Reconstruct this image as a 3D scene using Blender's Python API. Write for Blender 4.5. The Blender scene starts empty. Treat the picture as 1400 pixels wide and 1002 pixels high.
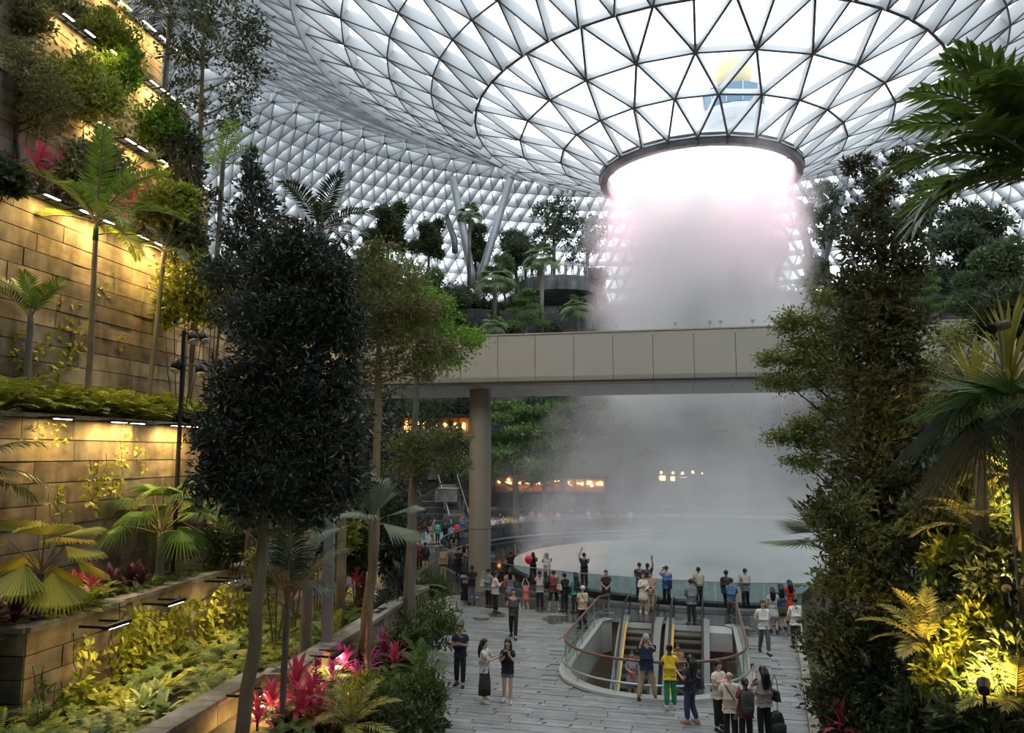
import bpy, bmesh, math, random
import numpy as np
from mathutils import Vector, Matrix
rng = np.random.default_rng(7); random.seed(7)
S = bpy.context.scene
COL = S.collection
# ------------------------------------------------------------------ camera, sky, light, exposure
F = 1060.0; PITCH = math.atan(119/F); H = 6.6
cam = bpy.data.cameras.new('camera'); cam.sensor_width = 36.0; cam.sensor_fit = 'HORIZONTAL'
cam.lens = 36.0*F/1400; cam.clip_start = 0.1; cam.clip_end = 1000
camo = bpy.data.objects.new('camera', cam); COL.objects.link(camo)
camo.location = (0, 0, H); camo.rotation_euler = (math.pi/2+PITCH, 0, 0); S.camera = camo
W = bpy.data.worlds.new('sky'); S.world = W; W.use_nodes = True
_n = W.node_tree.nodes; _l = W.node_tree.links
_bg = _n['Background']
_tc = _n.new('ShaderNodeTexCoord'); _nz = _n.new('ShaderNodeTexNoise'); _nz.inputs['Scale'].default_value = 2.2; _nz.inputs['Detail'].default_value = 4
_rp = _n.new('ShaderNodeValToRGB'); _rp.color_ramp.elements[0].position = 0.35; _rp.color_ramp.elements[0].color = (0.78, 0.85, 0.92, 1)
_rp.color_ramp.elements[1].position = 0.62; _rp.color_ramp.elements[1].color = (0.97, 0.99, 1.0, 1)
_l.new(_tc.outputs['Generated'], _nz.inputs['Vector']); _l.new(_nz.outputs['Fac'], _rp.inputs['Fac']); _l.new(_rp.outputs['Color'], _bg.inputs['Color'])
_bg.inputs['Strength'].default_value = 1.4
S.view_settings.view_transform = 'Standard'; S.view_settings.look = 'None'; S.view_settings.gamma = 1.0
S.view_settings.use_curve_mapping = False; S.view_settings.exposure = 1.42
cy = S.cycles
cy.max_bounces = 8; cy.diffuse_bounces = 4; cy.glossy_bounces = 3; cy.transmission_bounces = 4; cy.transparent_max_bounces = 24
cy.volume_bounces = 4; cy.volume_step_rate = 1.0; cy.volume_max_steps = 128; cy.sample_clamp_indirect = 6.0
LAMP_W = 30.0          # watts of one yellow wall flood lamp
# ------------------------------------------------------------------ frame helpers
AX = Vector((12.58, 50.46))                 # axis of the oculus and the pool
DV = Vector((math.sin(math.radians(14.3)), math.cos(math.radians(14.3))))   # the escalator's and the plaza's long direction
VV = Vector((DV.y, -DV.x))
def at(px, py, depth):
    """the point seen at a spot of the photograph at a given depth along +Y"""
    x = (px-700)/F; u = (501-py)/F; c, s = math.cos(PITCH), math.sin(PITCH)
    dx, dy, dz = x, c-u*s, s+u*c
    k = depth/dy
    return Vector((dx*k, depth, H+dz*k))
def onz(px, py, z):
    x = (px-700)/F; u = (501-py)/F; c, s = math.cos(PITCH), math.sin(PITCH)
    k = (z-H)/(s+u*c)
    return Vector((x*k, (c-u*s)*k, z))
# ------------------------------------------------------------------ mesh helpers
class MB:
    def __init__(s): s.v = []; s.f = []; s.n = 0
    def add(s, V, Fc, m=0):
        V = np.asarray(V, float).reshape(-1, 3); Fc = np.asarray(Fc, int)
        s.v.append(V); s.f.append((Fc+s.n, m)); s.n += len(V)
    def box(s, c, size, rz=0, m=0, taper=1.0):
        x, y, z = size[0]/2, size[1]/2, size[2]/2
        P = np.array([[-x,-y,-z],[x,-y,-z],[x,y,-z],[-x,y,-z],[-x*taper,-y*taper,z],[x*taper,-y*taper,z],[x*taper,y*taper,z],[-x*taper,y*taper,z]])
        ca, sa = math.cos(rz), math.sin(rz)
        P = P@np.array([[ca, sa, 0], [-sa, ca, 0], [0, 0, 1]])+np.asarray(c, float)
        s.add(P, [[0,3,2,1],[4,5,6,7],[0,1,5,4],[1,2,6,5],[2,3,7,6],[3,0,4,7]], m)
    def beam(s, a, b, w, h, m=0, up=(0, 0, 1)):
        a = np.asarray(a, float); b = np.asarray(b, float); d = b-a; L = np.linalg.norm(d); d = d/L
        sd = np.cross(d, up); nn = np.linalg.norm(sd); sd = np.array([1., 0, 0]) if nn < 1e-6 else sd/nn
        u = np.cross(sd, d); P = []
        for q in (a, b):
            for i, j in ((-1,-1),(1,-1),(1,1),(-1,1)): P.append(q+sd*i*w/2+u*j*h/2)
        s.add(P, [[0,1,2,3],[7,6,5,4],[0,4,5,1],[1,5,6,2],[2,6,7,3],[3,7,4,0]], m)
    def tube(s, P, r, n=6, m=0, cap=True, closed=False):
        P = np.asarray(P, float); k = len(P); r = np.broadcast_to(np.asarray(r, float), (k,))
        T = np.gradient(P, axis=0) if not closed else np.roll(P, -1, 0)-np.roll(P, 1, 0)
        T /= np.maximum(np.linalg.norm(T, axis=1, keepdims=True), 1e-9)
        ref = np.array([0, 0, 1.]) if abs(T[0][2]) < .8 else np.array([1., 0, 0])
        V = []
        for i in range(k):
            sd = np.cross(T[i], ref); l = np.linalg.norm(sd)
            if l < 1e-5: sd = np.array([1., 0, 0])
            else: sd = sd/l
            up = np.cross(sd, T[i]); a = np.arange(n)*2*math.pi/n
            V.append(P[i]+r[i]*(np.outer(np.cos(a), sd)+np.outer(np.sin(a), up)))
        V = np.concatenate(V); q = []
        for i in range(k if closed else k-1):
            i2 = (i+1) % k
            for j in range(n): q.append([i*n+j, i*n+(j+1) % n, i2*n+(j+1) % n, i2*n+j])
        s.add(V, q, m)
        if cap and not closed:
            base = s.n-len(V)
            for i, fl in ((0, 1), (k-1, 0)):
                ids = [base+i*n+j for j in range(n)]
                if fl: ids = ids[::-1]
                for j in range(1, n-1): s.f.append((np.array([[ids[0], ids[j], ids[j+1]]]), m))
    def lathe(s, prof, n=24, c=(0, 0, 0), m=0, a0=0, a1=2*math.pi):
        full = abs(a1-a0-2*math.pi) < 1e-6; k = n if full else n+1
        a = a0+(a1-a0)*np.arange(k)/n; V = []
        for r, z in prof: V.append(np.stack([c[0]+r*np.cos(a), c[1]+r*np.sin(a), np.full(k, c[2]+z)], 1))
        q = []
        for i in range(len(prof)-1):
            for j in range(n):
                j2 = (j+1) % k; q.append([i*k+j, i*k+j2, (i+1)*k+j2, (i+1)*k+j])
        s.add(np.concatenate(V), q, m)
    def ball(s, c, r, n=8, m=0):
        pr = [(max(1e-4, math.sin(math.pi*i/n)), -math.cos(math.pi*i/n)) for i in range(n+1)]
        r = np.broadcast_to(np.asarray(r, float), (3,)); b = MB(); b.lathe(pr, n*2)
        for V, (Fc, _) in zip(b.v, b.f): s.add(V*r+np.asarray(c, float), Fc, m)
    def mesh(s, name, mats, smooth=False):
        me = bpy.data.meshes.new(name)
        V = np.concatenate(s.v) if s.v else np.zeros((0, 3))
        me.vertices.add(len(V)); me.vertices.foreach_set('co', V.astype(np.float32).ravel())
        tot = np.concatenate([np.full(len(f), f.shape[1]) for f, _ in s.f]); lv = np.concatenate([f.ravel() for f, _ in s.f])
        mi = np.concatenate([np.full(len(f), m) for f, m in s.f])
        me.loops.add(len(lv)); me.loops.foreach_set('vertex_index', lv.astype(np.int32))
        me.polygons.add(len(tot)); st = np.concatenate([[0], np.cumsum(tot)[:-1]])
        me.polygons.foreach_set('loop_start', st.astype(np.int32)); me.polygons.foreach_set('loop_total', tot.astype(np.int32))
        me.polygons.foreach_set('material_index', mi.astype(np.int32))
        me.polygons.foreach_set('use_smooth', np.full(len(tot), bool(smooth)))
        for m in (mats if isinstance(mats, (list, tuple)) else [mats]): me.materials.append(m)
        me.update(calc_edges=True)
        return me
    def build(s, name, mats, parent=None, smooth=False, loc=None):
        if not s.v: return None
        return link(name, s.mesh(name, mats, smooth), parent, loc)
def link(name, me, parent=None, loc=None):
    o = bpy.data.objects.new(name, me); COL.objects.link(o)
    if parent is not None: o.parent = parent
    if loc is not None: o.location = loc
    return o
def thing(name, label, cat, loc=(0, 0, 0), rz=0, group=None):
    o = bpy.data.objects.new(name, None); COL.objects.link(o); o.location = loc; o.rotation_euler = (0, 0, rz)
    o.empty_display_size = 0.2
    return tag(o, label, cat, group)
def tag(o, label, cat, group=None, kind=None):
    o['label'] = label; o['category'] = cat
    if group: o['group'] = group
    if kind: o['kind'] = kind
    return o
def struct(o, label=None):
    o['kind'] = 'structure'
    if label: o['label'] = label
    return o
def part(name, me, parent, M=None):
    o = link(name, me, parent)
    if M is not None: o.matrix_local = M
    return o
# ------------------------------------------------------------------ materials
MATS = {}
def mat(name, col, rough=.6, metal=0, c2=None, scale=4.0, bump=0, island=False, emit=None, es=0, spec=.5, trans=0, stretch=None, world=False):
    m = bpy.data.materials.new(name); m.use_nodes = True; N = m.node_tree.nodes; L = m.node_tree.links; b = N['Principled BSDF']
    b.inputs['Base Color'].default_value = (*col, 1); b.inputs['Roughness'].default_value = rough; b.inputs['Metallic'].default_value = metal
    b.inputs['Specular IOR Level'].default_value = spec
    fac = None
    if c2 is not None or bump:
        tc = N.new('ShaderNodeTexCoord'); nz = N.new('ShaderNodeTexNoise'); nz.inputs['Scale'].default_value = scale; nz.inputs['Detail'].default_value = 5
        src = tc.outputs['Object']
        if world: src = N.new('ShaderNodeNewGeometry').outputs['Position']
        if stretch:
            mp = N.new('ShaderNodeMapping'); mp.inputs['Scale'].default_value = stretch; L.new(src, mp.inputs['Vector']); src = mp.outputs['Vector']
        L.new(src, nz.inputs['Vector']); fac = nz.outputs['Fac']
    if c2 is not None:
        rp = N.new('ShaderNodeValToRGB'); rp.color_ramp.elements[0].color = (*col, 1); rp.color_ramp.elements[1].color = (*c2, 1)
        if island:
            g = N.new('ShaderNodeNewGeometry'); ad = N.new('ShaderNodeMath'); ad.operation = 'MULTIPLY_ADD'
            L.new(g.outputs['Random Per Island'], ad.inputs[0]); ad.inputs[1].default_value = .75
            ml = N.new('ShaderNodeMath'); ml.operation = 'MULTIPLY'; L.new(fac, ml.inputs[0]); ml.inputs[1].default_value = .25
            L.new(ml.outputs[0], ad.inputs[2]); fac2 = ad.outputs[0]
        else:
            rp.color_ramp.elements[0].position = .32; rp.color_ramp.elements[1].position = .68; fac2 = fac
        L.new(fac2, rp.inputs['Fac']); L.new(rp.outputs['Color'], b.inputs['Base Color'])
        if trans:
            out = N['Material Output']; t = N.new('ShaderNodeBsdfTranslucent'); mx = N.new('ShaderNodeMixShader'); mx.inputs[0].default_value = trans
            L.new(rp.outputs['Color'], t.inputs['Color']); L.new(b.outputs[0], mx.inputs[1]); L.new(t.outputs[0], mx.inputs[2]); L.new(mx.outputs[0], out.inputs['Surface'])
    if world and c2 is not None:
        mp2 = N.new('ShaderNodeMapping'); mp2.inputs['Scale'].default_value = (.9, .9, .28); L.new(src if not stretch else N['Geometry'].outputs['Position'], mp2.inputs['Vector'])
        n2 = N.new('ShaderNodeTexNoise'); n2.inputs['Scale'].default_value = .9; n2.inputs['Detail'].default_value = 6; n2.inputs['Roughness'].default_value = .62; L.new(mp2.outputs['Vector'], n2.inputs['Vector'])
        r2 = N.new('ShaderNodeValToRGB'); r2.color_ramp.elements[0].position = .38; r2.color_ramp.elements[0].color = (.42, .40, .36, 1); r2.color_ramp.elements[1].position = .60; r2.color_ramp.elements[1].color = (1.05, 1.05, 1.05, 1)
        mm = N.new('ShaderNodeMix'); mm.data_type = 'RGBA'; mm.blend_type = 'MULTIPLY'; mm.inputs['Factor'].default_value = 1 if rough > .7 else .25
        L.new(n2.outputs['Fac'], r2.inputs['Fac']); L.new(rp.outputs['Color'], mm.inputs['A']); L.new(r2.outputs['Color'], mm.inputs['B']); L.new(mm.outputs['Result'], b.inputs['Base Color'])
    if bump:
        bp = N.new('ShaderNodeBump'); bp.inputs['Strength'].default_value = bump; bp.inputs['Distance'].default_value = .03
        L.new(fac, bp.inputs['Height']); L.new(bp.outputs['Normal'], b.inputs['Normal'])
    if emit: b.inputs['Emission Color'].default_value = (*emit, 1); b.inputs['Emission Strength'].default_value = es
    MATS[name] = m; return m
def glassmat(name, tint, gloss=.08, rough=.02):
    m = bpy.data.materials.new(name); m.use_nodes = True; N = m.node_tree.nodes; L = m.node_tree.links
    N.remove(N['Principled BSDF']); t = N.new('ShaderNodeBsdfTransparent'); t.inputs[0].default_value = (*tint, 1)
    g = N.new('ShaderNodeBsdfGlossy'); g.inputs['Roughness'].default_value = rough; mx = N.new('ShaderNodeMixShader')
    lw = N.new('ShaderNodeLayerWeight'); lw.inputs['Blend'].default_value = .25
    ml = N.new('ShaderNodeMath'); ml.operation = 'MULTIPLY_ADD'; ml.inputs[1].default_value = .35; ml.inputs[2].default_value = gloss
    L.new(lw.outputs['Fresnel'], ml.inputs[0]); L.new(ml.outputs[0], mx.inputs[0])
    L.new(t.outputs[0], mx.inputs[1]); L.new(g.outputs[0], mx.inputs[2]); L.new(mx.outputs[0], N['Material Output'].inputs['Surface'])
    return m
M_steel = mat('roof_steel', (.52, .54, .56), .5, 0)
M_edge = mat('roof_fin_edge', (.42, .43, .44), .6)
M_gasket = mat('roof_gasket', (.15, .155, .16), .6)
M_pglass = glassmat('pool_glass', (.66, .76, .75), .07)
M_rglass = glassmat('roof_glass', (.93, .96, .97), .04)
M_glass = glassmat('clear_glass', (.90, .95, .94), .03)
M_ring = mat('oculus_ring_metal', (.09, .092, .095), .45, .3, c2=(.12, .12, .125), scale=.6)
M_clad = mat('bridge_cladding', (.44, .40, .342), .4, .15, c2=(.47, .43, .37), scale=.5)
M_soff = mat('bridge_soffit', (.46, .45, .43), .5, .1)
M_seam = mat('dark_joint', (.04, .04, .04), .8)
M_colm = mat('column_paint', (.31, .277, .222), .45, .1, c2=(.34, .304, .245), scale=.7)
M_tube = mat('tube_steel', (.30, .32, .34), .4, .3)
def paver_mat():
    m = mat('floor_paver', (.19, .20, .205), .55, 0, c2=(.37, .38, .38), scale=1.1, bump=.15, island=True, stretch=(.6, 4, 1))
    return m
M_paver = paver_mat()
M_floor = mat('floor_base', (.215, .22, .222), .45, 0, c2=(.265, .27, .27), scale=2.5, stretch=(1, 1, 1))
M_wetstone = mat('dark_granite', (.028, .030, .034), .25, 0, c2=(.05, .052, .056), scale=3)
M_stone = mat('retaining_stone', (.20, .158, .104), .85, 0, c2=(.40, .315, .205), scale=1.3, bump=.5, stretch=(1, 1, 2.5), world=True)
M_stone2 = mat('retaining_stone_grey', (.15, .13, .10), .85, 0, c2=(.32, .27, .20), scale=1.7, bump=.5, world=True)
M_coping = mat('coping_stone', (.30, .265, .22), .8, 0, c2=(.42, .375, .315), scale=3, bump=.2, world=True)
M_backstone = mat('hill_stone', (.14, .147, .147), .8, 0, c2=(.27, .275, .27), scale=.9, bump=.3, world=True)
M_soil = mat('planting_soil', (.035, .026, .016), .95, 0, c2=(.06, .05, .025), scale=6, bump=.6)
M_black = mat('black_metal', (.018, .018, .02), .45, .3)
M_white = mat('white_panel', (.52, .51, .49), .4)
M_water = mat('pool_water', (.012, .013, .015), .04, 0, spec=.6)
M_dish = mat('dish_acrylic', (.42, .46, .45), .22)
M_alu = mat('brushed_aluminium', (.55, .56, .57), .3, .7)
M_lamp = mat('lamp_lens', (1, .95, .9), .4, emit=(1.0, .80, .72), es=9)
M_shop = mat('shop_glow', (1, .55, .2), .5, emit=(1.0, .38, .10), es=3.0)
M_shop2 = mat('shop_glow_pale', (1, .75, .5), .5, emit=(1.0, .55, .25), es=2.2)
# ================================================================== ROOF
HOOPS = [(6.5, 25.5, 24), (9.1, 26.85, 24), (11.9, 27.95, 24), (14.9, 29.2, 48), (17.6, 30.9, 48), (20.5, 32.5, 48), (23.4, 34.1, 48), (26.3, 35.7, 96), (29.2, 37.3, 96),
         (32.1, 38.9, 96), (35.0, 40.4, 96), (37.9, 41.8, 96), (40.8, 42.8, 96), (43.4, 43.0, 96), (45.8, 42.3, 192), (47.8, 41.0, 192), (49.6, 39.6, 192), (51.3, 38.2, 192),
         (52.8, 36.6, 192), (54.2, 35.0, 192), (55.5, 33.3, 192), (56.7, 31.6, 192), (57.8, 29.9, 192), (58.7, 28.3, 192)]
def roof():
    base = math.pi/2-math.radians(14)-math.pi      # towards the camera
    rings = []; off = 0.0
    for k, (R, z, n) in enumerate(HOOPS):
        prev = HOOPS[k-1][2] if k else n
        off = (off+.5) % 1.0 if (k and prev == n) else (off if k == 0 else .0)
        if k and prev != n: off = 0.0
        a = base+(np.arange(n)+off)*2*math.pi/n
        rings.append((a, np.stack([AX.x+R*np.cos(a), AX.y+R*np.sin(a), np.full(n, z)], 1)))
    edges = []; tris = []
    for k, (a, P) in enumerate(rings):
        n = len(P)
        for i in range(n): edges.append((P[i], P[(i+1) % n], k))
    for k in range(len(rings)-1):
        (a, P), (b, Q) = rings[k], rings[k+1]; n, m = len(P), len(Q)
        # start at nearest pair, then advance whichever edge gives the shorter diagonal
        i = 0; j = int(np.argmin(np.linalg.norm(Q-P[0], axis=1))); ci = cj = 0; edges.append((P[i], Q[j], k+.5))
        while ci < n or cj < m:
            d1 = np.linalg.norm(P[(i+1) % n]-Q[j]) if ci < n else 1e9; d2 = np.linalg.norm(P[i]-Q[(j+1) % m]) if cj < m else 1e9
            if d1 < d2: tris.append((P[i], P[(i+1) % n], Q[j])); i = (i+1) % n; ci += 1
            else: tris.append((P[i], Q[(j+1) % m], Q[j])); j = (j+1) % m; cj += 1
            if ci < n or cj < m: edges.append((P[i], Q[j], k+.5))
    root = struct(thing('ceiling', 'domed glass roof of steel triangles sinking to a round oculus', 'roof', (AX.x, AX.y, 0)))
    del root['category']
    O = np.array([AX.x, AX.y, 0.])
    pr = np.array([6.5]+[h[0] for h in HOOPS[1:]])
    def normal(p):       # downward inner normal from the profile
        r = math.hypot(p[0]-AX.x, p[1]-AX.y); k = int(np.clip(np.searchsorted(pr, r), 1, len(pr)-1))
        dr = HOOPS[k][0]-HOOPS[k-1][0]; dz = HOOPS[k][1]-HOOPS[k-1][1]; l = math.hypot(dr, dz)
        nr, nz = dz/l, -dr/l
        return np.array([(p[0]-AX.x)/r*nr, (p[1]-AX.y)/r*nr, nz])
    def seen(c):
        d = c-np.array([0, 0, H]); cp, sp = math.cos(PITCH), math.sin(PITCH)
        y = d[1]*cp+d[2]*sp; z = -d[1]*sp+d[2]*cp
        return y > 1 and abs(d[0]/y) < .69 and abs(z/y) < .50
    # unit bar: x along 0..1, section a tapering fin hanging down, dark inner edge
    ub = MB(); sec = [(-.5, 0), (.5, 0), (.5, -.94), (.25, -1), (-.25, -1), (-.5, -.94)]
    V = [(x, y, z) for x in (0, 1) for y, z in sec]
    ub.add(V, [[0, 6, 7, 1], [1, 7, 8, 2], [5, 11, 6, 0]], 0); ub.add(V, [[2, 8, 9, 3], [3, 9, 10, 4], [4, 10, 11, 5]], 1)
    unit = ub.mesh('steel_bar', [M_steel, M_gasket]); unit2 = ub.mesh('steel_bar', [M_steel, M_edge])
    def size(k):
        if k < 3: return (.13, .44)
        if k < 7: return (.11, .8)
        if k < 14: return (.09, 1.3) if k < 10 else (.08, 1.6)
        return (.07, 1.7)
    sc = []
    for idx, (p, q, k) in enumerate(edges):
        c = (p+q)/2; d = np.linalg.norm(c-np.array([0, 0, H])); sc.append((np.linalg.norm(q-p)/d if seen(c) else 0, idx))
    near = set(i for _, i in sorted(sc, reverse=True)[:300])
    rest = MB()
    for idx, (p, q, k) in enumerate(edges):
        w, h = size(k); nn = normal((p+q)/2)
        if k == 3: w, h = .16, .5
        d = q-p; L = np.linalg.norm(d); ex = d/L; ey = np.cross(-nn, ex); ey /= np.linalg.norm(ey); ez = np.cross(ex, ey)
        if idx in near:
            M = Matrix(((ex[0]*L, ey[0]*w, ez[0]*h, p[0]-O[0]), (ex[1]*L, ey[1]*w, ez[1]*h, p[1]-O[1]), (ex[2]*L, ey[2]*w, ez[2]*h, p[2]), (0, 0, 0, 1)))
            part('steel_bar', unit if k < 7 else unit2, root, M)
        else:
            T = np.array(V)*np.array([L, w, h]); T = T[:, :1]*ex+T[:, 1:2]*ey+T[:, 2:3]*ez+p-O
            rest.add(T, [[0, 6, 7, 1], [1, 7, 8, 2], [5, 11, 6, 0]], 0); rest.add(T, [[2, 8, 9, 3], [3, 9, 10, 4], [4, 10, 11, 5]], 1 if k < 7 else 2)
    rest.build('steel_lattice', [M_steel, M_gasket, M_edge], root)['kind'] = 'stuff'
    ts = []
    for i, t in enumerate(tris):
        c = sum(t)/3; d = np.linalg.norm(c-np.array([0, 0, H])); ar = np.linalg.norm(np.cross(t[1]-t[0], t[2]-t[0])); ts.append((ar/d/d if seen(c) else 0, i))
    nearp = set(i for _, i in sorted(ts, reverse=True)[:300])
    rest = MB()
    for i, t in enumerate(tris):
        up = np.array([0, 0, .05]); T = [x-O+up for x in t]
        if i in nearp:
            b = MB(); b.add(T, [[0, 1, 2]]); b.build('glass_pane', M_rglass, root)
        else: rest.add(T, [[0, 1, 2]])
    rest.build('glazing', M_rglass, root)['kind'] = 'stuff'
    # oculus ring: 24 curved fascia panels and an inner lip with its lamps
    rg = thing('oculus_ring', 'dark grey metal ring around the round opening the water falls from', 'roof ring', (AX.x, AX.y, 0))
    for i in range(24):
        b = MB(); a0 = base+i*2*math.pi/24+.004; a1 = base+(i+1)*2*math.pi/24-.004
        b.lathe([(6.2, 24.75), (6.6, 24.75), (6.68, 25.42), (6.2, 25.5), (6.2, 24.75)], 6, m=0, a0=a0, a1=a1); b.build('ring_panel', M_ring, rg)
    b = MB(); b.lathe([(6.15, 24.8), (6.15, 25.6), (6.3, 25.6), (6.3, 24.8), (6.15, 24.8)], 64); b.build('inner_lip', M_gasket, rg)
    for i in range(8):
        a = base+(i+.5)*math.pi/4
        L = bpy.data.lights.new('ring_spot', 'SPOT'); L.energy = 950; L.color = (1, .30, .46); L.spot_size = math.radians(64); L.spot_blend = .6; L.shadow_soft_size = .25
        lo = bpy.data.objects.new('ring_spot', L); COL.objects.link(lo); lo.parent = rg; lo.location = (6.0*math.cos(a), 6.0*math.sin(a), 25.0)
        lo.rotation_euler = Vector((-math.cos(a)*.2, -math.sin(a)*.2, -1)).to_track_quat('-Z', 'Y').to_euler()
        b = MB(); b.tube([(6.02*math.cos(a), 6.02*math.sin(a), 25.35), (5.98*math.cos(a), 5.98*math.sin(a), 25.02)], [.12, .16], 8); b.build('lamp_can', M_black, rg)
roof()
# building wall that carries the dome
b = MB(); b.lathe([(59.8, -6), (59.8, 28.0), (60.3, 28.0), (60.3, -6)], 96, c=(AX.x, AX.y, 0)); struct(b.build('wall_back', M_backstone), 'dark stone drum wall below the glass dome')
b = MB(); b.lathe([(59.5, 27.9), (60.4, 27.9), (60.4, 28.5), (59.5, 28.5), (59.5, 27.9)], 96, c=(AX.x, AX.y, 0)); struct(b.build('trim_1', M_tube), 'steel kerb beam the dome stands on')
# ================================================================== FLOOR
ESC_O = Vector((3.7, 21.9))
def E2(s, v, z=0): p = ESC_O+DV*s+VV*v; return Vector((p.x, p.y, z))
def esc_outline(g=0.0, n=10):
    """U outline of the stair well: rounded at the near end, open landing side at the far end"""
    hw = 2.62+g; L = []
    s1 = 9.6
    L.append((s1+g, -hw+.45)); L.append((s1-.5, -hw+.12))
    for i in range(n+1):
        a = math.pi*i/n; L.append((2.9-(2.9+g)*math.sin(a)**.8 if 0 < i < n else 2.9, -hw*math.cos(a)))
    L.append((s1-.5, hw-.12)); L.append((s1+g, hw-.45))
    return L
HOLE = [E2(s, v) for s, v in esc_outline(0)]
def inpoly(x, y, P):
    c = False; j = len(P)-1
    for i in range(len(P)):
        if (P[i].y > y) != (P[j].y > y) and x < (P[j].x-P[i].x)*(y-P[i].y)/(P[j].y-P[i].y)+P[i].x: c = not c
        j = i
    return c
POOL_R = 17.0
bm = bmesh.new()
def loop(pts):
    vs = [bm.verts.new((p[0], p[1], -.03)) for p in pts]; return [bm.edges.new((vs[i], vs[(i+1) % len(vs)])) for i in range(len(vs))]
es = loop([(AX.x+59.7*math.cos(a), AX.y+59.7*math.sin(a)) for a in np.linspace(0, 2*math.pi, 96, endpoint=False)])
es += loop([(AX.x+POOL_R*math.cos(a), AX.y+POOL_R*math.sin(a)) for a in np.linspace(0, 2*math.pi, 96, endpoint=False)])
es += loop([(p.x, p.y) for p in HOLE])
bmesh.ops.triangle_fill(bm, use_beauty=True, edges=es)
for f in bm.faces:
    if f.normal.z < 0: f.normal_flip()
me = bpy.data.meshes.new('floor'); bm.to_mesh(me); bm.free(); me.materials.append(M_floor)
FLOOR = struct(link('floor', me), 'grey stone plaza floor around the pool and escalators')
BED = [(-3.2, 10), (-1.6, 15), (-1.75, 18.4), (-2.35, 23), (-3.3, 28), (-4.1, 33), (-5.2, 38)]     # kerb of the left bed (x, y)
def bedx(y): return float(np.interp(y, [p[1] for p in BED], [p[0] for p in BED]))
RBED = [(3.6, 9), (5.0, 13), (6.85, 18.3), (8.4, 23), (10.4, 29), (13, 36)]
def rbedx(y): return float(np.interp(y, [p[1] for p in RBED], [p[0] for p in RBED]))
def pavers():
    mb = MB(); cnt = 0; cand = []
    pw, pl = .24, 1.1
    for r in range(int(40/pw)):
        s = -9+r*pw; o = rng.uniform(0, pl); v = -16+o
        while v < 17:
            l = pl*rng.uniform(.6, 1.25); c = E2(s+pw/2, v+l/2); v += l
            if c.y < 12 or c.y > 46: continue
            if c.x < bedx(c.y)-.4 and c.y < 38 or c.x > rbedx(c.y)+.5 or c.x < -14: continue
            if (Vector((c.x, c.y))-AX).length < POOL_R+.55: continue
            cs = [E2(s, v-l), E2(s+pw, v-l), E2(s+pw, v), E2(s, v)]
            if any(inpoly(q.x, q.y, HOLE) for q in cs+[c]): continue
            px = c.x/c.y
            cand.append((c, l, -c.y if -.15 < px < .42 and c.y > 17 else -999))
    cand.sort(key=lambda t: -t[2])
    ang = math.atan2(VV.y, VV.x); shared = {}
    for i, (c, l, k) in enumerate(cand):
        dz = rng.uniform(-.006, .006)
        if i < 300:
            key = round(l*5)
            if key not in shared:
                t = MB(); t.box((0, 0, 0), (key/5-.014, pw-.014, .03), taper=.985); shared[key] = [t.mesh('paver', M) for M in PAV]
            o = part('paver', shared[key][rng.integers(len(PAV))], FLOOR); o.location = (c.x, c.y, -.015+dz); o.rotation_euler = (0, 0, ang)
        else: mb.box((c.x, c.y, -.015+dz), (l-.014, pw-.014, .03), ang, int(rng.integers(len(PAV))))
    mb.build('stone_paving', PAV, FLOOR)['kind'] = 'stuff'
PAV = [mat('paver_%s' % n, c, .42, 0, c2=tuple(x*1.3 for x in c), scale=2.0, bump=.1, stretch=(1.2, 1.2, 1), world=True) for n, c in
       (('a', (0.204, 0.21, 0.212)), ('b', (0.228, 0.234, 0.234)), ('c', (0.248, 0.254, 0.25)), ('d', (0.292, 0.294, 0.284)), ('e', (0.232, 0.238, 0.234)))]
def wet(m):
    N = m.node_tree.nodes; L = m.node_tree.links; b = N['Principled BSDF']; g = N.new('ShaderNodeNewGeometry'); ds = N.new('ShaderNodeVectorMath'); ds.operation = 'DISTANCE'; ds.inputs[1].default_value = (AX.x+1, AX.y, 0); L.new(g.outputs['Position'], ds.inputs[0])
    nz = N.new('ShaderNodeTexNoise'); nz.inputs['Scale'].default_value = .55; nz.inputs['Detail'].default_value = 4; L.new(g.outputs['Position'], nz.inputs['Vector'])
    a = N.new('ShaderNodeMath'); a.operation = 'MULTIPLY_ADD'; L.new(nz.outputs['Fac'], a.inputs[0]); a.inputs[1].default_value = -14.0; a.inputs[2].default_value = 29.0
    c = N.new('ShaderNodeMath'); c.operation = 'SUBTRACT'; L.new(a.outputs[0], c.inputs[0]); L.new(ds.outputs['Value'], c.inputs[1])
    k = N.new('ShaderNodeMath'); k.operation = 'MULTIPLY'; k.inputs[1].default_value = .7; k.use_clamp = True; L.new(c.outputs[0], k.inputs[0])
    src = b.inputs['Base Color'].links[0].from_socket; mx = N.new('ShaderNodeMix'); mx.data_type = 'RGBA'; mx.blend_type = 'MULTIPLY'; L.new(k.outputs[0], mx.inputs['Factor']); L.new(src, mx.inputs['A']); mx.inputs['B'].default_value = (.40, .40, .41, 1); L.new(mx.outputs['Result'], b.inputs['Base Color'])
    r = N.new('ShaderNodeMath'); r.operation = 'MULTIPLY_ADD'; L.new(k.outputs[0], r.inputs[0]); r.inputs[1].default_value = -.34; r.inputs[2].default_value = .46; L.new(r.outputs[0], b.inputs['Roughness'])
for m in PAV+[M_floor]: wet(m)
pavers()
# wet dark band of granite along the pool rail
b = MB(); b.lathe([(POOL_R-.1, -.4), (POOL_R-.1, .02), (POOL_R+1.0, .02), (POOL_R+1.0, -.1)], 128, c=(AX.x, AX.y, 0)); struct(b.build('trim_2', M_wetstone), 'dark granite band at the foot of the pool rail')
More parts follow.
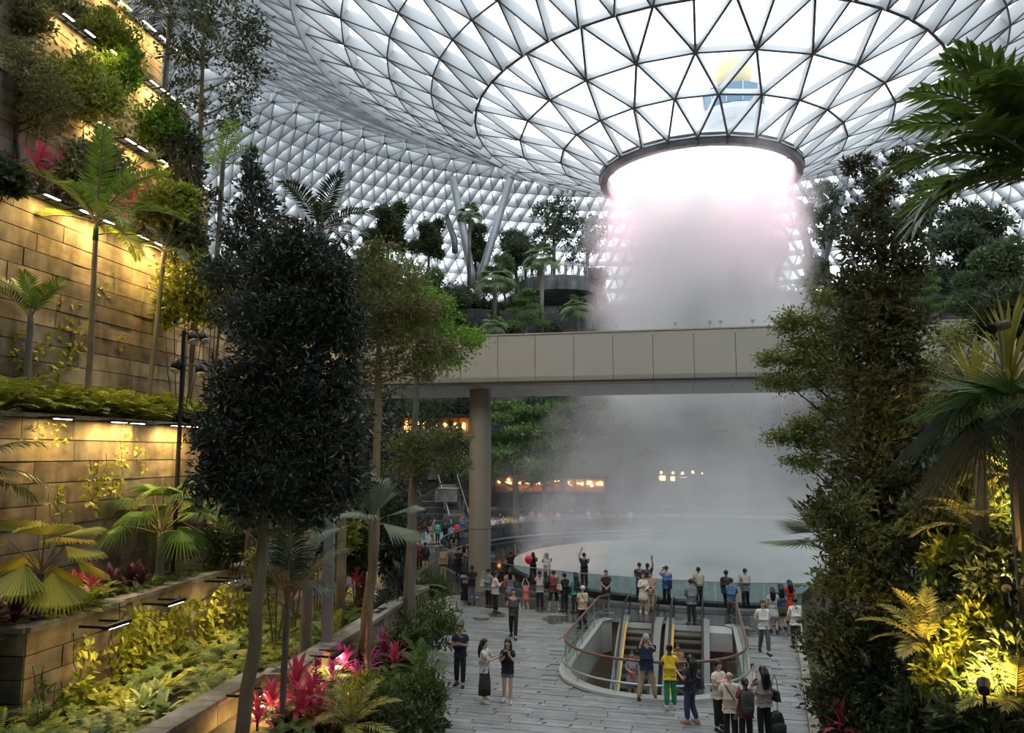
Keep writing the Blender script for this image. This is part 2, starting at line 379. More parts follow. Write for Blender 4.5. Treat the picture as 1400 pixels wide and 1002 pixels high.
# ================================================================== POOL
PR = thing('reflecting_pool', 'round dark reflecting pool around the foot of the waterfall', 'pool', (AX.x, AX.y, 0))
b = MB(); b.lathe([(POOL_R-.1, -.12), (POOL_R-.1, -.9), (.02, -.9)], 96); b.build('basin', M_wetstone, PR)
b = MB(); b.lathe([(POOL_R-.12, -.10), (.02, -.10)], 96); b.build('water', M_water, PR)
b = MB(); b.lathe([(13.5, -.3), (13.5, .04), (13.2, .09), (13.05, .05)], 96, c=(.5, -2.5, 0)); b.build('dish_rim', M_wetstone, PR)
b = MB(); b.lathe([(13.1, .06), (11, .14), (7, .12), (3, .06), (.02, .02)], 96, c=(.5, -2.5, 0)); b.build('dish', M_dish, PR, True)
# glass balustrade around the pool, panel by panel
GB = thing('pool_balustrade', 'frameless glass balustrade in a ring around the dark pool', 'balustrade', (AX.x, AX.y, 0))
NP = 54; gp = MB(); L = 2*math.pi*(POOL_R+.12)/NP
gp.box((0, 0, .62), (L-.02, .02, 1.1)); gpm = gp.mesh('glass_panel', M_pglass)
sp = MB(); sp.box((0, 0, .05), (L, .09, .12)); spm = sp.mesh('base_shoe', M_alu)
cpb = MB(); cpb.box((0, 0, 1.185), (L, .045, .03)); cpm = cpb.mesh('top_rail', M_alu)
for i in range(NP):
    a = 2*math.pi*i/NP
    for nm, me in (('glass_panel', gpm), ('base_shoe', spm), ('top_rail', cpm)):
        o = part(nm, me, GB); o.location = ((POOL_R+.12)*math.cos(a), (POOL_R+.12)*math.sin(a), 0); o.rotation_euler = (0, 0, a+math.pi/2)
# ================================================================== BRIDGE
def bridge():
    # bottom edge of the near fascia from the photograph's left to its right end, at a constant soffit height
    zb = 9.75
    A = onz(575, 528, zb); B = onz(1420, 528, zb+.1)
    Bx = onz(1420, 530, zb); 
    d = Vector((Bx.x-A.x, 0, 0))
    P0 = Vector((A.x, A.y, 0)); P1 = at(1420, 500, 31.0); P1 = Vector((P1.x, P1.y, 0))
    dirv = (P1-P0).normalized(); nrm = Vector((-dirv.y, dirv.x, 0)); Lg = (P1-P0).length+6; P0 = P0-dirv*14; Lg += 14
    root = thing('skytrain_bridge', 'long bridge clad in beige metal panels crossing before the waterfall', 'bridge', tuple(P0))
    root.rotation_euler = (0, 0, math.atan2(dirv.y, dirv.x))
    wid = 7.6; ht = 2.3; n = int(Lg/1.72); st = Lg/n
    # profile of the fascia: y outwards (negative = towards the camera), rounded foot
    prof = [(.0, ht), (.0, .35), (.05, .16), (.16, .05), (.34, 0)]
    pm = MB()
    for k, (y, z) in enumerate(prof): pass
    V = [(x, y, z) for x in (.012, st-.012) for y, z in prof]; m = len(prof)
    pm.add(V, [[i, i+1, m+i+1, m+i] for i in range(m-1)]); pm.add([(x, y+.05, z) for x, y, z in V], [[i, m+i, m+i+1, i+1] for i in range(m-1)])
    me = pm.mesh('fascia_panel', M_clad)
    sm = MB(); sm.box((st/2, (wid-.68)/2+.34, -.0), (st-.02, wid-.72, .04)); sme = sm.mesh('soffit_panel', M_soff)
    for i in range(n):
        o = part('fascia_panel', me, root); o.location = (i*st, 0, zb)
        o = part('soffit_panel', sme, root); o.location = (i*st, 0, zb)
        o = part('fascia_panel', me, root); o.location = ((i+1)*st, wid, zb); o.rotation_euler = (0, 0, math.pi)
    b = MB(); b.box((Lg/2, wid/2, zb+1.1), (Lg, wid-.14, 2.1)); b.build('deck_core', M_seam, root)
    b = MB(); b.box((Lg/2, .1, zb+ht+.02), (Lg, .3, .06)); b.box((Lg/2, wid-.1, zb+ht+.02), (Lg, .3, .06)); b.build('coping', M_clad, root)
    return P0, dirv, nrm, zb, ht, root
BP, BD, BN, BZ, BH, BRG = bridge()
for i, px in enumerate((927, 975, 989, 1035)):
    # little nozzle lamps on the parapet: found along the bridge line
    t = 0; best = None
    for k in range(400):
        q = BP+BD*(k*.15)+BN*.1
        x = q.x/q.y*F+700
        if best is None or abs(x-px) < best[0]: best = (abs(x-px), q)
    q = best[1]
    c = thing('parapet_light', ['single small pale nozzle lamp on the bridge parapet, apart from the others', 'small pale nozzle lamp on the bridge parapet, first of the close pair', 'small pale nozzle lamp on the bridge parapet, second of the close pair', 'small pale nozzle lamp on the parapet next to the feathery tree'][i], 'lamp', (q.x, q.y, BZ+BH+.05))
    b = MB(); b.tube([(0, 0, 0), (0, 0, .16)], .015, 6); b.build('stem', M_alu, c); b = MB(); b.lathe([(.02, .14), (.09, .26), (.1, .32), (.01, .33)], 10); b.build('lamp_head', M_white, c, True)
# bridge column
cp = onz(655, 812, 0); CPX = Vector((cp.x, cp.y+.5, 0))
c = struct(thing('column', 'thick round taupe column carrying the beige bridge', 'column', (CPX.x, CPX.y, 0)))
b = MB(); b.lathe([(.53, 0), (.53, 9.72)], 40); b.build('shaft', M_colm, c, True)
b = MB(); b.lathe([(.56, 0), (.56, .12), (.53, .12)], 40); b.build('base_collar', M_coping, c)
for z in (3.0,):
    b = MB(); b.lathe([(.533, z-.015), (.533, z+.015)], 40); b.build('joint_line', M_seam, c)
t = thing('waste_bin', 'tall black square bin against the foot of the taupe column', 'bin', (*onz(637, 820, 0)[:2], 0))
b = MB(); b.box((0, 0, .5), (.45, .45, 1.0)); b.build('body', M_black, t); b = MB(); b.box((0, 0, 1.03), (.5, .5, .06)); b.box((0, -.22, .85), (.3, .03, .14)); b.build('lid', M_tube, t)
# ================================================================== CONTROL TOWER beyond the glass
D = 165; ct = at(1003, 130, D)
t = thing('control_tower', 'airport control tower outside the dome with yellowish ball on top', 'tower', (ct.x, ct.y, 0))
zc = at(1003, 104, D).z; zt = at(1003, 128, D).z; zm = at(1003, 166, D).z
M_radome = mat('radome', (.36, .31, .18), .8, 0, c2=(.43, .38, .23), scale=.4); M_tglass = mat('tower_glass', (.06, .11, .17), .15, .2); M_tconc = mat('tower_concrete', (.30, .32, .33), .9)
b = MB(); b.ball((0, 0, zc), 4.2, 10); b.build('radome', M_radome, t, True)
b = MB(); b.lathe([(3.2, zc-5), (2.4, zc-2.8)], 20); b.build('radome_foot', M_tconc, t)
b = MB(); b.lathe([(6.3, zt-4.5), (7.0, zt-.4), (6.2, zt-.1), (3.3, zt+.2), (.1, zt+.2)], 12); b.build('cab', M_tglass, t)
b = MB(); b.lathe([(4.5, 0), (4.5, zm-1), (7.6, zm), (7.6, zm+1.2), (5.9, zm+1.3)], 24); b.build('shaft', M_tconc, t)
for i in range(12):
    a = i*math.pi/6; b = MB(); b.beam((6.35*math.cos(a), 6.35*math.sin(a), zt-4.5), (7.05*math.cos(a), 7.05*math.sin(a), zt-.4), .18, .18); b.build('mullion', M_tconc, t)
# ================================================================== ESCALATOR WELL
M_oak = mat('handrail_wood', (.17, .07, .04), .35, 0, c2=(.22, .10, .05), scale=8)
M_tan = mat('tan_cladding', (.30, .19, .10), .6, 0, c2=(.35, .23, .13), scale=2)
M_yel = mat('yellow_stripe', (.80, .48, .05), .4)
M_tread = mat('step_tread', (.20, .165, .12), .4, .5); M_riser = mat('step_riser', (.02, .02, .02), .6)
M_rubber = mat('black_rubber', (.015, .015, .017), .45)
M_deck = mat('escalator_deck', (.30, .30, .295), .6, 0, spec=.2)
erz = math.atan2(DV.y, DV.x)
def el(s, v, z=0): return (s, -v, z)
WELL = thing('well_balustrade', 'rounded glass balustrade with reddish-brown handrail around the escalator opening', 'balustrade', (ESC_O.x, ESC_O.y, 0), erz)
ol = esc_outline(0, 18); olr = esc_outline(.10, 18); oli = esc_outline(-.02, 18)
b = MB()
V = [el(s, v, .06) for s, v in ol]+[el(s, v, -1.15) for s, v in ol]; k = len(ol)
b.add(V, [[i, i+1, k+i+1, k+i] for i in range(k-1)])
V = [el(s, v, .08) for s, v in esc_outline(.30, 18)]+[el(s, v, .08) for s, v in esc_outline(-.06, 18)]+[el(s, v, 0.0) for s, v in esc_outline(.30, 18)]
b.add(V, [[i, i+1, k+i+1, k+i] for i in range(k-1)]+[[2*k+i, 2*k+i+1, i+1, i] for i in range(k-1)])
b.build('white_rim', M_white, WELL)
wl = MB(); V = [el(s, v, -1.15) for s, v in esc_outline(.05, 18)]+[el(s, v, -4.9) for s, v in esc_outline(.05, 18)]
wl.add(V, [[i, i+1, k+i+1, k+i] for i in range(k-1)]); wl.build('lower_cladding', M_tan, WELL)
fw = MB(); fw.box(el(10.1, 0, -2.55), (.2, 5.2, 4.9)); fw.build('end_cladding', M_tan, WELL)
for i in range(k-1):
    a, c_ = np.array(el(*olr[i])), np.array(el(*olr[i+1])); d = c_-a; L = np.linalg.norm(d); n = 1 if L < 1.2 else int(round(L/1.25))
    for j in range(n):
        p = a+d*(j/n)+d/L*.01; q = a+d*((j+1)/n)-d/L*.01
        g = MB(); g.beam(p+[0, 0, .52], q+[0, 0, .52], .018, .88); g.build('glass_panel', M_glass, WELL)
        if j or i % 3 == 0:
            ps = MB(); ps.beam(p+[0, 0, 0.05], p+[0, 0, .97], .03, .03); ps.build('post', M_alu, WELL)
pts = [el(s, v, .99) for s, v in olr]; hb = MB(); hb.tube(pts, .04, 8); hb.build('handrail', M_oak, WELL, True)
pts = [el(s, v, .40) for s, v in esc_outline(.2, 18)]; hb = MB(); hb.tube(pts, .028, 8); hb.build('lower_rail', M_alu, WELL, True)
fl = MB(); fl.box(el(4, 0, -5.0), (60, 50, .1)); struct(fl.build('floor', M_tan, None), 'tan floor of the level below seen down the escalator well'); o = bpy.data.objects[-1] if False else None
fo = [x for x in COL.objects if x.name.startswith('floor.')][0]; fo.location = (ESC_O.x, ESC_O.y, 0); fo.rotation_euler = (0, 0, erz)
def escalator(vc, label):
    t = thing('escalator', label, 'escalator', tuple(E2(0, vc)), erz)
    top = 7.9; tan = math.tan(math.radians(30)); hw = .5
    path = lambda s: 0.0 if s > top else -(top-s)*tan
    sm = MB(); sm.box((0, 0, -.02), (.40, 1.0, .04), m=0); sm.add([(-.2, -.5, -.24), (-.2, .5, -.24), (-.2, .5, -.04), (-.2, -.5, -.04)], [[0, 3, 2, 1]], 1)
    sm.add([(-.203, -.5, -.055), (-.203, .5, -.055), (-.203, .5, -.01), (-.203, -.5, -.01)], [[0, 3, 2, 1]], 2)
    sme = sm.mesh('step', [M_tread, M_riser, M_tread])
    n = 0; s = top+.55
    while s > .1:
        z = -.03 if s > top else -.03+path(s); o = part('step', sme, t); o.location = (s, 0, z); s -= .4
    b = MB(); b.box((8.95, 0, .01), (.95, 1.1, .03)); b.build('comb_plate', M_alu, t)
    for sd in (-1, 1):
        ss = [0, 2, 4, 6, top-.6, top, top+.6, top+1.8]; zz = [path(q) for q in ss]; zz[4] += .0; zz[5] = -.08
        bal = MB()
        y0 = sd*.56
        V = []
        for q, z in zip(ss, zz): V += [(q, y0, z+.22), (q, y0, z+.98)]
        m = len(ss); bal.add(V, [[2*i, 2*i+2, 2*i+3, 2*i+1] for i in range(m-1)]); bal.build('glass_side', M_glass, t)
        hr = MB(); P = [(q, y0, z+1.0) for q, z in zip(ss, zz)]
        P += [(top+2.05, y0, .95), (top+2.2, y0, .78), (top+2.2, y0, .55), (top+2.05, y0, .38), (top+1.7, y0, .32)]
        hr.tube(P, .045, 8); hr.build('handrail', M_rubber, t, True)
        dk = MB()
        for i in range(m-1): dk.beam((ss[i], sd*.66, zz[i]+.16), (ss[i+1]+.01, sd*.66, zz[i+1]+.16), .26, .12)
        dk.build('side_deck', M_deck, t)
        sk = MB()
        for i in range(m-1): sk.beam((ss[i], sd*.515, zz[i]+.05), (ss[i+1]+.01, sd*.515, zz[i+1]+.05), .02, .3)
        sk.build('skirt', M_alu, t)
        if sd == 1:
            yl = MB()
            for i in range(m-2): yl.beam((ss[i], .50, zz[i]+.22), (ss[i+1]+.01, .50, zz[i+1]+.22), .07, .035)
            yl.build('yellow_stripe', M_yel, t)
    tr = MB(); tr.beam((0, 0, -5.0), (top, 0, -.62), 1.3, .5); tr.beam((top, 0, -.40), (9.5, 0, -.40), 1.3, .6); tr.build('truss', M_alu, t)
    return t
escalator(-.93, 'escalator with riders beside the curved white well wall')
escalator(.80, 'escalator with dark empty steps, beside the white stepped wall corner')
b = MB(); b.box((8.9, -1.95, -.3), (1.2, .9, .66)); t = tag(b.build('landing_plinth', M_white), 'white stepped plinth at the head of the escalators', 'plinth'); t.location = (ESC_O.x, ESC_O.y, 0); t.rotation_euler = (0, 0, erz)
# ================================================================== LEFT TERRACES
ED = Vector((.156, .988))
def wp(x0, y0, y): return Vector((x0+.158*(y-y0), y))
WALLS = [   # x at y=20, top z, y start, y end, bottom z
    ('w4', -5.55, 1.5, 12.0, 30.0, -.05), ('w3', -11.05, 2.62, 20.9, 40.0, .6), ('w2', -13.2, 7.7, 12, 37.0, 2.2), ('w1', -15.7, 14.8, 12, 35.5, 7.2), ('w0', -18.7, 20.0, 14, 39.0, 14.2),
    ('wa', -21.7, 25.6, 16, 42.0, 19.4), ('wb', -24.7, 31.0, 18, 44, 25.0)]
BLK = {}
STN = [M_stone, M_stone2, mat('retaining_stone_dark', (.11, .088, .06), .85, 0, c2=(.26, .205, .135), scale=1.2, bump=.5, stretch=(1, 1, 2), world=True), mat('retaining_stone_pale', (.30, .24, .158), .85, 0, c2=(.50, .40, .27), scale=1.5, bump=.4, world=True)]
bx = MB(); bx.box((0, 0, 0), (1, 1, 1)); BOXM = [bx.mesh('stone_block', m) for m in STN]
COPM = bx.mesh('coping_stone', M_coping)
def stone_wall(P0, P1, z0, z1, label, bl=2.1, bh=.585, th=.4, coping=True, mats=None, seed=1, name='wall_left'):
    r = np.random.default_rng(seed); P0 = Vector(P0[:2]); P1 = Vector(P1[:2]); d = P1-P0; L = d.length; d /= L; ang = math.atan2(d.y, d.x)
    root = struct(thing(name, label, 'wall', (P0.x, P0.y, z0), ang)); del root['category']
    b = MB(); b.box((L/2, th/2+.06, (z1-z0)/2-.02), (L, th, z1-z0-.06)); b.build('wall_core', M_seam, root)
    hc = .12 if coping else 0; n = max(1, round((z1-z0-hc)/bh)); h = (z1-z0-hc)/n
    for k in range(n):
        x = 0; first = r.uniform(.3, 1) if k % 2 else 1
        while x < L-.02:
            l = bl*r.uniform(.7, 1.3)*(first if x == 0 else 1); l = L-x if L-x-l < .5 else l
            o = part('stone_block', (mats or BOXM)[r.choice(len(mats or BOXM), p=[.45, .25, .15, .15] if not mats else None)], root)
            pr = r.uniform(-.012, .02); o.location = (x+l/2, .10-pr, (k+.5)*h); o.scale = (l-.02, .24, h-.03); x += l
    if coping:
        x = 0
        while x < L-.02:
            l = 1.6 if L-x > 2.2 else L-x; o = part('coping_stone', COPM, root); o.location = (x+l/2, th/2-.02, z1-z0-.06); o.scale = (l-.015, th+.16, .12); x += l
    return root
WL = {}
LBL = {'w4': 'low tan stone planter wall behind the pink cordylines', 'w3': 'stone retaining wall hung with yellow-green creepers beside the big pleated palm', 'w2': 'tan stone wall under the bed of ferns',
       'w1': 'tall lamplit tan stone wall behind the areca palm', 'w0': 'stone wall above the pink cordylines with the second row of lamps', 'wa': 'upper stone wall with hanging plants and lamps', 'wb': 'topmost stone terrace wall under the glass roof'}
for i, (k, x0, zt, ya, yb, zb) in enumerate(WALLS):
    if k == 'w4':
        # three straight stretches with a jog at the corner
        a, c_, e = wp(-6.2, 16.9, 12), wp(-6.2, 16.9, 18.9), wp(-5.9, 18.9, 19.0)
        WL[k] = stone_wall(wp(-6.15, 17, 12), wp(-6.15, 17, 18.8), zb, zt, LBL[k], 1.7, .5, seed=40+i)
        stone_wall(wp(-6.15, 17, 18.8), Vector((-5.25, 18.8)), zb, zt, 'short end face of the low planter wall at its corner', 1.0, .5, seed=60)
        stone_wall(Vector((-5.25, 18.8)), wp(-5.25, 18.8, 31), zb, zt, 'low tan stone planter wall running behind the dark metal post', 1.7, .5, seed=61)
    else: WL[k] = stone_wall(wp(x0, 20, ya), wp(x0, 20, yb), zb, zt, LBL[k], seed=40+i)
# the protruding end of the third wall with its own corner
p = onz(36, 858, 2.62); q = wp(p.x, p.y, p.y+3.4)
stone_wall(p, q, .4, 2.62, 'protruding stone end of the retaining wall with a dark planter frame', 1.5, .55, seed=71)
stone_wall(Vector((p.x-3.0, p.y+.1)), Vector((p.x, p.y)), .4, 2.62, 'short stone end face of the retaining wall at the frame edge', 1.2, .55, seed=72)
# lower far stretch of lamplit wall beyond the light pole
pa = at(250, 470, 36); pb = at(365, 500, 44)
stone_wall(pa, pb, 4.0, pa.z, 'far lamplit stone wall beyond the light pole', 1.8, .585, seed=73)
FARW = (pa, pb)
# planting soil on each terrace
def soil(pts, name='ground', lab='dark planting soil of a terrace bed'):
    b = MB(); n = len(pts)//2; b.add([tuple(p) for p in pts], [[i, i+1, n+i+1, n+i] for i in range(n-1)]); return struct(b.build(name, M_soil), lab)
for (k, x0, zt, ya, yb, zb), (k2, x2, zt2, ya2, yb2, zb2) in zip(WALLS[1:-1], WALLS[2:]):
    ys = np.linspace(10, yb, 8); soil([(*wp(x0+.0, 20, y), zt-.15) for y in ys][::-1]+[(*wp(x2+.3, 20, y), zt-.05) for y in ys][::-1], 'ground', 'dark planting soil on a terrace')
ys = np.linspace(10, 34, 14); soil([(bedx(y), y, .22) for y in ys][::-1]+[(*wp(-6.0, 20, y), 1.0) for y in ys][::-1], 'ground', 'sloping soil of the bed along the plaza')
soil([(*wp(-5.5, 20, y), .55) for y in ys][::-1]+[(*wp(-10.9, 20, y), .55) for y in ys][::-1], 'ground', 'soil of the bed behind the low planter wall')
# kerb of the left bed
kb = struct(thing('trim_3', 'low grey stone kerb edging the planted bed beside the plaza', 'kerb')); del kb['category']
ys = np.linspace(11, 38, 26)
for i in range(25):
    a = Vector((bedx(ys[i]), ys[i], .14)); c_ = Vector((bedx(ys[i+1]), ys[i+1], .14)); b = MB(); d = (c_-a).normalized(); b.beam(a+d*.01, c_-d*.01, .22, .34); b.build('kerb_stone', M_coping, kb)
# ------------------------------------------------------------------ wall lamps on brackets
hs = MB(); hs.box((0, 0, 0), (.78, .12, .07)); hsm = hs.mesh('housing', M_black)
ls = MB(); ls.box((0, 0, 0), (.60, .10, .012)); lsm = ls.mesh('lens', M_lamp)
am = MB(); am.box((0, .31, 0), (.05, .62, .05)); amm = am.mesh('arm', M_black)
# the lens hangs under the housing; the beam leans back to the wall
def flood(P, ang, label, grp, w=1.0, col=(1, .66, .20), out=.58, light=True, sc=1.0):
    t = thing('flood_lamp', label, 'lamp', P, ang, grp); t.scale = (sc,)*3
    for nm, me, l in (('housing', hsm, (0, -out, .0)), ('lens', lsm, (0, -out, -.038)), ('arm', amm, (-.3, -out, 0)), ('arm', amm, (.3, -out, 0))):
        o = part(nm, me, t); o.location = l
    if light:
        L = bpy.data.lights.new('flood_lamp', 'AREA'); L.shape = 'RECTANGLE'; L.size = .6; L.size_y = .12; L.energy = LAMP_W*w; L.color = col
        lo = bpy.data.objects.new('flood_light', L); COL.objects.link(lo); lo.parent = t; lo.location = (0, -out+.0, -.10); lo.rotation_euler = (math.radians(6), 0, 0)
    return t
eang = math.atan2(ED.y, ED.x)
def on_wall(x0, px):
    r = (px-700)/F; y = (x0-.158*20)/(r-.158)      # depth along the wall line where it shows at px
    y = (x0-.158*20)/(r-.158); return wp(x0, 20, y)
LAMPS = [('w1', -15.7, 14.72, (28, 80, 110, 163, 186, 226, 238, 268, 290), 'lamps on the tall wall behind the areca palm'), ('w0', -18.7, 19.9, (100, 140, 158, 191, 236, 252), 'lamps above the pink cordylines'),
         ('wa', -21.7, 25.5, (40, 73, 112, 131, 172, 188, 202, 214), 'lamps on the upper wall'), ('wb', -24.7, 30.9, (100, 128, 157, 166, 183, 200), 'lamps on the topmost wall'), ('w2', -13.2, 7.6, (60, 140, 166, 222, 243), 'lamps under the fern bed')]
ORD = ['first', 'second', 'third', 'fourth', 'fifth', 'sixth', 'seventh', 'eighth', 'ninth']
for k, x0, z, pxs, g in LAMPS:
    for i, px in enumerate(pxs):
        p = on_wall(x0, px); flood((p.x+.02, p.y, z-(.05 if k != 'w2' else .02)), eang, '%s glowing bar lamp of the %s' % (ORD[i], g.replace('lamps', 'row')), g, 1.25 if k == 'w1' else 1.0)
d = FARW[1]-FARW[0]
for i, tt in enumerate((.52, .62, .80, .88)):
    p = FARW[0]+d*tt; flood((p.x, p.y, FARW[0].z-.1), math.atan2(d.y, d.x), '%s glowing bar lamp on the far low wall beyond the light pole' % ORD[i], 'lamps on the far low wall', .8)
# dark lamp frames on the two lowest walls: the lamp bar shines down the wall below
def frame_lamp(px, py, z, label, sc=1.0, light=True, w=1.0):
    p = onz(px, py, z); return flood((p.x, p.y, p.z), eang, label, 'dark lamp frames on the low walls', w*.42, sc=sc, light=light, out=.58)
for i, (px, py, z, lab) in enumerate([(125, 852, 2.62, 'dark lamp frame on the protruding stone end over the creeper'), (208, 822, 2.62, 'dark lamp frame beside the bright ground ferns, below the pleated palm'), (290, 792, 2.62, 'dark lamp frame at the far end of the creeper wall'),
                                 (322, 945, 1.5, 'dark lamp frame on the low wall, beside the pale lit tree trunk'), (432, 893, 1.5, 'dark lamp frame on the low wall in front of the metal post'), (498, 834, 1.5, 'dark lamp frame on the low wall beyond the metal post'), (488, 778, 1.9, 'small dark lamp frame near the red cordyline beside the fan palm')]):
    frame_lamp(px, py, z, lab, 1.15 if i < 3 else 1.0, w=1.6)
# light pole with four spotlights
lp = at(243, 640, 26.0); lz = at(243, 452, 26.0).z
t = thing('light_pole', 'slim black light pole with four spotlights before the lamplit wall', 'light pole', (lp.x, lp.y, 2.4))
b = MB(); b.tube([(0, 0, 0), (0, 0, lz-2.4)], .075, 8); b.build('pole', M_black, t)
for i, (dx, dz, tx) in enumerate(((.28, -.10, .35), (.62, -.12, .5), (-.12, -1.05, -.15), (.62, -1.2, .2))):
    b = MB(); b.tube([(0, 0, lz-2.4+dz+.02), (dx, -.05, lz-2.4+dz+.02)], .03, 6); sp = b.build('spotlight', M_black, t)
    b = MB(); dirx = np.array([tx, -.35, -.75]); dirx /= np.linalg.norm(dirx); c0 = np.array([dx, -.08, lz-2.4+dz]); b.tube([c0-dirx*.05, c0+dirx*.05, c0+dirx*.36], [.10, .15, .16], 12); b.build('can', M_black, sp, True)
    b = MB(); b.tube([c0+dirx*.361, c0+dirx*.385], [.165, .165], 12); b.build('rim', M_alu, sp, True)
# dark metal post by the low wall
pp = onz(446, 908, .9); t = thing('metal_post', 'dark square steel post rising from the bed by the low planter wall', 'post', (pp.x, pp.y, .85))
b = MB(); b.box((0, 0, 3.9), (.26, .26, 7.8)); b.build('shaft', M_tube, t); b = MB(); b.box((0, 0, .03), (.5, .5, .06)); b.build('base_plate', M_black, t)
pp = onz(385, 985, .9); t = thing('path_light', 'squat dark cylindrical bollard light among the pink cordylines', 'bollard', (pp.x, pp.y, .7))
b = MB(); b.lathe([(.24, 0), (.24, .36), (.01, .36)], 20); b.build('body', M_black, t, False); b = MB(); b.lathe([(.28, .36), (.28, .44), (.01, .45)], 20); b.build('cap', M_coping, t)
# ================================================================== RIGHT MOUND
def rz_(x, y): return float(np.clip((x-rbedx(y))*.75, 0, 5.2))+.22
b = MB(); xs = np.linspace(0, 16, 17); ysr = np.linspace(7, 36, 24); V = [(rbedx(y)+dx, y, rz_(rbedx(y)+dx, y)) for y in ysr for dx in xs]
nx = len(xs); b.add(V, [[j*nx+i, j*nx+i+1, (j+1)*nx+i+1, (j+1)*nx+i] for j in range(len(ysr)-1) for i in range(nx-1)]); struct(b.build('ground', M_soil), 'planted mound rising beside the plaza')
kb = struct(thing('trim_4', 'low stone kerb along the planted mound', 'kerb')); del kb['category']
ysr = np.linspace(9, 36, 26)
for i in range(25):
    a = Vector((rbedx(ysr[i]), ysr[i], .14)); c_ = Vector((rbedx(ysr[i+1]), ysr[i+1], .14)); d = (c_-a).normalized(); b = MB(); b.beam(a+d*.01, c_-d*.01, .22, .34); b.build('kerb_stone', M_coping, kb)
# ================================================================== BACK HILL: concentric tiers round the pool
base_a = math.pi/2-math.radians(14)
def polar(R, deg, z=0): a = base_a+math.radians(deg); return Vector((AX.x+R*math.cos(a), AX.y+R*math.sin(a), z))
TIERS = [(21.5, 0, .85), (25.5, .8, 1.5), (29.5, 1.4, 6.2), (34.5, 0, 10.6), (39, 10.4, 15.2), (43.5, 15, 20.0), (48, 19.8, 24.5)]
hb_m = [mat('hill_block_%d' % i, c, .8, 0, c2=tuple(x*1.5 for x in c), scale=1.2, bump=.4) for i, c in enumerate(((.055, .058, .06), (.075, .078, .08), (.10, .10, .10)))]
for i, (R, z0, z1) in enumerate(TIERS):
    root = struct(thing('wall_back', ['low dark stone seat wall around the far side of the pool', 'dark stone planter wall behind the seated people', 'dark wall with the glowing shop fronts beyond the pool', 'dark stone tier of the planted hill above the shops', 'middle dark stone tier of the planted hill', 'upper dark stone tier of the planted hill', 'topmost dark stone tier below the dome edge'][i], 'wall')); del root['category']
    core = MB(); aL = 1.0 if i < 3 else 2.05; core.lathe([(R+.1, z0), (R+.1, z1-.02), (R+.9, z1-.02)], 80, c=(AX.x, AX.y, 0), a0=base_a-2.05, a1=base_a+aL); core.build('wall_core', M_seam, root)
    cp_ = MB(); cp_.lathe([(R-.08, z1-.12), (R-.08, z1), (R+.7, z1), (R+.7, z1-.12)], 80, c=(AX.x, AX.y, 0), a0=base_a-2.05, a1=base_a+aL); cp_.build('coping', M_backstone, root)
    nh = max(1, int((z1-z0)/.9)); h = (z1-z0-.12)/nh; stuff = MB()
    na = int(2.1*R/2.2)
    for k in range(nh):
        for j in range(na):
            a = -1.15+(1.15+min(aL, 1.15))*(j+(k % 2)*.5)/na; p = polar(R, math.degrees(a)); l = 2.3*R/na
            stuff.box((p.x, p.y, z0+(k+.5)*h), (.22+rng.uniform(0, .04), l-.03, h-.03), base_a+a, int(rng.integers(3)))
    stuff.build('stone_blocks', hb_m, root)['kind'] = 'stuff'
    # planted shelf behind
    R2 = TIERS[i+1][0]+.2 if i+1 < len(TIERS) else 59.9
    g = MB(); g.lathe([(R+.5, z1-.1), (R2, z1+.0)], 80, c=(AX.x, AX.y, 0), a0=base_a-2.05, a1=base_a+aL)
    struct(g.build('ground', M_soil if i > 1 else M_floor), ['paved seating terrace beyond the pool', 'paved walk before the shops', 'planted shelf above the shops', 'planted shelf of the hill', 'planted middle shelf of the hill', 'planted upper shelf of the hill', 'planted hilltop by the dome edge'][i])
# shop fronts glowing orange
def shop(px, py, depth, w, h, label, m, seed, podium=False):
    r = np.random.default_rng(seed); p = at(px, py, depth); ang = math.atan2(AX.y-p.y, AX.x-p.x)-math.pi/2+math.pi
    t = thing('shop_front', label, 'shop', (p.x, p.y, p.z-h/2), math.atan2(p.x-0, -p.y)*0 )
    b = MB(); b.box((0, .9, h/2), (w, .1, h)); b.build('back_wall', M_tan, t)
    b = MB(); b.box((0, .3, h+.12), (w+.4, 1.8, .25)); b.build('fascia', M_black, t); b = MB(); b.box((0, .3, -.12), (w+.4, 1.8, .24)); b.build('floor_slab', M_seam, t)
    if podium: b = MB(); b.box((0, 1.1, -(p.z-h/2)/2-.1), (w+.2, 1.2, p.z-h/2-.2)); b.build('podium', hb_m[1], t)
    n = max(3, int(w/.9))
    for i in range(n):
        x = -w/2+(i+.5)*w/n+r.uniform(-.1, .1); hh = r.uniform(.35, .85)*h*.5
        b = MB(); zc = r.uniform(.45, .7)*h; b.box((x, .6, zc), (w/n*r.uniform(.4, .8), .15, hh*.7)); b.build('lit_display', m, t)
        b = MB(); b.ball((x+r.uniform(-.2, .2), .2, h-.35-r.uniform(0, .3)), .16, 5); b.build('pendant_lamp', m, t, True)
    for i in range(n+1):
        b = MB(); b.box((-w/2+i*w/n, -.3, h/2), (.07, .07, h)); b.build('mullion', M_black, t)
    return t
shop(602, 586, 75, 7.3, 2.1, 'open restaurant glowing orange beside the column, above the cascade', M_shop, 1, True)
shop(722, 661, 76, 6.5, 1.5, 'low shop front glowing orange among the feathery trees', M_shop, 2)
shop(800, 664, 76.5, 4.0, 1.3, 'small orange shop window at the edge of the mist', M_shop, 4)
shop(942, 660, 79, 6.0, 3.0, 'shop front glowing pale orange through the mist', M_shop2, 3)
shop(1035, 658, 78, 3.0, .8, 'faint strip of shop light deep in the mist', M_shop2, 5)
M_step = mat('cascade_granite', (.05, .053, .058), .3, 0, c2=(.13, .135, .14), scale=2.2)  # lightened: wet reflections on the steps put into the granite colour
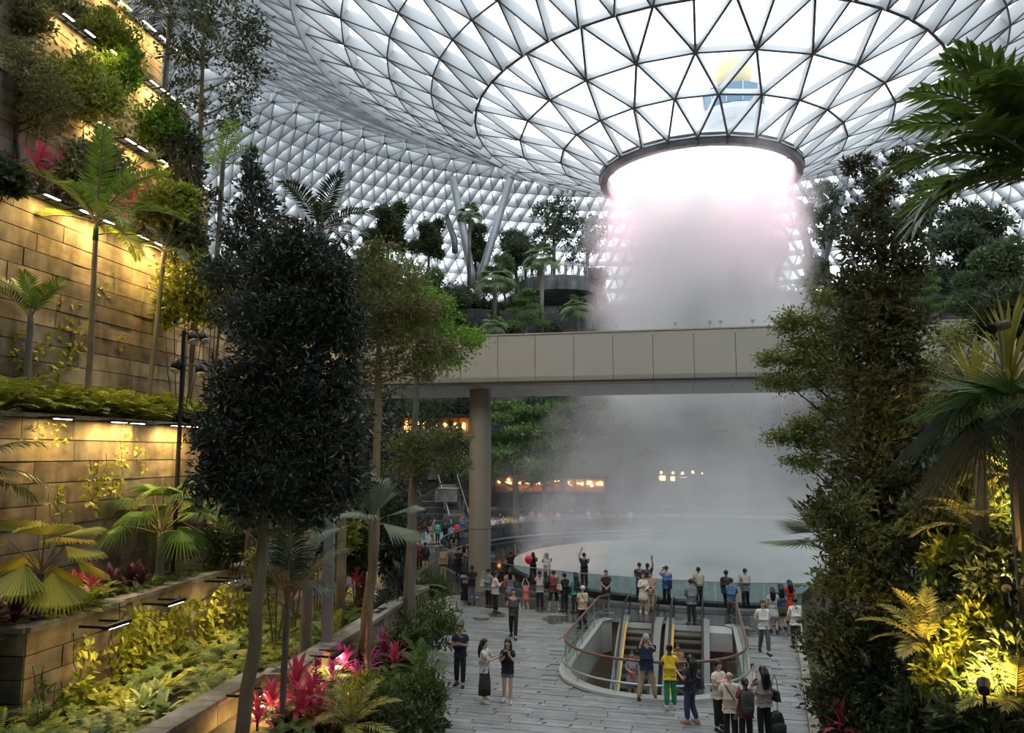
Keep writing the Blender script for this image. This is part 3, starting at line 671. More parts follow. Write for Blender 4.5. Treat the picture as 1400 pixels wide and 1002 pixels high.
# cascade of dark granite steps with a stair beside
t = thing('cascade_fountain', 'stepped dark granite cascade at the foot of the hill left of the column', 'fountain', tuple(onz(600, 727, 0)))
for i in range(6):
    wdt = 5.4-.25*i; b = MB(); b.box((-.4+.15*(i % 2), .9+i*.95, .22+i*.5-.2), (wdt, 1.0, .46+.08)); b.build('granite_step', M_step, t)
    b = MB(); b.box((-.4+.15*(i % 2), .38+i*.95, .24+i*.5+.05), (wdt*.96, .05, .06)); b.build('step_lip', M_coping, t)  # pale lip carries the wet shine of the step edge as colour
b = MB(); b.box((-3.6, 3.5, 1.9), (.5, 6.4, 3.2)); b.build('cheek_wall', hb_m[1], t)
t = thing('planter_box', 'pale grey stone planter above the dark cascade', 'planter', tuple(at(611, 676, 68.5)))
b = MB(); b.box((0, 0, -.05), (1.9, 1.6, 1.1)); b.build('box', M_backstone, t); b = MB(); b.box((0, 0, .53), (2.1, 1.7, .06)); b.build('rim', M_coping, t)
p0 = at(631, 712, 66); t = thing('garden_stair', 'grey stair with metal handrails climbing beside the cascade', 'stair', (p0.x, p0.y, 0))
for i in range(14):
    b = MB(); b.box((-.12*i, .3+.32*i, p0.z-1.2+.30*i), (1.6, .34, .3)); b.build('stair_step', M_backstone, t)
for sx in (-.85, .85):
    b = MB(); b.tube([(sx, 0, p0.z-.1), (sx-.12*13, 4.4, p0.z+3.7)], .04, 6); b.tube([(sx, 0, p0.z-1.2), (sx, 0, p0.z-.1)], .035, 6); b.tube([(sx-.8, 2.2, p0.z+.8), (sx-.8, 2.2, p0.z+1.8)], .03, 6); b.build('handrail', M_alu, t)
b = MB(); b.box((-.8, 2.4, p0.z/2-.2), (1.6, 4.4, p0.z+1.2)); b.build('stringer', hb_m[1], t)
# curved lookout deck high on the hill
dp = at(765, 388, 86); t = thing('lookout_deck', 'curved stone lookout deck with glass rail high on the planted hill', 'balcony', (dp.x, dp.y, dp.z))
Rd = 4.6
for i in range(14):
    a0 = math.pi+i*math.pi/14; b = MB()
    for k in range(3): b.lathe([(Rd, -1.5+k*.5+.02), (Rd+.06, -1.5+k*.5+.48)], 1, a0=a0+.004, a1=a0+math.pi/14-.004)
    b.build('stone_facing', M_backstone, t)
b = MB(); b.lathe([(.01, -1.55), (Rd-.05, -1.55), (Rd-.05, 0), (.01, 0)], 28, a0=math.pi, a1=2*math.pi); b.box((0, 2.4, -.8), (2*Rd, 4.8, 1.55)); b.build('slab', M_backstone, t)
for i in range(15):
    a = math.pi+i*math.pi/14; b = MB(); b.tube([((Rd-.1)*math.cos(a), (Rd-.1)*math.sin(a), 0), ((Rd-.1)*math.cos(a), (Rd-.1)*math.sin(a), 1.1)], .03, 5); b.build('post', M_alu, t)
b = MB(); b.tube([((Rd-.1)*math.cos(a), (Rd-.1)*math.sin(a), 1.12) for a in np.linspace(math.pi, 2*math.pi, 22)], .035, 6); b.build('handrail', M_alu, t)
b = MB(); b.lathe([(Rd-.12, .05), (Rd-.12, 1.05)], 22, a0=math.pi, a1=2*math.pi); b.build('glass_rail', M_glass, t)
DECK = dp
hr0 = at(606, 391, 88); t = thing('hill_railing', 'pale metal railing along the hilltop path beside the slanted columns', 'railing', tuple(hr0))
for i in range(9):
    b = MB(); b.tube([(i*.9, 0, -.9), (i*.9, 0, .5)], .04, 5); b.build('post', M_alu, t)
b = MB(); b.tube([(-.3, 0, .5), (7.5, 0, .5)], .05, 6); b.tube([(-.3, 0, .0), (7.5, 0, .0)], .03, 6); b.build('rail', M_alu, t)
# slanted tubular columns that carry the dome
def dome_col(bx_, by, tx, ty, d0, d1, r, label):
    a = at(bx_, by, d0); c_ = at(tx, ty-13, d1); t = thing('dome_column', label, 'column', tuple(a)); v = np.array(c_-a)
    b = MB(); b.tube([(0, 0, -1.5), v*.02, v*.97], [r, r, r*.92], 16); b.build('shaft', M_tube, t, True)
    b = MB(); b.tube([v*.965, v*1.0], [r*.5, r*.25], 12); b.build('pin_end', M_gasket, t)
dome_col(645, 376, 618, 251, 88, 88, .48, 'grey tube column leaning away from the deck, forming a V with another')
dome_col(658, 376, 699, 254, 88, 88, .48, 'grey tube column leaning over towards the deck, forming a V with another')
dome_col(652, 392, 655, 345, 92, 96, .42, 'short pale column between the legs of the V columns')
dome_col(445, 360, 377, 217, 80, 84, .48, 'grey tube column rising behind the dark palm top, leaning outward')
dome_col(430, 372, 479, 228, 80, 84, .48, 'grey tube column rising behind the dark palm top, leaning inward')
dome_col(622, 330, 606, 296, 96, 97, .4, 'distant short tube column behind the palm by the V columns')
dome_col(1122, 372, 1160, 240, 86, 86, .48, 'grey tube column beside the mist, leaning over the dark slender tree')
dome_col(1106, 346, 1090, 285, 88, 88, .48, 'grey tube column emerging from the edge of the mist')
# golden ornament at the edge of the mist
p = at(1061, 343, 70); t = thing('golden_ornament', 'dark gold balloon-shaped ornament half hidden by the edge of the mist', 'ornament', tuple(p))
M_gold = mat('old_gold', (.26, .15, .04), .35, .7, c2=(.10, .055, .02), scale=3)
for i in range(12):
    b = MB(); b.lathe([(.05, -1.5), (.7, -1.1), (1.15, -.3), (1.2, .3), (.85, 1.0), (.05, 1.35)], 3, a0=i*math.pi/6+.01, a1=(i+1)*math.pi/6-.01); b.build('gore', M_gold, t, True)
b = MB(); b.lathe([(.3, -2.5), (.42, -1.95), (.36, -1.95), (.02, -2.45)], 10); b.tube([(.3, 0, -1.95), (.5, 0, -1.2)], .02, 4); b.tube([(-.3, 0, -1.95), (-.5, 0, -1.2)], .02, 4); b.build('basket', M_gold, t)
b = MB(); b.tube([(0, 0, -2.4), (0, 0, -p.z+10)], .06, 6); b.build('mast', M_tube, t)
# ================================================================== PLANT KIT
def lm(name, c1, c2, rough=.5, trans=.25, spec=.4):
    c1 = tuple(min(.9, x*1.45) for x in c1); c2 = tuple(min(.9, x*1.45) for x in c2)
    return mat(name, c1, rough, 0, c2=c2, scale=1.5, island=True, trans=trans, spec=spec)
G_dark = lm('leaf_dark', (.012, .019, .013), (.088, .105, .076), .34, .08)
G_deep = lm('leaf_deep', (.022, .033, .013), (.09, .112, .042), .42, .15)
G_mid = lm('leaf_mid', (.03, .055, .014), (.11, .17, .04), .5)
G_bright = lm('leaf_bright', (.06, .13, .012), (.20, .34, .035), .5, .3)
G_olive = lm('leaf_olive', (.07, .072, .022), (.21, .20, .075), .55)
G_yel = lm('leaf_yellow_green', (.075, .105, .010), (.33, .34, .045), .5, .3)  # yellow of the lamplight put into the leaf colour
G_palm = lm('leaf_palm', (.03, .065, .012), (.12, .20, .03), .42, .25)
G_palmd = lm('leaf_palm_dark', (.012, .022, .012), (.05, .075, .035), .4, .15)
G_palmy = lm('leaf_palm_golden', (.14, .14, .02), (.38, .33, .07), .45, .3)
G_palmg = lm('leaf_palm_grey', (.10, .13, .085), (.25, .29, .20), .42, .2)
G_bronze = lm('leaf_bronze', (.026, .031, .013), (.092, .10, .042), .42, .15)
G_areca = lm('leaf_areca', (.07, .12, .012), (.22, .30, .035), .42, .3)  # glow of the upper lamps put into these brighter leaves
G_gold = lm('leaf_gold', (.30, .26, .02), (.55, .48, .05), .5, .4)
G_far = lm('leaf_hill', (.03, .048, .028), (.10, .13, .072), .6, .2)
G_farl = lm('leaf_hill_light', (.045, .075, .03), (.13, .18, .075), .6, .2)
G_pink = lm('leaf_pink', (.32, .02, .07), (.60, .10, .18), .4, .25)
G_mag = lm('leaf_magenta', (.30, .02, .12), (.55, .08, .28), .4, .25)
G_purp = lm('leaf_purple', (.035, .012, .018), (.12, .04, .05), .4, .15)
G_pale = lm('leaf_pale', (.20, .26, .10), (.45, .50, .26), .5, .25)
G_brown = lm('leaf_brown', (.06, .04, .02), (.16, .11, .05), .6, .15)
B_pale = mat('bark_pale', (.20, .15, .085), .85, 0, c2=(.32, .25, .15), scale=5, bump=.4, stretch=(1, 1, .35))
B_dark = mat('bark_dark', (.045, .036, .026), .85, 0, c2=(.10, .08, .055), scale=5, bump=.4, stretch=(1, 1, .35))
B_grey = mat('bark_grey', (.14, .125, .10), .85, 0, c2=(.22, .20, .165), scale=4, bump=.3, stretch=(1, 1, .35))
def unit(V): return V/np.maximum(np.linalg.norm(V, axis=-1, keepdims=True), 1e-9)
def leaves(mb, P, D, L, Wd, m=0, flat=.5, r=None, fold=.12):
    """many leaves: one folded diamond each, growing from P along D"""
    r = r or rng; n = len(P); D = unit(D); U = unit(r.normal(size=(n, 3))*(1-flat)+np.array([0, 0, 1.])*flat)
    Sd = unit(np.cross(D, U)); Nn = np.cross(Sd, D); L = np.broadcast_to(np.asarray(L, float), (n,))[:, None]*r.uniform(.7, 1.25, (n, 1)); w = L*Wd*.5
    mid = P+D*L*.45
    V = np.stack([P, mid+Sd*w+Nn*L*fold, P+D*L-Nn*L*.08, mid-Sd*w+Nn*L*fold], 1).reshape(-1, 3)
    mb.add(V, np.arange(4*n).reshape(n, 4), m)
def ellip(n, r, rad, shell=.45):
    d = unit(r.normal(size=(n, 3))); q = (shell+(1-shell)*r.uniform(0, 1, (n, 1))**.6); return d*q*np.asarray(rad)
def foliage(mb, wood, lobes, nl, ll, lw, r, flat=.35, spread=.16, up=.15, m=0, twig=.012, every=3, droop=0.):
    for (c, rad, n) in lobes:
        c = np.asarray(c, float); rad = np.asarray(rad, float); off = ellip(n, r, rad); q1 = c+off; q0 = c+off*.3-np.array([0, 0, 1])*rad[2]*.15
        k = nl; t = r.uniform(.45, 1.05, (n, k, 1)); sp = spread*float(rad.mean())
        P = q0[:, None]*(1-t)+q1[:, None]*t+r.normal(size=(n, k, 3))*sp
        out = unit(q1-q0)[:, None]*.8+r.normal(size=(n, k, 3))*.65+np.array([0, 0, up-droop])
        leaves(mb, P.reshape(-1, 3), out.reshape(-1, 3), ll, lw, m, flat, r)
        if wood is not None:
            for i in range(0, n, every): wood.tube([q0[i], (q0[i]+q1[i])/2+r.normal(size=3)*.03, q1[i]], [twig*1.6, twig*1.2, twig*.5], 3, cap=False)
def nearest_on(tr, z):
    tr = np.asarray(tr, float); z = float(np.clip(z, tr[0][2], tr[-1][2]*.98)); return np.array([np.interp(z, tr[:, 2], tr[:, 0]), np.interp(z, tr[:, 2], tr[:, 1]), z])
def tree(name, label, base, trunk, rad, lobes, leaf=(.14, .42), nl=14, lmat=None, bark=None, seed=1, flat=.35, cat='tree', group=None, rise=.55, mats2=None, branch_r=.3, every=3, spread=.16, twig=.012, droop=0., n=8):
    """trunk: points relative to base; lobes: (centre, radii, twigs)"""
    r = np.random.default_rng(seed); t = thing(name, label, cat, tuple(base), 0, group)
    T = np.array([np.asarray(p, float) for p in trunk]); R = np.linspace(rad[0], rad[1], len(T))
    b = MB()
    if len(T) > 2:
        zz = np.linspace(0, 1, len(T)*3); P = np.stack([np.interp(zz, np.linspace(0, 1, len(T)), T[:, k]) for k in range(3)], 1); RR = np.interp(zz, np.linspace(0, 1, len(T)), R)*r.uniform(.93, 1.07, len(zz))
        P += np.c_[r.normal(size=(len(P), 2))*RR[:, None]*.18, np.zeros(len(P))]; P[0] = T[0]
    else: P, RR = T, R
    b.tube(P, RR, n); b.build('trunk', bark or B_pale, t, True)
    wood = MB(); fol = MB()
    for (c, rd, k) in lobes:
        c = np.asarray(c, float); z0 = c[2]-rise*math.hypot(c[0]-np.interp(c[2], T[:, 2], T[:, 0]), c[1]-np.interp(c[2], T[:, 2], T[:, 1]))-.05*rd[2]; a = nearest_on(T, z0); rr = np.interp(a[2], T[:, 2], R)
        mid = a*.5+c*.5+np.array([0, 0, -.06*np.linalg.norm(c-a)])+r.normal(size=3)*.05
        wood.tube([a, mid, c-np.array([0, 0, rd[2]*.2])], [rr*branch_r*1.6+.008, rr*branch_r+.006, .010], 5, cap=False)
    foliage(fol, wood, lobes, nl, leaf[0], leaf[1], r, flat, spread, every=every, twig=twig, droop=droop)
    wood.build('branches', bark or B_pale, t, True); f = fol.build('foliage', lmat, t); f['kind'] = 'stuff'
    return t
def PL(depth, base):
    """lobes given where the photograph shows them: centre (px, py), radii in px, twigs, depth offset"""
    k = depth/F
    def f(px, py, rx, ry, n, dd=0.0, ryd=None):
        c = at(px, py, depth+dd)-Vector(base); kk = (depth+dd)/F; return (tuple(c), (rx*kk, (ryd or rx)*kk, ry*kk), n)
    return f
def shrub(name, label, base, lobes, leaf=(.14, .45), nl=12, lmat=None, seed=1, flat=.3, cat='shrub', group=None, wood=True, spread=.2):
    r = np.random.default_rng(seed); t = thing(name, label, cat, tuple(base), 0, group); f = MB(); w = MB()
    for (c, rd, k) in lobes: w.tube([(c[0]*.2, c[1]*.2, 0), (c[0]*.7, c[1]*.7, c[2]*.5), c], [.03, .022, .01], 5, cap=False)
    foliage(f, w, lobes, nl, leaf[0], leaf[1], r, flat, spread)
    w.build('stems', B_dark, t); f.build('foliage', lmat, t)['kind'] = 'stuff'
    return t
# ------------------------------------------------------------------ palms
def frond_arrays(L, e0, droop, nl, ll, lw, vee=.25, hang=.25, start=.16, r=None, taper=.35, fwd=(.35, 1.1), twist=0.):
    r = r or rng; n = 14; t = np.linspace(0, 1, n); el = e0-droop*t**1.4; ds = L/(n-1)
    X = np.concatenate([[0], np.cumsum(np.cos(el[:-1])*ds)]); Z = np.concatenate([[0], np.cumsum(np.sin(el[:-1])*ds)]); P = np.stack([X, np.zeros(n), Z], 1)
    V = []; Q = []; Tt = []
    k = 0
    for i in range(nl):
        tt = start+(1-start)*(i+.5)/nl; p = np.array([np.interp(tt, t, X), 0, np.interp(tt, t, Z)]); e = np.interp(tt, t, el); tg = np.array([math.cos(e), 0, math.sin(e)]); up = np.array([-math.sin(e), 0, math.cos(e)])
        prof = (math.sin(math.pi*(.12+.80*(i+.5)/nl)))**.7; l = ll*prof*(1-taper*max(0, tt-.8))
        for sd in (-1, 1):
            a = fwd[0]+(fwd[1]-fwd[0])*tt**2+r.uniform(-.07, .07); d = np.array([0, sd, 0])*math.cos(a)+tg*math.sin(a)+up*(vee+r.uniform(-.06, .06)); d /= np.linalg.norm(d)
            w = np.cross(d, up); w /= np.linalg.norm(w); w = w*lw*.5*(.6+.4*prof); m1 = p+d*l*.5; tip = p+d*l+np.array([0, 0, -1])*hang*l*r.uniform(.6, 1.3); m1 = m1+np.array([0, 0, -1])*hang*l*.2
            V += [p-w*.35, p+w*.35, m1+w, m1-w, tip]; Q.append([k, k+1, k+2, k+3]); Tt.append([k+3, k+2, k+4]); k += 5
    return P, np.array(V), np.array(Q), np.array(Tt)
def frond_mesh(lmat, wmat, **kw):
    P, V, Q, T = frond_arrays(**kw); b = MB(); b.tube(P, np.linspace(.022, .006, len(P))*kw['L']/2+.004, 4, m=1); b.add(V, Q, 0); i = len(b.f); b.v.append(np.zeros((0, 3))); b.f.append((T+b.n-len(V), 0)); return b.mesh('frond', [lmat, wmat])
def fan_mesh(lmat, wmat, R=.9, pet=.9, e0=.8, nseg=22, span=2.5, join=.55, droop=.35, pleat=.05, tilt=-.5, r=None):
    r = r or rng; b = MB(); pe = np.array([math.cos(e0), 0, math.sin(e0)])*pet; b.tube([(0, 0, 0), pe*.5+np.array([0, 0, .03]), pe], [.03, .02, .015], 5, m=1)
    fx = np.array([math.cos(e0+tilt), 0, math.sin(e0+tilt)]); fy = np.array([0, 1., 0]); fz = np.cross(fx, fy); V = []; T = []
    for i in range(nseg):
        a0 = -span/2+span*i/nseg; a1 = a0+span/nseg; am = (a0+a1)/2; rr = R*(.72+.28*math.cos(am*.62))*r.uniform(.94, 1.05); k = len(V)
        def pt(a, q, z): return pe+fx*math.cos(a)*q+fy*math.sin(a)*q+fz*z+np.array([0, 0, -1])*droop*rr*(q/rr)**3*.6
        V += [pe, pt(a0, rr*join, 0), pt(am, rr*join*1.05, pleat), pt(a1, rr*join, 0), pt(am, rr, 0)]
        T += [[k, k+1, k+2], [k, k+2, k+3], [k+1, k+4, k+2], [k+2, k+4, k+3]]
    b.add(V, T, 0); return b.mesh('fan_leaf', [lmat, wmat])
def palm(name, label, base, trunk, rad, fr, n, a0=0., jitter=.25, bark=None, cat='palm', group=None, sc=1.0, rings=True, leafname='frond', order=None, skip=None, shaft=None, seed=3):
    """fr: list of (mesh) from upright to drooping; fronds spiral round the trunk top"""
    r = np.random.default_rng(seed); t = thing(name, label, cat, tuple(base), 0, group); T = np.array([np.asarray(p, float) for p in trunk]); b = MB()
    m = max(6, int(np.linalg.norm(T[-1]-T[0])/.22)) if rings else len(T); zz = np.linspace(0, 1, m); P = np.stack([np.interp(zz, np.linspace(0, 1, len(T)), T[:, k]) for k in range(3)], 1)
    R = np.linspace(rad[0], rad[1], m)*(1+.10*(np.arange(m) % 2))
    if np.linalg.norm(T[-1]-T[0]) > .15: b.tube(P, R, 8); b.build('trunk', bark or B_grey, t, True)
    if shaft:
        b = MB(); b.tube([T[-1]-np.array([0, 0, .1]), T[-1]+np.array([0, 0, shaft*.5]), T[-1]+np.array([0, 0, shaft])], [rad[1]*1.25, rad[1]*1.15, rad[1]*.6], 8); b.build('crownshaft', G_palm, t, True)
    top = Vector(T[-1])+Vector((0, 0, shaft or 0))
    for i in range(n):
        k = min(len(fr)-1, int((i+.5)/n*len(fr))); a = a0+i*2.39996+r.uniform(-jitter, jitter)
        if skip and skip(a % (2*math.pi)): continue
        M = Matrix.Translation(top-Vector((0, 0, .25*i/n*(rad[1]*3))))@Matrix.Rotation(a, 4, 'Z')@Matrix.Rotation(r.uniform(-.12, .12), 4, 'Y')@Matrix.Scale(sc*r.uniform(.88, 1.08), 4); part(leafname, fr[k], t, M)
    return t
def fr_set(lmat, wmat, L, ll, lw, nl=22, elev=(1.35, 1.05, .7, .35), droop=(.9, 1.3, 1.5, 1.5), seed=5, **kw):
    return [frond_mesh(lmat, wmat, L=L, e0=e, droop=d, nl=nl, ll=ll, lw=lw, r=np.random.default_rng(seed+i), **kw) for i, (e, d) in enumerate(zip(elev, droop))]
def blade_mesh(name, lmat, L, w, e0, droop, seg=4, fold=.2):
    t = np.linspace(0, 1, seg+1); el_ = e0-droop*t; ds = L/seg; X = np.concatenate([[0], np.cumsum(np.cos(el_[:-1])*ds)]); Z = np.concatenate([[0], np.cumsum(np.sin(el_[:-1])*ds)])
    ww = w*np.array([.35]+[math.sin(math.pi*(.18+.72*q))**.8 for q in t[1:-1]]+[.02]); V = []
    for x, z, q in zip(X, Z, ww): V += [(x, -q/2, z+fold*q/2), (x, 0, z), (x, q/2, z+fold*q/2)]
    F_ = []
    for i in range(seg): F_ += [[3*i, 3*i+3, 3*i+4, 3*i+1], [3*i+1, 3*i+4, 3*i+5, 3*i+2]]
    b = MB(); b.add(V, F_); return b.mesh(name, lmat)
def blades(key, lmat, L, w): return [blade_mesh('leaf', lmat, L, w, e, d) for e, d in ((1.4, .5), (1.1, .8), (.8, 1.0), (.45, 1.1))]
BL = {k: blades(k, m, L, w) for k, m, L, w in (('pink', G_pink, .62, .12), ('mag', G_mag, .55, .10), ('purp', G_purp, .6, .14), ('pale', G_pale, .55, .17), ('bright', G_bright, .6, .13), ('spider', G_palmy, 1.1, .05))}
def rosette(name, label, base, key, n=16, h=.35, sc=1.0, cat='plant', group=None, seed=1):
    r = np.random.default_rng(seed); t = thing(name, label, cat, tuple(base), 0, group); b = MB(); b.tube([(0, 0, 0), (0, 0, h)], [.03, .022], 6); b.build('stem', B_dark, t)
    for i in range(n):
        k = min(3, int((i+r.uniform(0, .9))/n*4)); a = i*2.39996+r.uniform(-.2, .2)
        part('leaf', BL[key][k], t, Matrix.Translation((0, 0, h*(1-.5*i/n)))@Matrix.Rotation(a, 4, 'Z')@Matrix.Rotation(r.uniform(-.15, .15), 4, 'Y')@Matrix.Scale(sc*r.uniform(.8, 1.1), 4))
    return t
def fern_bed(name, label, pts, lmat, L=.6, nf=9, seed=1, cat='ferns', ll=.11):
    """pts: crown points; one uncountable mass of fronds"""
    r = np.random.default_rng(seed); b = MB()
    vs = [frond_arrays(L=L, e0=e, droop=d, nl=15, ll=ll*L/.6, lw=.036*L/.6, vee=.1, hang=.15, start=.1, r=r, fwd=(.15, .5)) for e, d in ((1.2, 1.3), (.9, 1.3), (.6, 1.2))]
    for p in pts:
        for i in range(nf):
            P, V, Q, T = vs[r.integers(3)]; a = i*2.4+r.uniform(-.4, .4); s = r.uniform(.65, 1.2); ca, sa = math.cos(a)*s, math.sin(a)*s
            W_ = np.stack([V[:, 0]*ca-V[:, 1]*sa, V[:, 0]*sa+V[:, 1]*ca, V[:, 2]*s], 1)+np.asarray(p); b.add(W_, Q); b.f.append((T+b.n-len(V), 0))
    o = b.build(name, lmat); return tag(o, label, cat, kind='stuff')
def creeper(label, patches, plane, lmat, ll=.2, seed=1, stem=True, cat='climbing plant', out=.10, lw=.62):
    """leaves hugging a wall face; patches (px, py, rx, ry, n) as seen on the wall plane (x0 at y=20)"""
    r = np.random.default_rng(seed); x0, y0 = plane; pts = []; t = None; w = MB(); b = MB()
    def hit(px, py):
        k = (px-700)/F; y = (x0-.158*y0)/(k-.158); return at(px, py, y)
    base = None
    for (px, py, rx, ry, n) in patches:
        a = r.uniform(0, 2*math.pi, n); q = np.sqrt(r.uniform(0, 1, n)); P = np.array([hit(px+rx*qq*math.cos(aa), py+ry*qq*math.sin(aa)) for aa, qq in zip(a, q)])
        if base is None: base = Vector(hit(px, py+ry)); t = thing('wall_creeper', label, cat, tuple(base))
        P = P+np.array([.98, -.16, 0])*r.uniform(.02, out*2.2, (n, 1))-np.array(base)
        D = r.normal(size=(n, 3))*.6+np.array([.45, -.35, -.45]); leaves(b, P, D, ll, lw, 0, .1, r)
        for i in range(max(2, int(rx/14))):
            xx = px+rx*r.uniform(-.8, .8); S_ = [np.array(hit(xx+r.uniform(-6, 6), py+ry*(1-2*j/5.)))+np.array([.05, -.01, 0])-np.array(base) for j in range(6)]; w.tube(S_, .012, 3, cap=False)
    w.build('stems', B_dark, t); b.build('foliage', lmat, t)['kind'] = 'stuff'
    return t
# ================================================================== PLANTS OF THE LEFT TERRACES
def gz(px, depth, z): p = at(px, 500, depth); return Vector((p.x, p.y, z))
# areca palm before the tall wall
fs = fr_set(G_areca, B_pale, 3.0, .62, .075, 32, (1.3, .95, .6, .25), (.9, 1.1, 1.1, 1.2), vee=.35, hang=.15)
b0 = gz(122, 24.3, 7.5); zt = at(122, 325, 24.3).z
t = palm('areca_palm', 'tall areca palm with slim ringed trunk and green-gold arching fronds before the tall wall', b0, [(0, 0, 0), (.02, 0, 2.5), (-.05, 0, zt-7.5)], (.11, .075), fs, 12, a0=.3, bark=B_pale, shaft=.55, seed=4)
yf = frond_mesh(G_gold, B_pale, L=2.0, e0=.1, droop=1.4, nl=26, ll=.42, lw=.055, vee=.1, hang=.3, r=np.random.default_rng(9))
part('frond', yf, t, Matrix.Translation((0, 0, zt-7.5+.1))@Matrix.Rotation(-.15, 4, 'Z'))['label'] = 'hanging yellow frond'
b0 = gz(38, 22.5, 7.5); zt = at(38, 432, 22.5).z
palm('young_palm', 'young palm with upright green feather fronds in the fern bed beside the areca palm', b0, [(0, 0, 0), (0, 0, zt-7.5)], (.10, .085), fr_set(G_palm, B_pale, 1.55, .55, .07, 18, (1.25, 1.05, .8), (.7, .8, .9), vee=.5, hang=.2, seed=20), 8, a0=.1, bark=B_grey, seed=8)
b0 = gz(203, 28.5, 7.5); zt = at(216, 345, 28.5).z
palm('slender_palm', 'slender leaning palm between the areca palm and the far end of the lamplit wall', b0, [(0, 0, 0), (.15, 0, 2.5), (.38, 0, zt-7.5)], (.10, .08), fr_set(G_deep, B_pale, 1.7, .4, .05, 22, seed=30), 9, a0=1.2, bark=B_grey, seed=9)
b0 = gz(262, 30.5, 7.5); zt = at(265, 440, 30.5).z
palm('feather_palm', 'low bright feather palm at the wall end above the spotlight pole', b0, [(0, 0, 0), (0, 0, zt-7.5)], (.11, .10), fr_set(G_bright, B_pale, 1.9, .55, .06, 22, (1.3, 1.05, .75, .45), (.6, .9, 1.0, 1.1), seed=40), 12, a0=.6, seed=10)
b0 = gz(205, 41, 25.6); zt = at(207, 22, 41).z
palm('tall_dark_palm', 'tall palm on the top terrace with dark drooping fronds under the roof', b0, [(0, 0, 0), (.1, 0, max(1.5, zt-25.6))], (.16, .13), fr_set(G_palmd, B_pale, 3.6, .95, .09, 26, (1.0, .7, .35, .1), (1.3, 1.6, 1.6, 1.5), vee=.1, hang=.5, seed=50), 14, a0=.2, seed=11)
b0 = gz(290, 34, 14.6); zt = at(300, 222, 34).z
palm('small_feather_palm', 'small bright palm crown beside the tall airy tree against the roof', b0, [(0, 0, 0), (.1, 0, max(1., zt-14.6))], (.12, .10), fr_set(G_bright, B_pale, 2.2, .6, .07, 20, seed=60), 10, a0=.4, seed=12)
G_pleat_lit = lm('leaf_pleated_lit', (.16, .17, .02), (.42, .36, .06), .45, .3)  # lamplight on the pleated leaves put into their brighter yellow
# golden-lit pleated palm on the third wall
fg = [fan_mesh(G_pleat_lit, B_pale, R=1.05, pet=p, e0=e, nseg=20, span=1.75, join=.86, droop=d, pleat=.055, tilt=tl, r=np.random.default_rng(3)) for p, e, d, tl in ((.9, 1.25, .3, -.9), (1.0, .85, .5, -.9), (1.0, .5, .6, -.8), (.9, .2, .6, -.7))]
palm('pleated_palm', 'low golden-lit palm with big undivided pleated leaves on the corner of the creeper wall', gz(75, 19.4, 2.45), [(0, 0, 0), (0, 0, 1.25)], (.1, .09), fg, 12, a0=.5, leafname='pleated_leaf', seed=13)
fs_ = [fan_mesh(G_palm, B_pale, R=1.0, pet=p, e0=e, nseg=24, span=3.3, join=.45, droop=.7, pleat=.04, tilt=tl, r=np.random.default_rng(4)) for p, e, tl in ((1.3, 1.3, -.6), (1.4, .95, -.7), (1.4, .6, -.8), (1.2, .2, -.7))]
palm('fan_palm', 'fan palm with drooping split leaves on the bed below the fern wall', gz(232, 25.0, 2.45), [(0, 0, 0), (0, 0, 1.7)], (.14, .12), fs_, 13, a0=.2, leafname='fan_leaf', seed=14)
palm('fan_palm', 'shaded fan palm behind the dark tree trunk on the creeper wall bed', gz(300, 28.0, 2.45), [(0, 0, 0), (0, 0, 1.2)], (.14, .12), fs_, 12, a0=1.3, leafname='fan_leaf', seed=15)
palm('feather_palm', 'upright feather palm clump between the fan palm and the spotlight pole', gz(215, 26.5, 2.45), [(0, 0, 0), (0, 0, 1.0)], (.12, .1), fr_set(G_palm, B_pale, 2.1, .5, .06, 22, (1.4, 1.2, .95, .6), (.7, .9, 1.1, 1.2), seed=70), 12, a0=.9, seed=16)
# frond reaching in at the picture's edge
palm('edge_palm', 'palm beside the fern wall whose dark frond tips reach in over the big pleated palm', gz(-55, 18.6, 2.45), [(0, 0, 0), (0, 0, 3.6)], (.14, .12), fr_set(G_deep, B_pale, 2.2, .62, .06, 26, (1.2, .8, .45, .2), (1.0, 1.2, 1.2, 1.1), vee=.05, hang=.35, seed=80), 12, a0=.0, seed=17)
G_olive2 = lm('leaf_spray', (.07, .085, .03), (.22, .24, .09), .5)
# ---- trees of the left
def px_tree(name, label, depth, basepx, basez, trunk_px, rad, lob, **kw):
    b0 = gz(basepx, depth, basez); L = PL(depth, b0); tr = [(0, 0, 0)]+[tuple(at(x, y, depth)-b0) for x, y in trunk_px]
    return tree(name, label, b0, tr, rad, [L(*l) for l in lob], **kw)
px_tree('airy_tree', 'tall airy tree with thin pale trunk rising to the roof beside the lamps', 35, 270, 14.6, [(272, 250), (274, 170), (278, 60), (284, -30)], (.18, .05),
        [(262, 12, 50, 28, 34), (322, 22, 48, 26, 32), (290, -30, 60, 40, 36), (300, 70, 62, 24, 40), (250, 75, 40, 20, 24), (338, 92, 34, 20, 18), (330, 130, 40, 16, 16), (258, 120, 34, 18, 16), (300, 160, 44, 16, 16), (238, 150, 26, 14, 9), (335, 165, 24, 12, 8), (345, 40, 30, 22, 16)],
        leaf=(.22, .5), nl=16, lmat=G_deep, bark=B_pale, seed=3, flat=.5)
px_tree('dark_bushy_tree', 'dark bushy tree below the airy tree at the end of the lamp rows', 33.5, 262, 14.6, [(262, 300), (258, 170)], (.14, .05),
        [(246, 190, 26, 30, 30), (250, 235, 34, 30, 36), (272, 270, 34, 30, 34), (236, 270, 26, 24, 20), (230, 140, 20, 22, 14)], leaf=(.26, .45), nl=12, lmat=G_dark, bark=B_dark, seed=4)
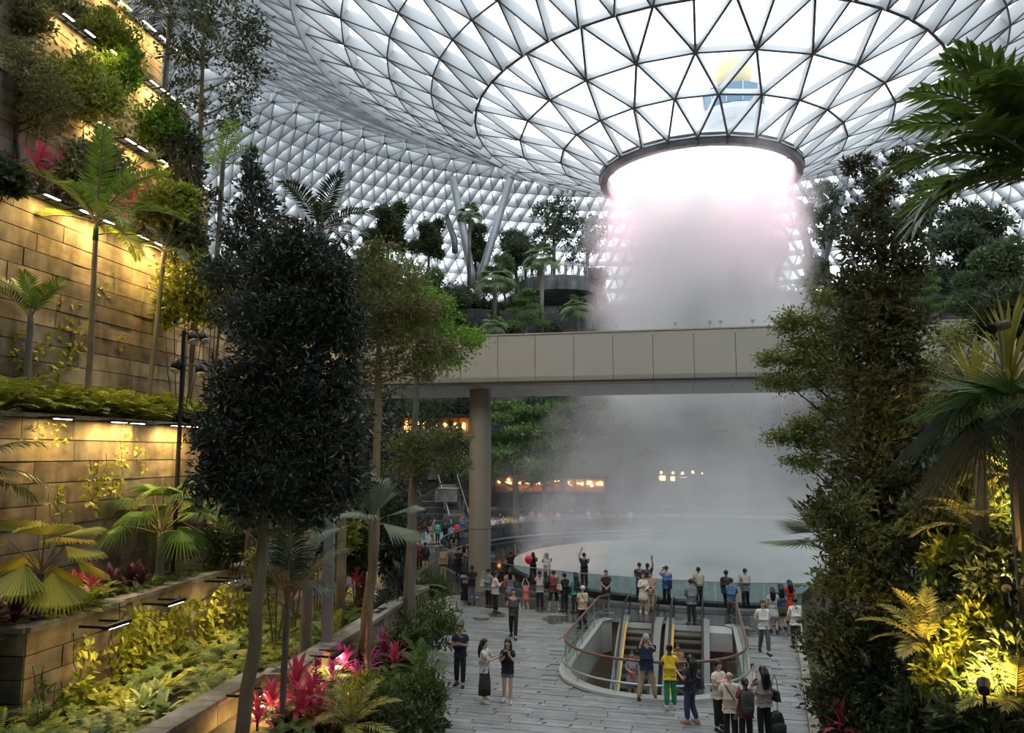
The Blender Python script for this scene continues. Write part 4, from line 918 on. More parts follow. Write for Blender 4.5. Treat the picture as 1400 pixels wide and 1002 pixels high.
px_tree('conical_tree', 'dark conical tree with a spiky top behind the big dark tree', 24.5, 350, 2.4, [(350, 600), (346, 400), (345, 205)], (.16, .03),
        [(345, 218, 11, 18, 14), (343, 248, 24, 20, 26), (350, 285, 38, 26, 44), (330, 320, 40, 28, 46), (375, 325, 40, 28, 46), (340, 370, 60, 34, 70), (385, 385, 40, 30, 40), (300, 375, 36, 28, 30), (345, 425, 62, 36, 70)], leaf=(.22, .42), nl=13, lmat=G_dark, bark=B_dark, seed=5)
px_tree('dark_tree', 'big dark glossy tree standing before the walls on a pale lamplit trunk', 15.5, 343, .55, [(352, 860), (360, 700), (378, 560), (400, 420), (410, 330)], (.15, .05),
        [(415, 335, 42, 30, 55), (380, 360, 48, 34, 65), (450, 375, 42, 34, 60), (420, 420, 64, 42, 110), (360, 430, 44, 38, 60), (470, 450, 36, 40, 60), (390, 490, 66, 44, 110), (450, 520, 48, 42, 75), (330, 530, 48, 42, 65), (300, 590, 44, 40, 60), (380, 570, 62, 42, 100), (450, 590, 52, 42, 80), (320, 650, 48, 40, 60), (400, 640, 62, 40, 90), (465, 655, 40, 36, 50), (285, 655, 30, 30, 26), (350, 690, 44, 26, 36), (430, 690, 36, 24, 30)],
        leaf=(.165, .36), nl=20, lmat=G_dark, bark=B_pale, seed=6, flat=.45, spread=.2, every=5, droop=.25)
b0 = gz(428, 21.5, .9); zt = at(428, 312, 21.5).z
palm('dark_palm', 'palm with dark feather fronds topping out above the big dark tree', b0, [(0, 0, 0), (.1, 0, zt-.9)], (.14, .10), fr_set(G_palmd, B_brown if False else B_pale, 1.75, .55, .075, 20, (1.3, 1.0, .7, .35), (.7, 1.0, 1.1, 1.2), vee=.3, hang=.25, seed=90), 11, a0=.7, bark=B_grey, seed=18)
# olive layered tree with bright green side
t = px_tree('layered_tree', 'layered small-leaved tree with straight pale trunk, olive crown and bright green side', 22.5, 505, .75, [(512, 760), (517, 560), (519, 440), (524, 330)], (.17, .035),
        [(520, 345, 34, 16, 26), (500, 375, 44, 20, 40), (550, 380, 46, 20, 40), (480, 410, 40, 20, 36), (530, 420, 64, 22, 64), (575, 425, 40, 18, 34), (500, 450, 56, 22, 56), (560, 465, 52, 20, 48), (470, 470, 26, 20, 20), (600, 480, 36, 16, 26), (525, 500, 52, 20, 46), (480, 515, 30, 16, 18), (575, 510, 36, 14, 22)],
        leaf=(.115, .5), nl=30, lmat=G_olive, bark=B_pale, seed=7, flat=.6, branch_r=.22, spread=.22, every=2, twig=.008)
px_tree('layered_tree', 'bright green layered tree behind the olive one, its sprays over the bridge end', 27, 562, .6, [(566, 640), (570, 520), (572, 425)], (.17, .04),
        [(590, 432, 44, 14, 40), (625, 462, 44, 11, 40), (575, 455, 40, 14, 34), (600, 490, 50, 13, 40), (560, 400, 40, 18, 34), (540, 370, 40, 18, 26), (600, 415, 30, 10, 20)], leaf=(.15, .5), nl=28, lmat=G_bright, bark=B_grey, seed=8, flat=.65, spread=.2, every=2, twig=.008)
px_tree('layered_tree', 'low spreading olive spray tree in front of the cascade and column', 25, 566, .6, [(566, 730), (566, 660), (572, 600)], (.14, .04),
        [(590, 600, 46, 13, 40), (560, 612, 42, 13, 36), (620, 596, 26, 10, 18), (600, 635, 48, 12, 40), (560, 640, 34, 11, 22), (628, 632, 22, 8, 12)], leaf=(.125, .5), nl=28, lmat=G_olive2, bark=B_grey, seed=9, flat=.65, rise=.9, spread=.2, every=2, twig=.008)
px_tree('shaded_tree', 'shaded dark tree filling the gap behind the fan palm and olive trunk', 31, 500, .6, [(500, 700), (505, 560)], (.2, .06),
        [(500, 560, 48, 40, 60), (545, 590, 40, 40, 50), (480, 620, 40, 40, 44), (540, 650, 44, 40, 50), (500, 680, 44, 40, 44), (560, 700, 26, 36, 24), (470, 560, 26, 40, 24)], leaf=(.24, .45), nl=13, lmat=G_dark, bark=B_dark, seed=10)
b0 = gz(472, 26, .8); t = thing('bare_trunk', 'bare tan tree trunk between the metal post and the olive layered tree', 'tree trunk', tuple(b0)); b = MB(); b.tube([(0, 0, 0), (.03, 0, 2), (.0, 0, 4.2), (.05, 0, 7.5)], [.17, .16, .14, .10], 9); b.build('trunk', B_pale, t, True)
b = MB(); b.tube([(0, 0, 3.2), (-.35, 0, 3.7)], [.05, .03], 5); b.tube([(0, 0, 2.2), (.3, .1, 2.6)], [.04, .02], 5); b.build('branch_stub', B_pale, t)
# grey-green broad fan palm and the young palm by the low wall
fgr = [fan_mesh(G_palmg, B_pale, R=1.25, pet=p, e0=e, nseg=14, span=1.25, join=.74, droop=d, pleat=.08, tilt=tl, r=np.random.default_rng(6)) for p, e, tl, d in ((.35, 1.45, -.1, .15), (.4, 1.15, -.2, .25), (.45, .75, -.35, .4), (.5, .3, -.5, .5))]
b0 = gz(511, 20.8, .75); zt = at(510, 722, 20.8).z
palm('broad_leaf_palm', 'palm with broad grey-green pleated leaves round its top, before the olive tree trunk', b0, [(0, 0, 0), (.02, 0, zt-.75)], (.07, .06), fgr, 11, a0=.5, leafname='pleated_leaf', bark=B_pale, seed=19)
b0 = gz(400, 17.0, .85); zt = at(405, 832, 17.0).z
palm('young_palm', 'young dark palm with upright sheathed fronds standing among the pink cordylines', b0, [(0, 0, 0), (.05, 0, zt-.85)], (.06, .075), fr_set(G_palmd, B_pale, 2.15, .60, .055, 26, (1.42, 1.28, 1.1, .9), (.45, .8, 1.2, 1.5), vee=.2, hang=.35, start=.28, seed=100), 12, a0=.4, bark=B_grey, seed=20)
# upper-left shrubs and trees
px_tree('terrace_tree', 'small olive tree on the cordyline terrace at the picture edge', 26.5, 22, 14.6, [(22, 190), (30, 130)], (.12, .05),
        [(40, 90, 44, 26, 50), (15, 110, 30, 24, 30), (60, 125, 44, 22, 44), (20, 150, 32, 22, 28), (55, 165, 34, 18, 24), (30, 65, 30, 18, 20), (85, 140, 26, 18, 18)], leaf=(.17, .45), nl=15, lmat=G_olive, bark=B_dark, seed=11)
def at_wallbed(px, x0, dy, z):
    p = on_wall(x0, px); return Vector((p.x-dy*.98, p.y+dy*.16, z))
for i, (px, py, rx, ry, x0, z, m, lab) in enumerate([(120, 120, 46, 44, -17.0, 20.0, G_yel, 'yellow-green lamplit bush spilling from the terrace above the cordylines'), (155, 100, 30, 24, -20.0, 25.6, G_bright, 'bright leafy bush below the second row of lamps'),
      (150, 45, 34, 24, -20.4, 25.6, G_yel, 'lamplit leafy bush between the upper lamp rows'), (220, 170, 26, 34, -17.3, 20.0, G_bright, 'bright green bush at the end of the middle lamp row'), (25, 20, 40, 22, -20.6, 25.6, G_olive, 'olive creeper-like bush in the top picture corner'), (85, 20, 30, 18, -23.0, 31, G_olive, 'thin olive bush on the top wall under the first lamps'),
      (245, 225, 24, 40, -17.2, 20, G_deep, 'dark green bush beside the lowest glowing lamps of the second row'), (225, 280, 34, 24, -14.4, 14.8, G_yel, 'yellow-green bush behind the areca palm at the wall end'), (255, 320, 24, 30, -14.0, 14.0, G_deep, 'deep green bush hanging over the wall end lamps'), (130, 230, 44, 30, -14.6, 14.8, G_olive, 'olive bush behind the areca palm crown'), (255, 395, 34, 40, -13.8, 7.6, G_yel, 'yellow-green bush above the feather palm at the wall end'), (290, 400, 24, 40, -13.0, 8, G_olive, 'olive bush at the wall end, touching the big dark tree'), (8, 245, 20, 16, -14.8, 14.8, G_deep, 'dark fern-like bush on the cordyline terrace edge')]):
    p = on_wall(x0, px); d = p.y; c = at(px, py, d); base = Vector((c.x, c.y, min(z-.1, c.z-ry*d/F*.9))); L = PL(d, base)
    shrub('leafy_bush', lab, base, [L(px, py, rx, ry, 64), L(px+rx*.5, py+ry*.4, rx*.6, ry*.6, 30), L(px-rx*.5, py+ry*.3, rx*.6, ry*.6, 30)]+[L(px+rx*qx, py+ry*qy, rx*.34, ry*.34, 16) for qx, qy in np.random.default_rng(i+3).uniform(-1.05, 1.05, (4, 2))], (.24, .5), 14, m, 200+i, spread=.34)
# pink cordylines on the second terrace
for i, (px, py, key, lab, sc) in enumerate([(55, 222, 'pink', 'bright pink cordyline under the olive terrace tree', 1.5), (82, 224, 'pink', 'bright pink cordyline beside the areca palm fronds, second of its pair', 1.5), (150, 235, 'pink', 'red-pink cordyline glimpsed behind the areca palm fronds', 1.6), (178, 262, 'pink', 'red-pink cordyline right behind the areca palm crown', 1.8), (198, 255, 'pink', 'small red-pink cordyline at the end of the cordyline terrace', 1.4), (222, 268, 'pink', 'small red cordyline under the dark bush at the lamp row end', 1.1), (236, 300, 'pink', 'small red cordyline above the wall end lamps', 1.0)]):
    p = on_wall(-15.95-.02*i, px); d = p.y; c = at(px, py, d); rosette('cordyline', lab, (c.x, c.y, min(14.8, c.z-.3)), key, 18, max(.3, c.z-min(14.8, c.z-.3)), sc, 'cordyline', None, 300+i)
# fern bed along the second wall
pts = []
for px in np.linspace(-10, 300, 46):
    for k in range(3):
        p = on_wall(-13.2-.35-.75*k, px+rng.uniform(-4, 4)); pts.append((p.x, p.y, 7.7+.15*k+rng.uniform(-.05, .3)))
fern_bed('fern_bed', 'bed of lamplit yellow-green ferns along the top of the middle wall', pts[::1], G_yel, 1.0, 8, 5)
pts = [(on_wall(-14.3-.5*rng.uniform(0, 2), px).x, on_wall(-14.3, px).y, 7.8+rng.uniform(0, .4)) for px in np.linspace(90, 300, 26)]
fern_bed('fern_bed', 'taller green ferns behind the yellow ferns at the foot of the tall wall', pts, G_mid, 1.0, 9, 6)
pts = [(on_wall(-15.9-.4*rng.uniform(0, 2), px).x, on_wall(-15.9, px).y, 14.75+rng.uniform(0, .2)) for px in np.linspace(-5, 300, 34)]
fern_bed('fern_bed', 'dark ferns along the edge of the cordyline terrace', pts, G_deep, .75, 7, 7)
pts = [(on_wall(-18.9-.4*rng.uniform(0, 2), px).x, on_wall(-18.9, px).y, 19.95+rng.uniform(0, .2)) for px in np.linspace(90, 270, 26)]
fern_bed('fern_bed', 'lamplit ferns on the terrace of the middle lamp row', pts, G_yel, .7, 7, 8)
pts = [(on_wall(-21.9-.4*rng.uniform(0, 2), px).x, on_wall(-21.9, px).y, 25.55+rng.uniform(0, .2)) for px in np.linspace(20, 230, 26)]
fern_bed('fern_bed', 'ferns and hanging greens on the upper lamp terrace', pts, G_olive, .8, 7, 9)
# plants along the third wall
for i, (px, dy, key, sc, lab) in enumerate([(8, .7, 'purp', 1.25, 'dark purple cordyline at the picture edge beside the pleated palm'), (40, .6, 'purp', 1.2, 'dark purple cordyline below the pleated palm leaves'), (62, .5, 'purp', 1.1, 'dark purple cordyline on the wall corner beside the lamp frame'), (2, 1.3, 'pink', 1.0, 'pink cordyline tip at the picture edge near the pleated palm'), (118, .9, 'pink', 1.15, 'bright pink cordyline between the pleated palm and the fan palm'), (140, 1.2, 'pink', 1.0, 'pink cordyline behind the fern clump on the creeper wall'), (165, .9, 'purp', 1.2, 'dark purple cordyline before the fan palm'), (190, 1.0, 'purp', 1.2, 'dark purple cordyline right below the fan palm leaves'), (205, .7, 'purp', 1.0, 'small purple cordyline near the second lamp frame')]):
    p = on_wall(-11.05-dy, px); rosette('cordyline', lab, (p.x, p.y, 2.4), key, 16, .55 if key == 'pink' else .4, sc, 'cordyline', None, 340+i)
pts = [(on_wall(-11.25, px).x+rng.uniform(-.3, .1), on_wall(-11.25, px).y, 2.5+rng.uniform(0, .15)) for px in (95, 105, 115, 122, 130, 138, 146, 152)]
fern_bed('fern_clump', 'yellow-green fern clump spilling over the wall by the first lamp frame', pts, G_yel, .8, 9, 10)
pts = [(on_wall(-11.4, px).x+rng.uniform(-.5, .1), on_wall(-11.4, px).y, 2.5+rng.uniform(0, .1)) for px in np.linspace(165, 330, 26)]
fern_bed('ground_cover', 'low green ground cover along the creeper wall top', pts, G_mid, .5, 8, 11, 'ground cover')
# creepers on the walls
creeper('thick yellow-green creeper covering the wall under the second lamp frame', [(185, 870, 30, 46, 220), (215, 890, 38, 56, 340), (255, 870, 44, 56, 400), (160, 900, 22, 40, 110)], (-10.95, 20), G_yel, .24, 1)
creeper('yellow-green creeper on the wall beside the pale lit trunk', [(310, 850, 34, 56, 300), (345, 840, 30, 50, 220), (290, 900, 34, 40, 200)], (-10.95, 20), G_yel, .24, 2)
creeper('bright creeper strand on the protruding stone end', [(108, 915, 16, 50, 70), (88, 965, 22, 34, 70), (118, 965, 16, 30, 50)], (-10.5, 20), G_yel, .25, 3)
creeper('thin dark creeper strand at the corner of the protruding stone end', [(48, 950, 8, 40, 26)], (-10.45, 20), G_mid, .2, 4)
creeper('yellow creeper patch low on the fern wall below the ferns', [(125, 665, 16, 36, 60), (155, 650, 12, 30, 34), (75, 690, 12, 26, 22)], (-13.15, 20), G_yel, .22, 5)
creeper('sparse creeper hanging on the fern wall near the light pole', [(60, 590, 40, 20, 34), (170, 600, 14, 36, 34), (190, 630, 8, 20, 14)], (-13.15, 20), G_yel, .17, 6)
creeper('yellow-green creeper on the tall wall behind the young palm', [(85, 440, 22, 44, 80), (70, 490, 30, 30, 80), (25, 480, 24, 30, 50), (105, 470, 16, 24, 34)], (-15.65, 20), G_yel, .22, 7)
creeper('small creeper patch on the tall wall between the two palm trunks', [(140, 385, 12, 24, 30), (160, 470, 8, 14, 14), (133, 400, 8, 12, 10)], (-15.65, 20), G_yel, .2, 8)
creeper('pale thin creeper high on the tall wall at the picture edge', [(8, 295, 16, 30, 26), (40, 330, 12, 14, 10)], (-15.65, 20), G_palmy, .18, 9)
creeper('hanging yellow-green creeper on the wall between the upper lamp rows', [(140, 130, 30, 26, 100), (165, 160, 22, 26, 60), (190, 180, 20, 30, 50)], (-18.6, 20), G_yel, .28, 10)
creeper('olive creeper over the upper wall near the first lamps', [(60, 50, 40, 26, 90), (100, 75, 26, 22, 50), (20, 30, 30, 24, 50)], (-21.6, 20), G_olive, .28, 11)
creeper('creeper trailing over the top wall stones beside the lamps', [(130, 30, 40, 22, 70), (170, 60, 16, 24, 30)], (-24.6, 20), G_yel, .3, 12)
# bed behind the low wall: bright ground plants
for i, (px, py, z, key, sc, lab) in enumerate([(198, 955, 1.3, 'pale', 1.05, 'pale rosette plant before the creeper wall'), (222, 968, 1.3, 'pale', 1.1, 'largest pale rosette plant before the creeper wall'), (245, 985, 1.3, 'pale', 1.0, 'pale rosette plant near the low wall corner, below the others'), (215, 938, 1.3, 'pale', .8, 'small pale rosette plant under the thick creeper'), (425, 862, .5, 'bright', 1.0, 'bright green rosette behind the low wall near the metal post'), (462, 834, 1.35, 'bright', 1.0, 'bright green rosette beyond the metal post behind the low wall'), (470, 815, 1.35, 'pale', .9, 'pale rosette beyond the metal post')]):
    z = .55; p = onz(px, py, z+.35); rosette('rosette_plant', lab, (p.x, p.y, z-.05), key, 18, .2, sc, 'plant', None, 370+i)
pts = []
for k in range(190):
    y = rng.uniform(14.5, 30); x = rng.uniform(*sorted((float(wp(-6.0, 20, y).x)-.2, float(wp(-10.9, 20, y).x)+.3))); pts.append((x, y, .5+rng.uniform(0, .15)))
fern_bed('ground_cover', 'yellow-green low planting in the lamplit bed behind the low wall', pts[:105], G_yel, .65, 8, 12, 'ground cover'); fern_bed('ground_cover', 'darker green leaves between the yellow-green planting of the lamplit bed', pts[105:], G_mid, .75, 8, 15, 'ground cover', .15)
# pink cordylines along the plaza bed
def bed_z(x, y): return .25+.75*float(np.clip((bedx(y)-x)/3.2, 0, 1))
for i, (px, py, z, key, sc, lab) in enumerate([(352, 985, 1.2, 'pink', 1.0, 'pink cordyline at the picture bottom beside the pale lit trunk'), (372, 962, 1.3, 'pink', .95, 'pink cordyline left of the bollard light'), (405, 935, 1.5, 'pink', 1.15, 'tallest bright pink cordyline behind the bollard light'), (425, 955, 1.3, 'pink', 1.1, 'bright pink cordyline beside the bollard light'), (438, 975, 1.1, 'pink', 1.0, 'pink cordyline at the bed centre near the yellow palm shrub'), (410, 975, 1.1, 'pink', .9, 'pink cordyline just behind the bollard cap'), (470, 905, 1.2, 'mag', 1.1, 'magenta cordyline before the olive tree trunk'), (490, 930, 1.0, 'mag', 1.0, 'magenta cordyline below the olive tree trunk'), (505, 905, 1.1, 'mag', 1.0, 'magenta cordyline at the foot of the broad-leaf palm'), (525, 885, 1.0, 'mag', 1.1, 'magenta cordyline beside the small dark cycad'), (540, 900, .9, 'pink', .9, 'pink cordyline at the plaza side of the bed'), (455, 925, 1.1, 'mag', .9, 'small magenta cordyline near the metal post'), (488, 790, 2.0, 'pink', .9, 'red cordyline by the small lamp frame beyond the fan palm'), (470, 808, 1.8, 'purp', .9, 'purple cordyline under the red one beyond the metal post')]):
    p = onz(px, py, z); g0 = bed_z(p.x, p.y) if i < 12 else 1.3; rosette('cordyline', lab, (p.x, p.y, g0), key, 20, max(.25, z-g0), sc, 'cordyline', None, 400+i)
t = thing('flower_spike', 'upright magenta flower spike beside the low wall corner', 'flower', tuple(onz(431, 960, .95))); b = MB(); b.tube([(0, 0, 0), (0, 0, .9)], .015, 5); b.build('stem', B_dark, t)
b = MB(); P = np.c_[rng.normal(size=(120, 2))*.035, rng.uniform(.35, .95, 120)]; leaves(b, P, rng.normal(size=(120, 3))+np.array([0, 0, .6]), .10, .6, 0, .1); b.build('blossom', G_mag, t)
for i, (px, py, z, m, sc, lab) in enumerate([(480, 985, 1.0, G_palmy, .9, 'low yellow-green palm shrub at the bottom of the plaza bed'), (455, 880, 1.2, G_yel, .8, 'lamplit feather shrub beside the foot of the metal post'), (462, 740, 1.9, G_palmy, .9, 'lamplit yellow palm shrub behind the broad-leaf palm'), (575, 905, .9, G_palm, .85, 'green feather palm shrub leaning over the plaza kerb')]):
    p = onz(px, py, z); g0 = min(z-.3, bed_z(p.x, p.y)); palm('palm_shrub', lab, (p.x, p.y, g0), [(0, 0, 0), (0, 0, .3)], (.07, .06), fr_set(m, B_pale, 1.2, .32, .045, 18, (1.35, 1.0, .65, .3), (.7, .9, 1.0, 1.0), seed=110+10*i), 14, a0=i, sc=sc, seed=30+i)
# small dark cycad beside the kerb
b0 = Vector((*onz(560, 850, .35)[:2], .3)); palm('cycad', 'small cycad with shaggy black trunk and green fronds at the kerb', b0, [(0, 0, 0), (0, 0, 1.25)], (.22, .17), fr_set(G_mid, B_pale, 1.5, .22, .035, 30, (1.1, .7, .35, .1), (.8, .9, .8, .7), vee=.15, hang=.05, seed=150), 10, a0=.3, bark=B_dark, cat='cycad', seed=40)
b0 = Vector((*onz(548, 905, .6)[:2], .5)); palm('cycad', 'cycad with arching dark fronds lower along the kerb, below the shaggy one', b0, [(0, 0, 0), (0, 0, .4)], (.16, .14), fr_set(G_palm, B_pale, 1.35, .32, .04, 26, (1.1, .8, .45, .2), (1.0, 1.1, 1.0, .9), seed=160), 12, a0=.9, bark=B_dark, cat='cycad', seed=41)
# dark glossy shrubs lining the plaza kerb
for i, (px, py, rx, ry, m, lab) in enumerate([(592, 845, 34, 34, G_mid, 'rounded glossy green shrub overhanging the plaza kerb near the cycad'), (560, 870, 30, 24, G_deep, 'dark shrub in the bed behind the rounded kerb shrub'), (575, 945, 34, 30, G_mid, 'dense green kerb shrub below the leaning palm shrub'), (560, 985, 44, 26, G_deep, 'dense dark kerb shrub at the bottom of the picture'), (520, 965, 34, 26, G_mid, 'mid-green shrub between the kerb shrubs and the pink cordylines'), (535, 830, 26, 26, G_dark, 'grey-green broad-leaved shrub at the foot of the fan palm'), (590, 800, 22, 16, G_mid, 'far green kerb shrub by the second pale trunk'), (450, 985, 26, 18, G_yel, 'lamplit yellow-green shrub beside the pink cordylines'), (500, 945, 26, 18, G_yel, 'yellow-green shrub under the magenta cordylines')]):
    d = float(np.interp(py, [800, 850, 905, 945, 985], [32, 25, 21.5, 19.5, 18])); c = at(px, py, d); base = Vector((c.x, c.y, min(bed_z(c.x, c.y), c.z-.2))); L = PL(d, base)
    shrub('kerb_shrub', lab, base, [L(px, py, rx, ry, 60), L(px+rx*.5, py+ry*.5, rx*.6, ry*.6, 30), L(px-rx*.5, py+ry*.4, rx*.6, ry*.6, 30)], (.17, .34), 16, m, 450+i, .4)
for i, (px, py, d, rx, ry, m, lab) in enumerate([(538, 742, 31, 20, 44, G_dark, 'dark tall shrub between the olive trunk and the second pale trunk'), (522, 700, 33, 26, 40, G_deep, 'dark leafy mass behind the broad-leaf palm'), (462, 715, 29, 24, 34, G_yel, 'lamplit yellow-green shrub behind the broad-leaf palm and bare trunk'), (436, 730, 27, 20, 40, G_deep, 'dark shrub behind the metal post'), (488, 745, 30, 20, 36, G_mid, 'green shrub behind the fan of the broad-leaf palm'), (405, 690, 26, 40, 30, G_deep, 'dark shrub in the gap under the big dark tree crown'), (320, 730, 27.5, 40, 34, G_deep, 'dark shrub by the shaded fan palm on the creeper wall'), (545, 800, 29, 16, 24, G_dark, 'dark low shrub at the foot of the second pale trunk'), (380, 760, 24, 40, 30, G_olive, 'olive lamplit shrub behind the young dark palm')]):
    c = at(px, py, d); base = Vector((c.x, c.y, min(1.0 if px > 350 else 2.4, c.z-.2))); L = PL(d, base)
    shrub('bed_shrub', lab, base, [L(px, py, rx, ry, 70), L(px+rx*.4, py+ry*.5, rx*.7, ry*.6, 40), L(px-rx*.4, py+ry*.5, rx*.7, ry*.6, 40)], (.22, .42), 15, m, 480+i, .35)
pts = []
for k in range(150):
    y = rng.uniform(15, 33); x = bedx(y)-rng.uniform(.2, 3.6); pts.append((x, y, bed_z(x, y)+.02))
fern_bed('ground_cover', 'green ground cover under the shrubs of the plaza bed', pts, G_mid, .5, 7, 13, 'ground cover')
# ================================================================== PLANTS OF THE RIGHT MOUND
px_tree('slender_dark_tree', 'tall slender dark tree with sparse leafy top standing at the plaza edge on the mound', 14.2, 1195, .8, [(1200, 800), (1205, 560), (1206, 400), (1208, 300), (1206, 245)], (.13, .025),
        [(1170, 226, 20, 12, 20), (1236, 222, 24, 12, 26), (1206, 262, 22, 14, 20), (1190, 300, 20, 16, 22), (1232, 318, 26, 18, 34), (1175, 335, 26, 16, 26), (1215, 350, 36, 20, 44), (1245, 360, 30, 18, 30), (1170, 385, 34, 20, 36), (1220, 395, 44, 20, 56), (1195, 425, 50, 20, 64), (1245, 440, 36, 22, 46), (1175, 460, 44, 22, 56), (1215, 475, 50, 24, 72), (1190, 510, 50, 24, 72), (1240, 520, 40, 26, 54), (1200, 550, 54, 26, 80), (1170, 590, 40, 24, 50), (1230, 590, 48, 28, 70), (1200, 625, 56, 26, 84), (1245, 650, 40, 26, 50), (1180, 665, 54, 26, 76), (1220, 700, 54, 28, 76)],
        leaf=(.135, .40), nl=13, lmat=G_bronze, bark=B_dark, seed=21, flat=.4, spread=.22, every=4)
px_tree('climber_bush', 'dense dark climbing bush around the foot of the slender dark tree', 13.4, 1190, .9, [(1195, 900), (1195, 740)], (.08, .03),
        [(1150, 690, 40, 26, 56), (1120, 700, 24, 18, 22), (1170, 740, 50, 28, 76), (1225, 745, 48, 30, 70), (1145, 790, 36, 26, 46), (1190, 800, 54, 30, 84), (1240, 820, 44, 30, 56), (1150, 860, 44, 26, 54), (1125, 880, 30, 20, 30), (1200, 870, 56, 30, 84), (1160, 930, 46, 28, 66), (1130, 960, 30, 24, 34), (1215, 940, 56, 32, 80), (1175, 990, 56, 28, 70), (1245, 990, 40, 30, 46)], leaf=(.125, .42), nl=13, lmat=G_deep, bark=B_dark, seed=22, spread=.22, every=4)
G_mid2 = lm('leaf_feathery', (.075, .095, .02), (.22, .25, .06), .5)
px_tree('feathery_tree', 'feathery tree with flat layered sprays reaching before the bridge beside the mist', 19.5, 1240, 2.0, [(1225, 760), (1205, 620), (1190, 500), (1180, 400)], (.13, .035),
        [(1140, 408, 44, 11, 64), (1090, 440, 40, 9, 68), (1150, 450, 44, 11, 68), (1110, 470, 44, 9, 68), (1068, 492, 34, 7, 49), (1130, 495, 50, 10, 76), (1075, 522, 40, 7, 60), (1140, 520, 44, 10, 60), (1150, 560, 40, 10, 49), (1110, 582, 36, 7, 49), (1075, 598, 34, 6, 45), (1130, 605, 40, 8, 53), (1100, 632, 34, 7, 41), (1160, 640, 34, 9, 38), (1180, 380, 30, 11, 38), (1290, 500, 60, 19, 76), (1300, 560, 60, 19, 57), (1310, 460, 40, 17, 57)], leaf=(.10, .5), nl=24, lmat=G_mid2, bark=B_dark, seed=23, flat=.65, rise=.75, every=2, twig=.008, spread=.22)
G_areca2 = lm('leaf_feather', (.035, .065, .012), (.14, .20, .03), .4, .35)
# big feather palm reaching in high up
b0 = gz(1455, 8.6, 4.4); zt = at(1440, 285, 8.6).z
fr = fr_set(G_areca2, B_pale, 1.9, .62, .10, 20, (1.25, .95, .6, .25), (.8, 1.1, 1.25, 1.3), vee=.2, hang=.3, seed=170)
t = palm('feather_palm', 'big feather palm on the mound whose dark fronds reach in high against the roof', b0, [(0, 0, 0), (.05, 0, zt-4.4)], (.11, .09), fr, 10, a0=.5, bark=B_grey, shaft=.35, seed=50)
for k, (az, i, s) in enumerate(((3.0, 0, 1.0), (3.25, 1, 1.05), (2.7, 1, 1.0), (3.5, 2, 1.0), (2.9, 2, 1.0), (3.9, 1, .9), (3.1, 3, .9))):
    part('frond', fr[i], t, Matrix.Translation((.05, 0, zt-4.4+.35))@Matrix.Rotation(az, 4, 'Z')@Matrix.Scale(s, 4))
# shaggy fan palm below it
fsh = [fan_mesh(m_, B_pale, R=1.0, pet=p, e0=e, nseg=30, span=3.6, join=.22, droop=d, pleat=.02, tilt=tl, r=np.random.default_rng(8)) for m_, p, e, tl, d in ((G_palm, .55, 1.2, -.5, .5), (G_palm, .65, .85, -.7, .8), (G_palmd, .7, .45, -.8, 1.0), (G_brown, .6, .05, -.8, 1.1))]
b0 = gz(1395, 9.4, 3.6); zt = at(1395, 590, 9.4).z
palm('shaggy_fan_palm', 'fan palm with long drooping split leaves hanging beside the slender dark tree', b0, [(0, 0, 0), (0, 0, zt-3.6)], (.13, .11), fsh, 20, a0=.4, bark=B_pale, leafname='fan_leaf', seed=51)
b0 = gz(1385, 10.3, 4.6); p = at(1385, 560, 10.3)
rosette('spiky_plant', 'spiky yellow-green plant with long narrow arching leaves above the shaggy fan palm', (p.x, p.y, p.z-.4), 'spider', 60, .9, 1.05, 'plant', None, 501)
rosette('spiky_plant', 'spiky long-leaved plant at the picture edge under the stone-coloured spotlight', (*gz(1330, 11.2, 0)[:2], at(1330, 560, 11.2).z-.3), 'spider', 50, .5, .9, 'plant', None, 502)
b = MB(); b.tube([(0, 0, 0), (0, 0, p.z-.4-3.8)], [.09, .08], 8); t = tag(b.build('palm_stump', B_pale, None, True), 'pale slim stem carrying the spiky yellow-green plant', 'plant stem'); t.location = (p.x, p.y, 3.8)
t = tag(b.build('palm_stump', B_pale, None, True), 'pale slim stem under the spiky plant near the stone-coloured spotlight', 'plant stem'); q = gz(1330, 11.2, 0); t.location = (q.x, q.y, at(1330, 560, 11.2).z-.3-(p.z-.4-3.8))
# stiff fan palm by the plaza
fst = [fan_mesh(G_palmg, B_pale, R=.85, pet=.55, e0=e, nseg=22, span=2.9, join=.3, droop=.15, pleat=.03, tilt=tl, r=np.random.default_rng(9)) for e, tl in ((1.1, -.2), (.7, -.3), (.3, -.3))]
b0 = Vector((*at(1142, 765, 14.6)[:2], .9)); zt = at(1140, 755, 14.6).z
palm('stiff_fan_palm', 'small palm with stiff round fan leaves reaching over the plaza beside the climbing bush', b0, [(0, 0, 0), (-.05, 0, zt-.9)], (.08, .07), fst, 11, a0=2.9, leafname='fan_leaf', seed=52)
